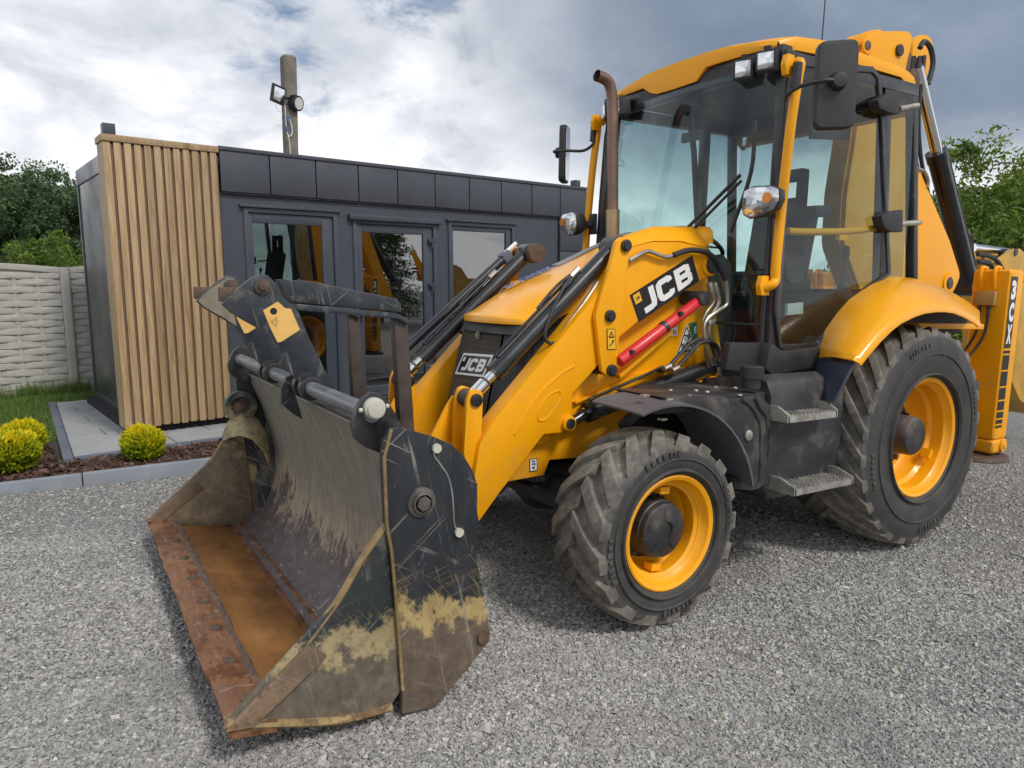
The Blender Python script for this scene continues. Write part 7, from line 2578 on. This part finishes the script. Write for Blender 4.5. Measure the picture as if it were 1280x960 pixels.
    step(0.89, 0.88, 1.27, 0.95, 1.06)
    step(0.525, 0.74, 1.22, 0.95, 1.09)
    b = MB(); b.box(0.78, 1.24, 0.70, 0.95, 0.44, 0.505)
    both(b, 'step_bracket', 'dusty_black', bevel=0.01)


guards()


# ------------------------------------------------------------------ rear: frame, stabilisers, digger arm
def backhoe():
    b = MB()
    b.box(-1.22, -1.12, -0.66, 0.66, 0.55, 0.66); b.box(-1.22, -1.12, -0.66, 0.66, 1.02, 1.10); b.box(-1.24, -1.10, -0.60, -0.44, 0.66, 1.02); b.box(-1.24, -1.10, 0.44, 0.60, 0.66, 1.02)
    b.box(-1.15, -0.62, -0.52, -0.40, 0.60, 1.05); b.box(-1.15, -0.62, 0.40, 0.52, 0.60, 1.05)
    b.box(-0.75, -0.55, -0.62, 0.62, 0.98, 1.07)
    b.build('rear_frame', 'yellow_paint', LD, bevel=0.012)
    b = MB(); b.box(-0.85, -0.35, 0.45, 0.80, 0.80, 1.02); b.box(-0.95, -0.72, 0.66, 0.92, 0.42, 0.95); b.box(-0.8, -0.4, -0.8, -0.45, 0.80, 1.02)
    b.build('valve_block', 'dusty_black', LD, bevel=0.02)
    b = MB()
    p = [(-0.1477, 0.86, 1.3179), (-0.9568, 0.86, 1.3082)]
    b.bar(p[0], p[1], 0.08, 0.035)
    b.build('frame_rail', 'yellow_paint', LD, bevel=0.004)
    # stabiliser legs
    XF = -1.38
    YO = 0.85
    i0, i1 = [(0.6382, 1.7091), (0.7056, 0.3922)]
    o0, o1 = [(0.8503, 1.6945), (0.8873, 0.4401)]
    rr = [(-1.3534, 1.6923), (-1.4618, 0.382)]
    def leg(side):
        b = MB()
        zt, zb = o0[1] + 0.01, 0.385
        yi = 0.60
        b.box(XF - 0.20, XF, yi, YO, zb + 0.10, zt)
        if side < 0: b = b.flipped()
        L = b.build('stabiliser_leg', 'yellow_paint', LD, bevel=0.03, segs=3)
        b = MB(); b.box(XF - 0.21, XF + 0.008, yi - 0.008, YO + 0.008, zb, zb + 0.10)
        if side < 0: b = b.flipped()
        b.build('leg_shoe', 'yellow_paint', L, bevel=0.03, segs=3)
        b = MB(); b.cyl((XF - 0.12, YO, zb + 0.055), (XF - 0.12, YO + 0.022, zb + 0.055), 0.045, n=20); b.cyl((XF - 0.12, YO + 0.02, zb + 0.055), (XF - 0.12, YO + 0.028, zb + 0.055), 0.018, n=12)
        if side < 0: b = b.flipped()
        b.build('shoe_pin', 'yellow_paint', L, bevel=0.003)
        b = MB(); b.lathe([(0.0, -0.01), (0.20, -0.01), (0.215, 0.0), (0.20, 0.03), (0.10, 0.05), (0.0, 0.05)], (XF - 0.10, (yi + YO) / 2 - 0.03, zb - 0.055), 28, axis='z')
        if side < 0: b = b.flipped()
        b.build('foot_pad', 'rust_dark', L)
        b = MB()
        c = [Vector(v) for v in [(-1.1718, 0.8, 1.6987), (-1.343, 0.8, 1.705)]]
        zz = zt - 0.02
        for y in (0.665, 0.755):
            b.tube([(XF + 0.004, y, zz - 0.12), (XF + 0.03, y, zz - 0.03), (XF + 0.01, y, zz + 0.03), (XF - 0.05, y, zz + 0.03)], 0.014, n=8)
        if side < 0: b = b.flipped()
        b.build('hose_loop', 'yellow_paint', L)
        b = MB(); b.box(XF + 0.002, XF + 0.05, 0.64, 0.78, zz - 0.235, zz - 0.135)
        if side < 0: b = b.flipped()
        b.build('lock_valve', 'brass_valve', L, bevel=0.004)
        b = MB()
        for y in (0.68, 0.74):
            b.cyl((XF + 0.028, y, zz - 0.235), (XF + 0.028, y, zz - 0.32), 0.013, n=8)
            b.tube([(XF + 0.028, y, zz - 0.32), (XF + 0.035, y - 0.01, zz - 0.45), (XF + 0.09, y - 0.07, zz - 0.60), (XF + 0.30, y - 0.10, zz - 0.68), (XF + 0.55, y - 0.15, zz - 0.72)], 0.010, n=7)
        if side < 0: b = b.flipped()
        b.build('leg_hose', 'rubber_hose', L)
        # model number running down the outer face, with speed bars beneath
        b = MB()
        x0 = XF - 0.016; x1 = XF - 0.100
        n = (0, 1, 0)
        top, gl = zt - 0.07, 0.155
        mp = quad_map((x0 + 0.004, YO, top - 3 * gl - 0.02), (x1 - 0.004, YO, top - 3 * gl - 0.02), (x1 - 0.004, YO, top + 0.02), (x0 + 0.004, YO, top + 0.02))
        b.mat('sticker_black'); plate(b, mp, 0, 1, 0, 1, n, 0.0004, 0.001)
        b.mat('sticker_white')
        for i, ch in enumerate('3CX'):
            mc = quad_map((x0 - 0.008, YO, top - (i + 1) * gl + 0.012), (x1 + 0.008, YO, top - (i + 1) * gl + 0.012), (x1 + 0.008, YO, top - i * gl - 0.006), (x0 - 0.008, YO, top - i * gl - 0.006))
            flat_text(b, mc, ch, 0, 0, 1, 1, n, 0.0016, 0.06)
        b.mat('sticker_black')
        z = top - 3 * gl - 0.035
        for h in (0.022, 0.105, 0.105, 0.085, 0.065, 0.045, 0.03, 0.018):
            m2 = quad_map((x0 + 0.004, YO, z - h), (x1 - 0.004, YO, z - h), (x1 - 0.004, YO, z), (x0 + 0.004, YO, z))
            plate(b, m2, 0, 1, 0, 1, n, 0.0004, 0.001)
            z -= h + 0.012
        if side < 0: b = b.flipped()
        b.build('model_decal', None, L)
    leg(1); leg(-1)
    # king post and swing casting
    b = MB(); b.prism([(-1.12, 0.62), (-1.45, 0.62), (-1.50, 1.15), (-1.40, 1.32), (-1.20, 1.32), (-1.12, 1.05)], -0.24, 0.24)
    b.build('king_post', 'yellow_paint', LD, bevel=0.02)
    # upright arm: two plates with a web
    prof = [(-0.4596, 3.1746), (-0.5026, 3.2658), (-0.6396, 3.3092), (-0.9806, 3.3789), (-1.0487, 3.3491), (-0.9883, 3.1458), (-0.9903, 2.881), (-1.13, 2.6187), (-1.3318, 2.4097), (-1.8312, 1.9492), (-2.0473, 1.6891), (-1.9998, 1.603), (-1.9373, 1.5301), (-1.6611, 1.4172), (-1.0428, 1.3703), (-0.6943, 1.4848), (-0.4107, 1.8523), (-0.4001, 2.2055), (-0.4482, 2.5325), (-0.4703, 2.9059)]
    prof = rounded(prof, 0.05)
    b = MB(); b.prism(prof, 0.165, 0.195)
    arm = b.build('digger_boom', 'yellow_paint', LD, bevel=0.006)
    # web between the plates (front and rear edges)
    web = [Vector((x, 0, z)) for x, z in prof]
    ctr = sum(web, Vector()) / len(web)
    b = MB()
    fr = [w for w in web if w.x > np.interp(w.z, [1.4, 3.3], [-1.35, -0.72])]
    fr.sort(key=lambda w: w.z)
    rows = [[(w.x - 0.006, 0.03, w.z), (w.x - 0.006, 0.164, w.z)] for w in fr]
    b.sheet(rows, 0.02)
    b.build('boom_web', 'yellow_paint', arm)
    # far head plate seen beyond the hoses
    hp = [(-1.7257, 3.5701), (-1.8115, 3.6306), (-1.9299, 3.6545), (-2.0364, 3.6191), (-2.0378, 3.4731), (-1.9682, 3.3012), (-1.8936, 3.1612), (-1.7852, 3.0807)]
    fp = [(-2.732, 2.2335), (-2.8315, 2.2408), (-3.1781, 1.7968), (-3.1407, 1.6827), (-3.0201, 1.6792)]
    b = MB(); b.prism(rounded(fp, 0.02), -0.226, -0.196)
    b.build('boom_side_plate', 'yellow_paint', arm, bevel=0.005)
    hp = rounded(hp, 0.05)
    b = MB(); b.prism(hp, -0.226, -0.196)
    b.build('boom_head_plate', 'yellow_paint', arm, bevel=0.006)
    pb = [(-1.2739, 0.195, 3.3087), (-1.0822, 0.195, 3.1616), (-1.8721, 0.195, 1.6192)]
    for (pp, r, mm) in (([(-0.4798, 0.2, 3.181)][0], 0.030, 0), ([(-0.8744, 0.2, 3.2255)][0], 0.040, 0), ([(-1.862, 0.2, 1.619)][0], 0.045, 0)):
        b = MB(); b.cyl((pp[0], 0.18, pp[2]), (pp[0], 0.215, pp[2]), r, n=20)
        b.build('boom_pin', 'dusty_black', arm, bevel=0.004)
    b = MB()
    pp = [(-1.862, 0.2, 1.619)][0]
    b.lathe([(0.05, 0.0), (0.085, 0.0), (0.085, 0.012), (0.05, 0.014)], (pp[0], 0.194, pp[2]), 24)
    pp = [(-0.4889, 0.2, 3.1828)][0]
    b.lathe([(0.032, 0.0), (0.055, 0.0), (0.055, 0.012), (0.032, 0.014)], (pp[0], 0.194, pp[2]), 20)
    b.build('pin_boss', 'yellow_paint', arm)
    # boom ram behind the plates
    r = [Vector(v) for v in [(-1.4002, 0.04, 3.2452), (-1.7866, 0.04, 2.6632), (-2.4068, 0.04, 1.7981), (-2.5425, 0.04, 1.6089)]]
    b = MB(); b.cyl(r[0], r[1] + (r[2] - r[1]) * 0.2, 0.047, n=18)
    b.build('boom_ram_rod', 'chrome', LD)
    d = (r[2] - r[1]).normalized()
    b = MB(); b.cyl(r[1], r[3], 0.075, n=24); b.cyl(r[1], r[1] + d * 0.08, 0.082, n=24); b.cyl((r[3].x, -0.10, r[3].z), (r[3].x, 0.10, r[3].z), 0.085, n=20)
    off = Vector((-0.10, 0.02, 0.02))
    b.tube([r[1] + off + d * 0.05, r[1] + off + d * 0.6, r[1] + off * 1.1 + d * 1.1], 0.022, n=8)
    b.build('boom_ram', 'black_ram', LD, angle=40)
    r2 = [Vector(v) for v in [(-1.4823, -0.02, 2.7453), (-1.3517, -0.02, 2.5713), (-1.4487, -0.02, 1.7609)]]
    b = MB()
    hs = [(-1.4422, 0.0, 3.3685), (-1.4132, 0.0, 3.1392), (-1.4252, 0.0, 2.8669), (-1.5268, 0.0, 2.6072), (-1.6851, 0.0, 2.3756), (-1.8099, 0.0, 2.1508)]
    for k in range(6):
        o = Vector((0.03 * (k % 3) - 0.03, 0.05 - 0.022 * k, -0.03))
        b.tube([Vector(p) + o * (1 + 0.2 * math.sin(k + i)) for i, p in enumerate(hs)], 0.016, n=7)
    b.tube([(-1.4027, 0.05, 3.383), (-1.4498, 0.05, 3.4386), (-1.547, 0.05, 3.4108), (-1.6018, 0.05, 3.3028), (-1.5596, 0.05, 3.1467)], 0.020, n=7)
    b.tube([(-2.5095, 0.05, 1.733), (-2.4535, 0.05, 2.0048), (-2.3775, 0.05, 2.041), (-2.3185, 0.05, 1.997), (-2.3792, 0.05, 1.7627)], 0.026, n=8)
    b.build('boom_hose', 'rubber_hose', LD)
    b = MB(); b.tube([(-1.0882, 0.2, 2.5663), (-1.1284, 0.2, 2.5197), (-1.2377, 0.2, 2.457), (-1.3405, 0.2, 2.4447), (-1.4077, 0.2, 2.3867), (-1.4182, 0.2, 2.3283)], 0.012, n=8)
    b.build('boom_pipe', 'zinc_pipe', LD)
    b = MB(); b.cyl((-1.18, -0.16, 3.10), (-1.18, 0.16, 3.10), 0.07, n=16); b.box(-1.16, -1.02, -0.13, 0.13, 3.05, 3.28)
    b.tube([(-1.12, 0.06, 3.3), (-1.24, 0.02, 3.28), (-1.3, 0.0, 3.1), (-1.26, 0.0, 2.9)], 0.03, n=8)
    b.build('boom_knuckle', 'rust_dark', LD, bevel=0.01)
    # dipper folded behind, with its link plate and bucket ram
    b = MB(); b.prism([(-1.25, 3.22), (-1.42, 3.15), (-2.05, 1.75), (-2.30, 1.25), (-2.15, 1.18), (-1.95, 1.45), (-1.60, 2.2), (-1.32, 2.95)], -0.30, -0.12)
    b.build('dipper', 'yellow_paint', LD, bevel=0.01)
    lk = [(-3.0089, 1.6638), (-2.9703, 1.8459), (-3.2171, 1.8339), (-3.4803, 1.9356), (-3.5975, 1.9946), (-3.7294, 2.0014), (-3.8773, 1.9544), (-4.0683, 1.7487), (-4.0822, 1.6931)]
    b = MB(); b.prism(lk, -0.14, -0.09); b.prism(lk, -0.42, -0.37)
    lko = b.build('tipping_link', 'yellow_dusty', LD, bevel=0.006)
    q = [(-3.6347, -0.085, 1.9654), (-3.5924, -0.085, 1.864), (-3.1319, -0.085, 1.7858)]
    b = MB(); b.cyl((q[0][0], -0.43, q[0][2]), (q[0][0], -0.08, q[0][2]), 0.035, n=14); b.cyl((q[2][0], -0.43, q[2][2]), (q[2][0], -0.08, q[2][2]), 0.055, n=16)
    b.build('link_pin', 'black_paint', lko)
    rd = [(-3.1314, -0.25, 1.9842), (-3.8923, -0.25, 1.9761)]
    b = MB(); b.cyl(rd[0], rd[1], 0.045, n=14)
    b.build('bucket_ram_rod', 'chrome', LD)
    b = MB(); b.tube([(-2.8839, -0.08, 1.9067), (-3.0953, -0.08, 1.9021), (-3.2929, -0.08, 1.8515), (-3.4485, -0.08, 1.729)], 0.02, n=7); b.tube([(-2.8975, -0.08, 1.8423), (-3.1096, -0.08, 1.8365), (-3.2316, -0.08, 1.7745), (-3.2514, -0.08, 1.6854)], 0.02, n=7)
    b.build('boom_hose', 'rubber_hose', LD)
    bk = [(-3.5926, 1.7337), (-4.2467, 1.7543), (-4.8125, 1.0477), (-4.6274, 0.2751), (-4.1133, 0.4811), (-3.8238, 0.7437)]
    b = MB(); b.prism(bk, -0.55, -0.10)
    b.build('digger_bucket', 'yellow_dusty', LD, bevel=0.02)


backhoe()
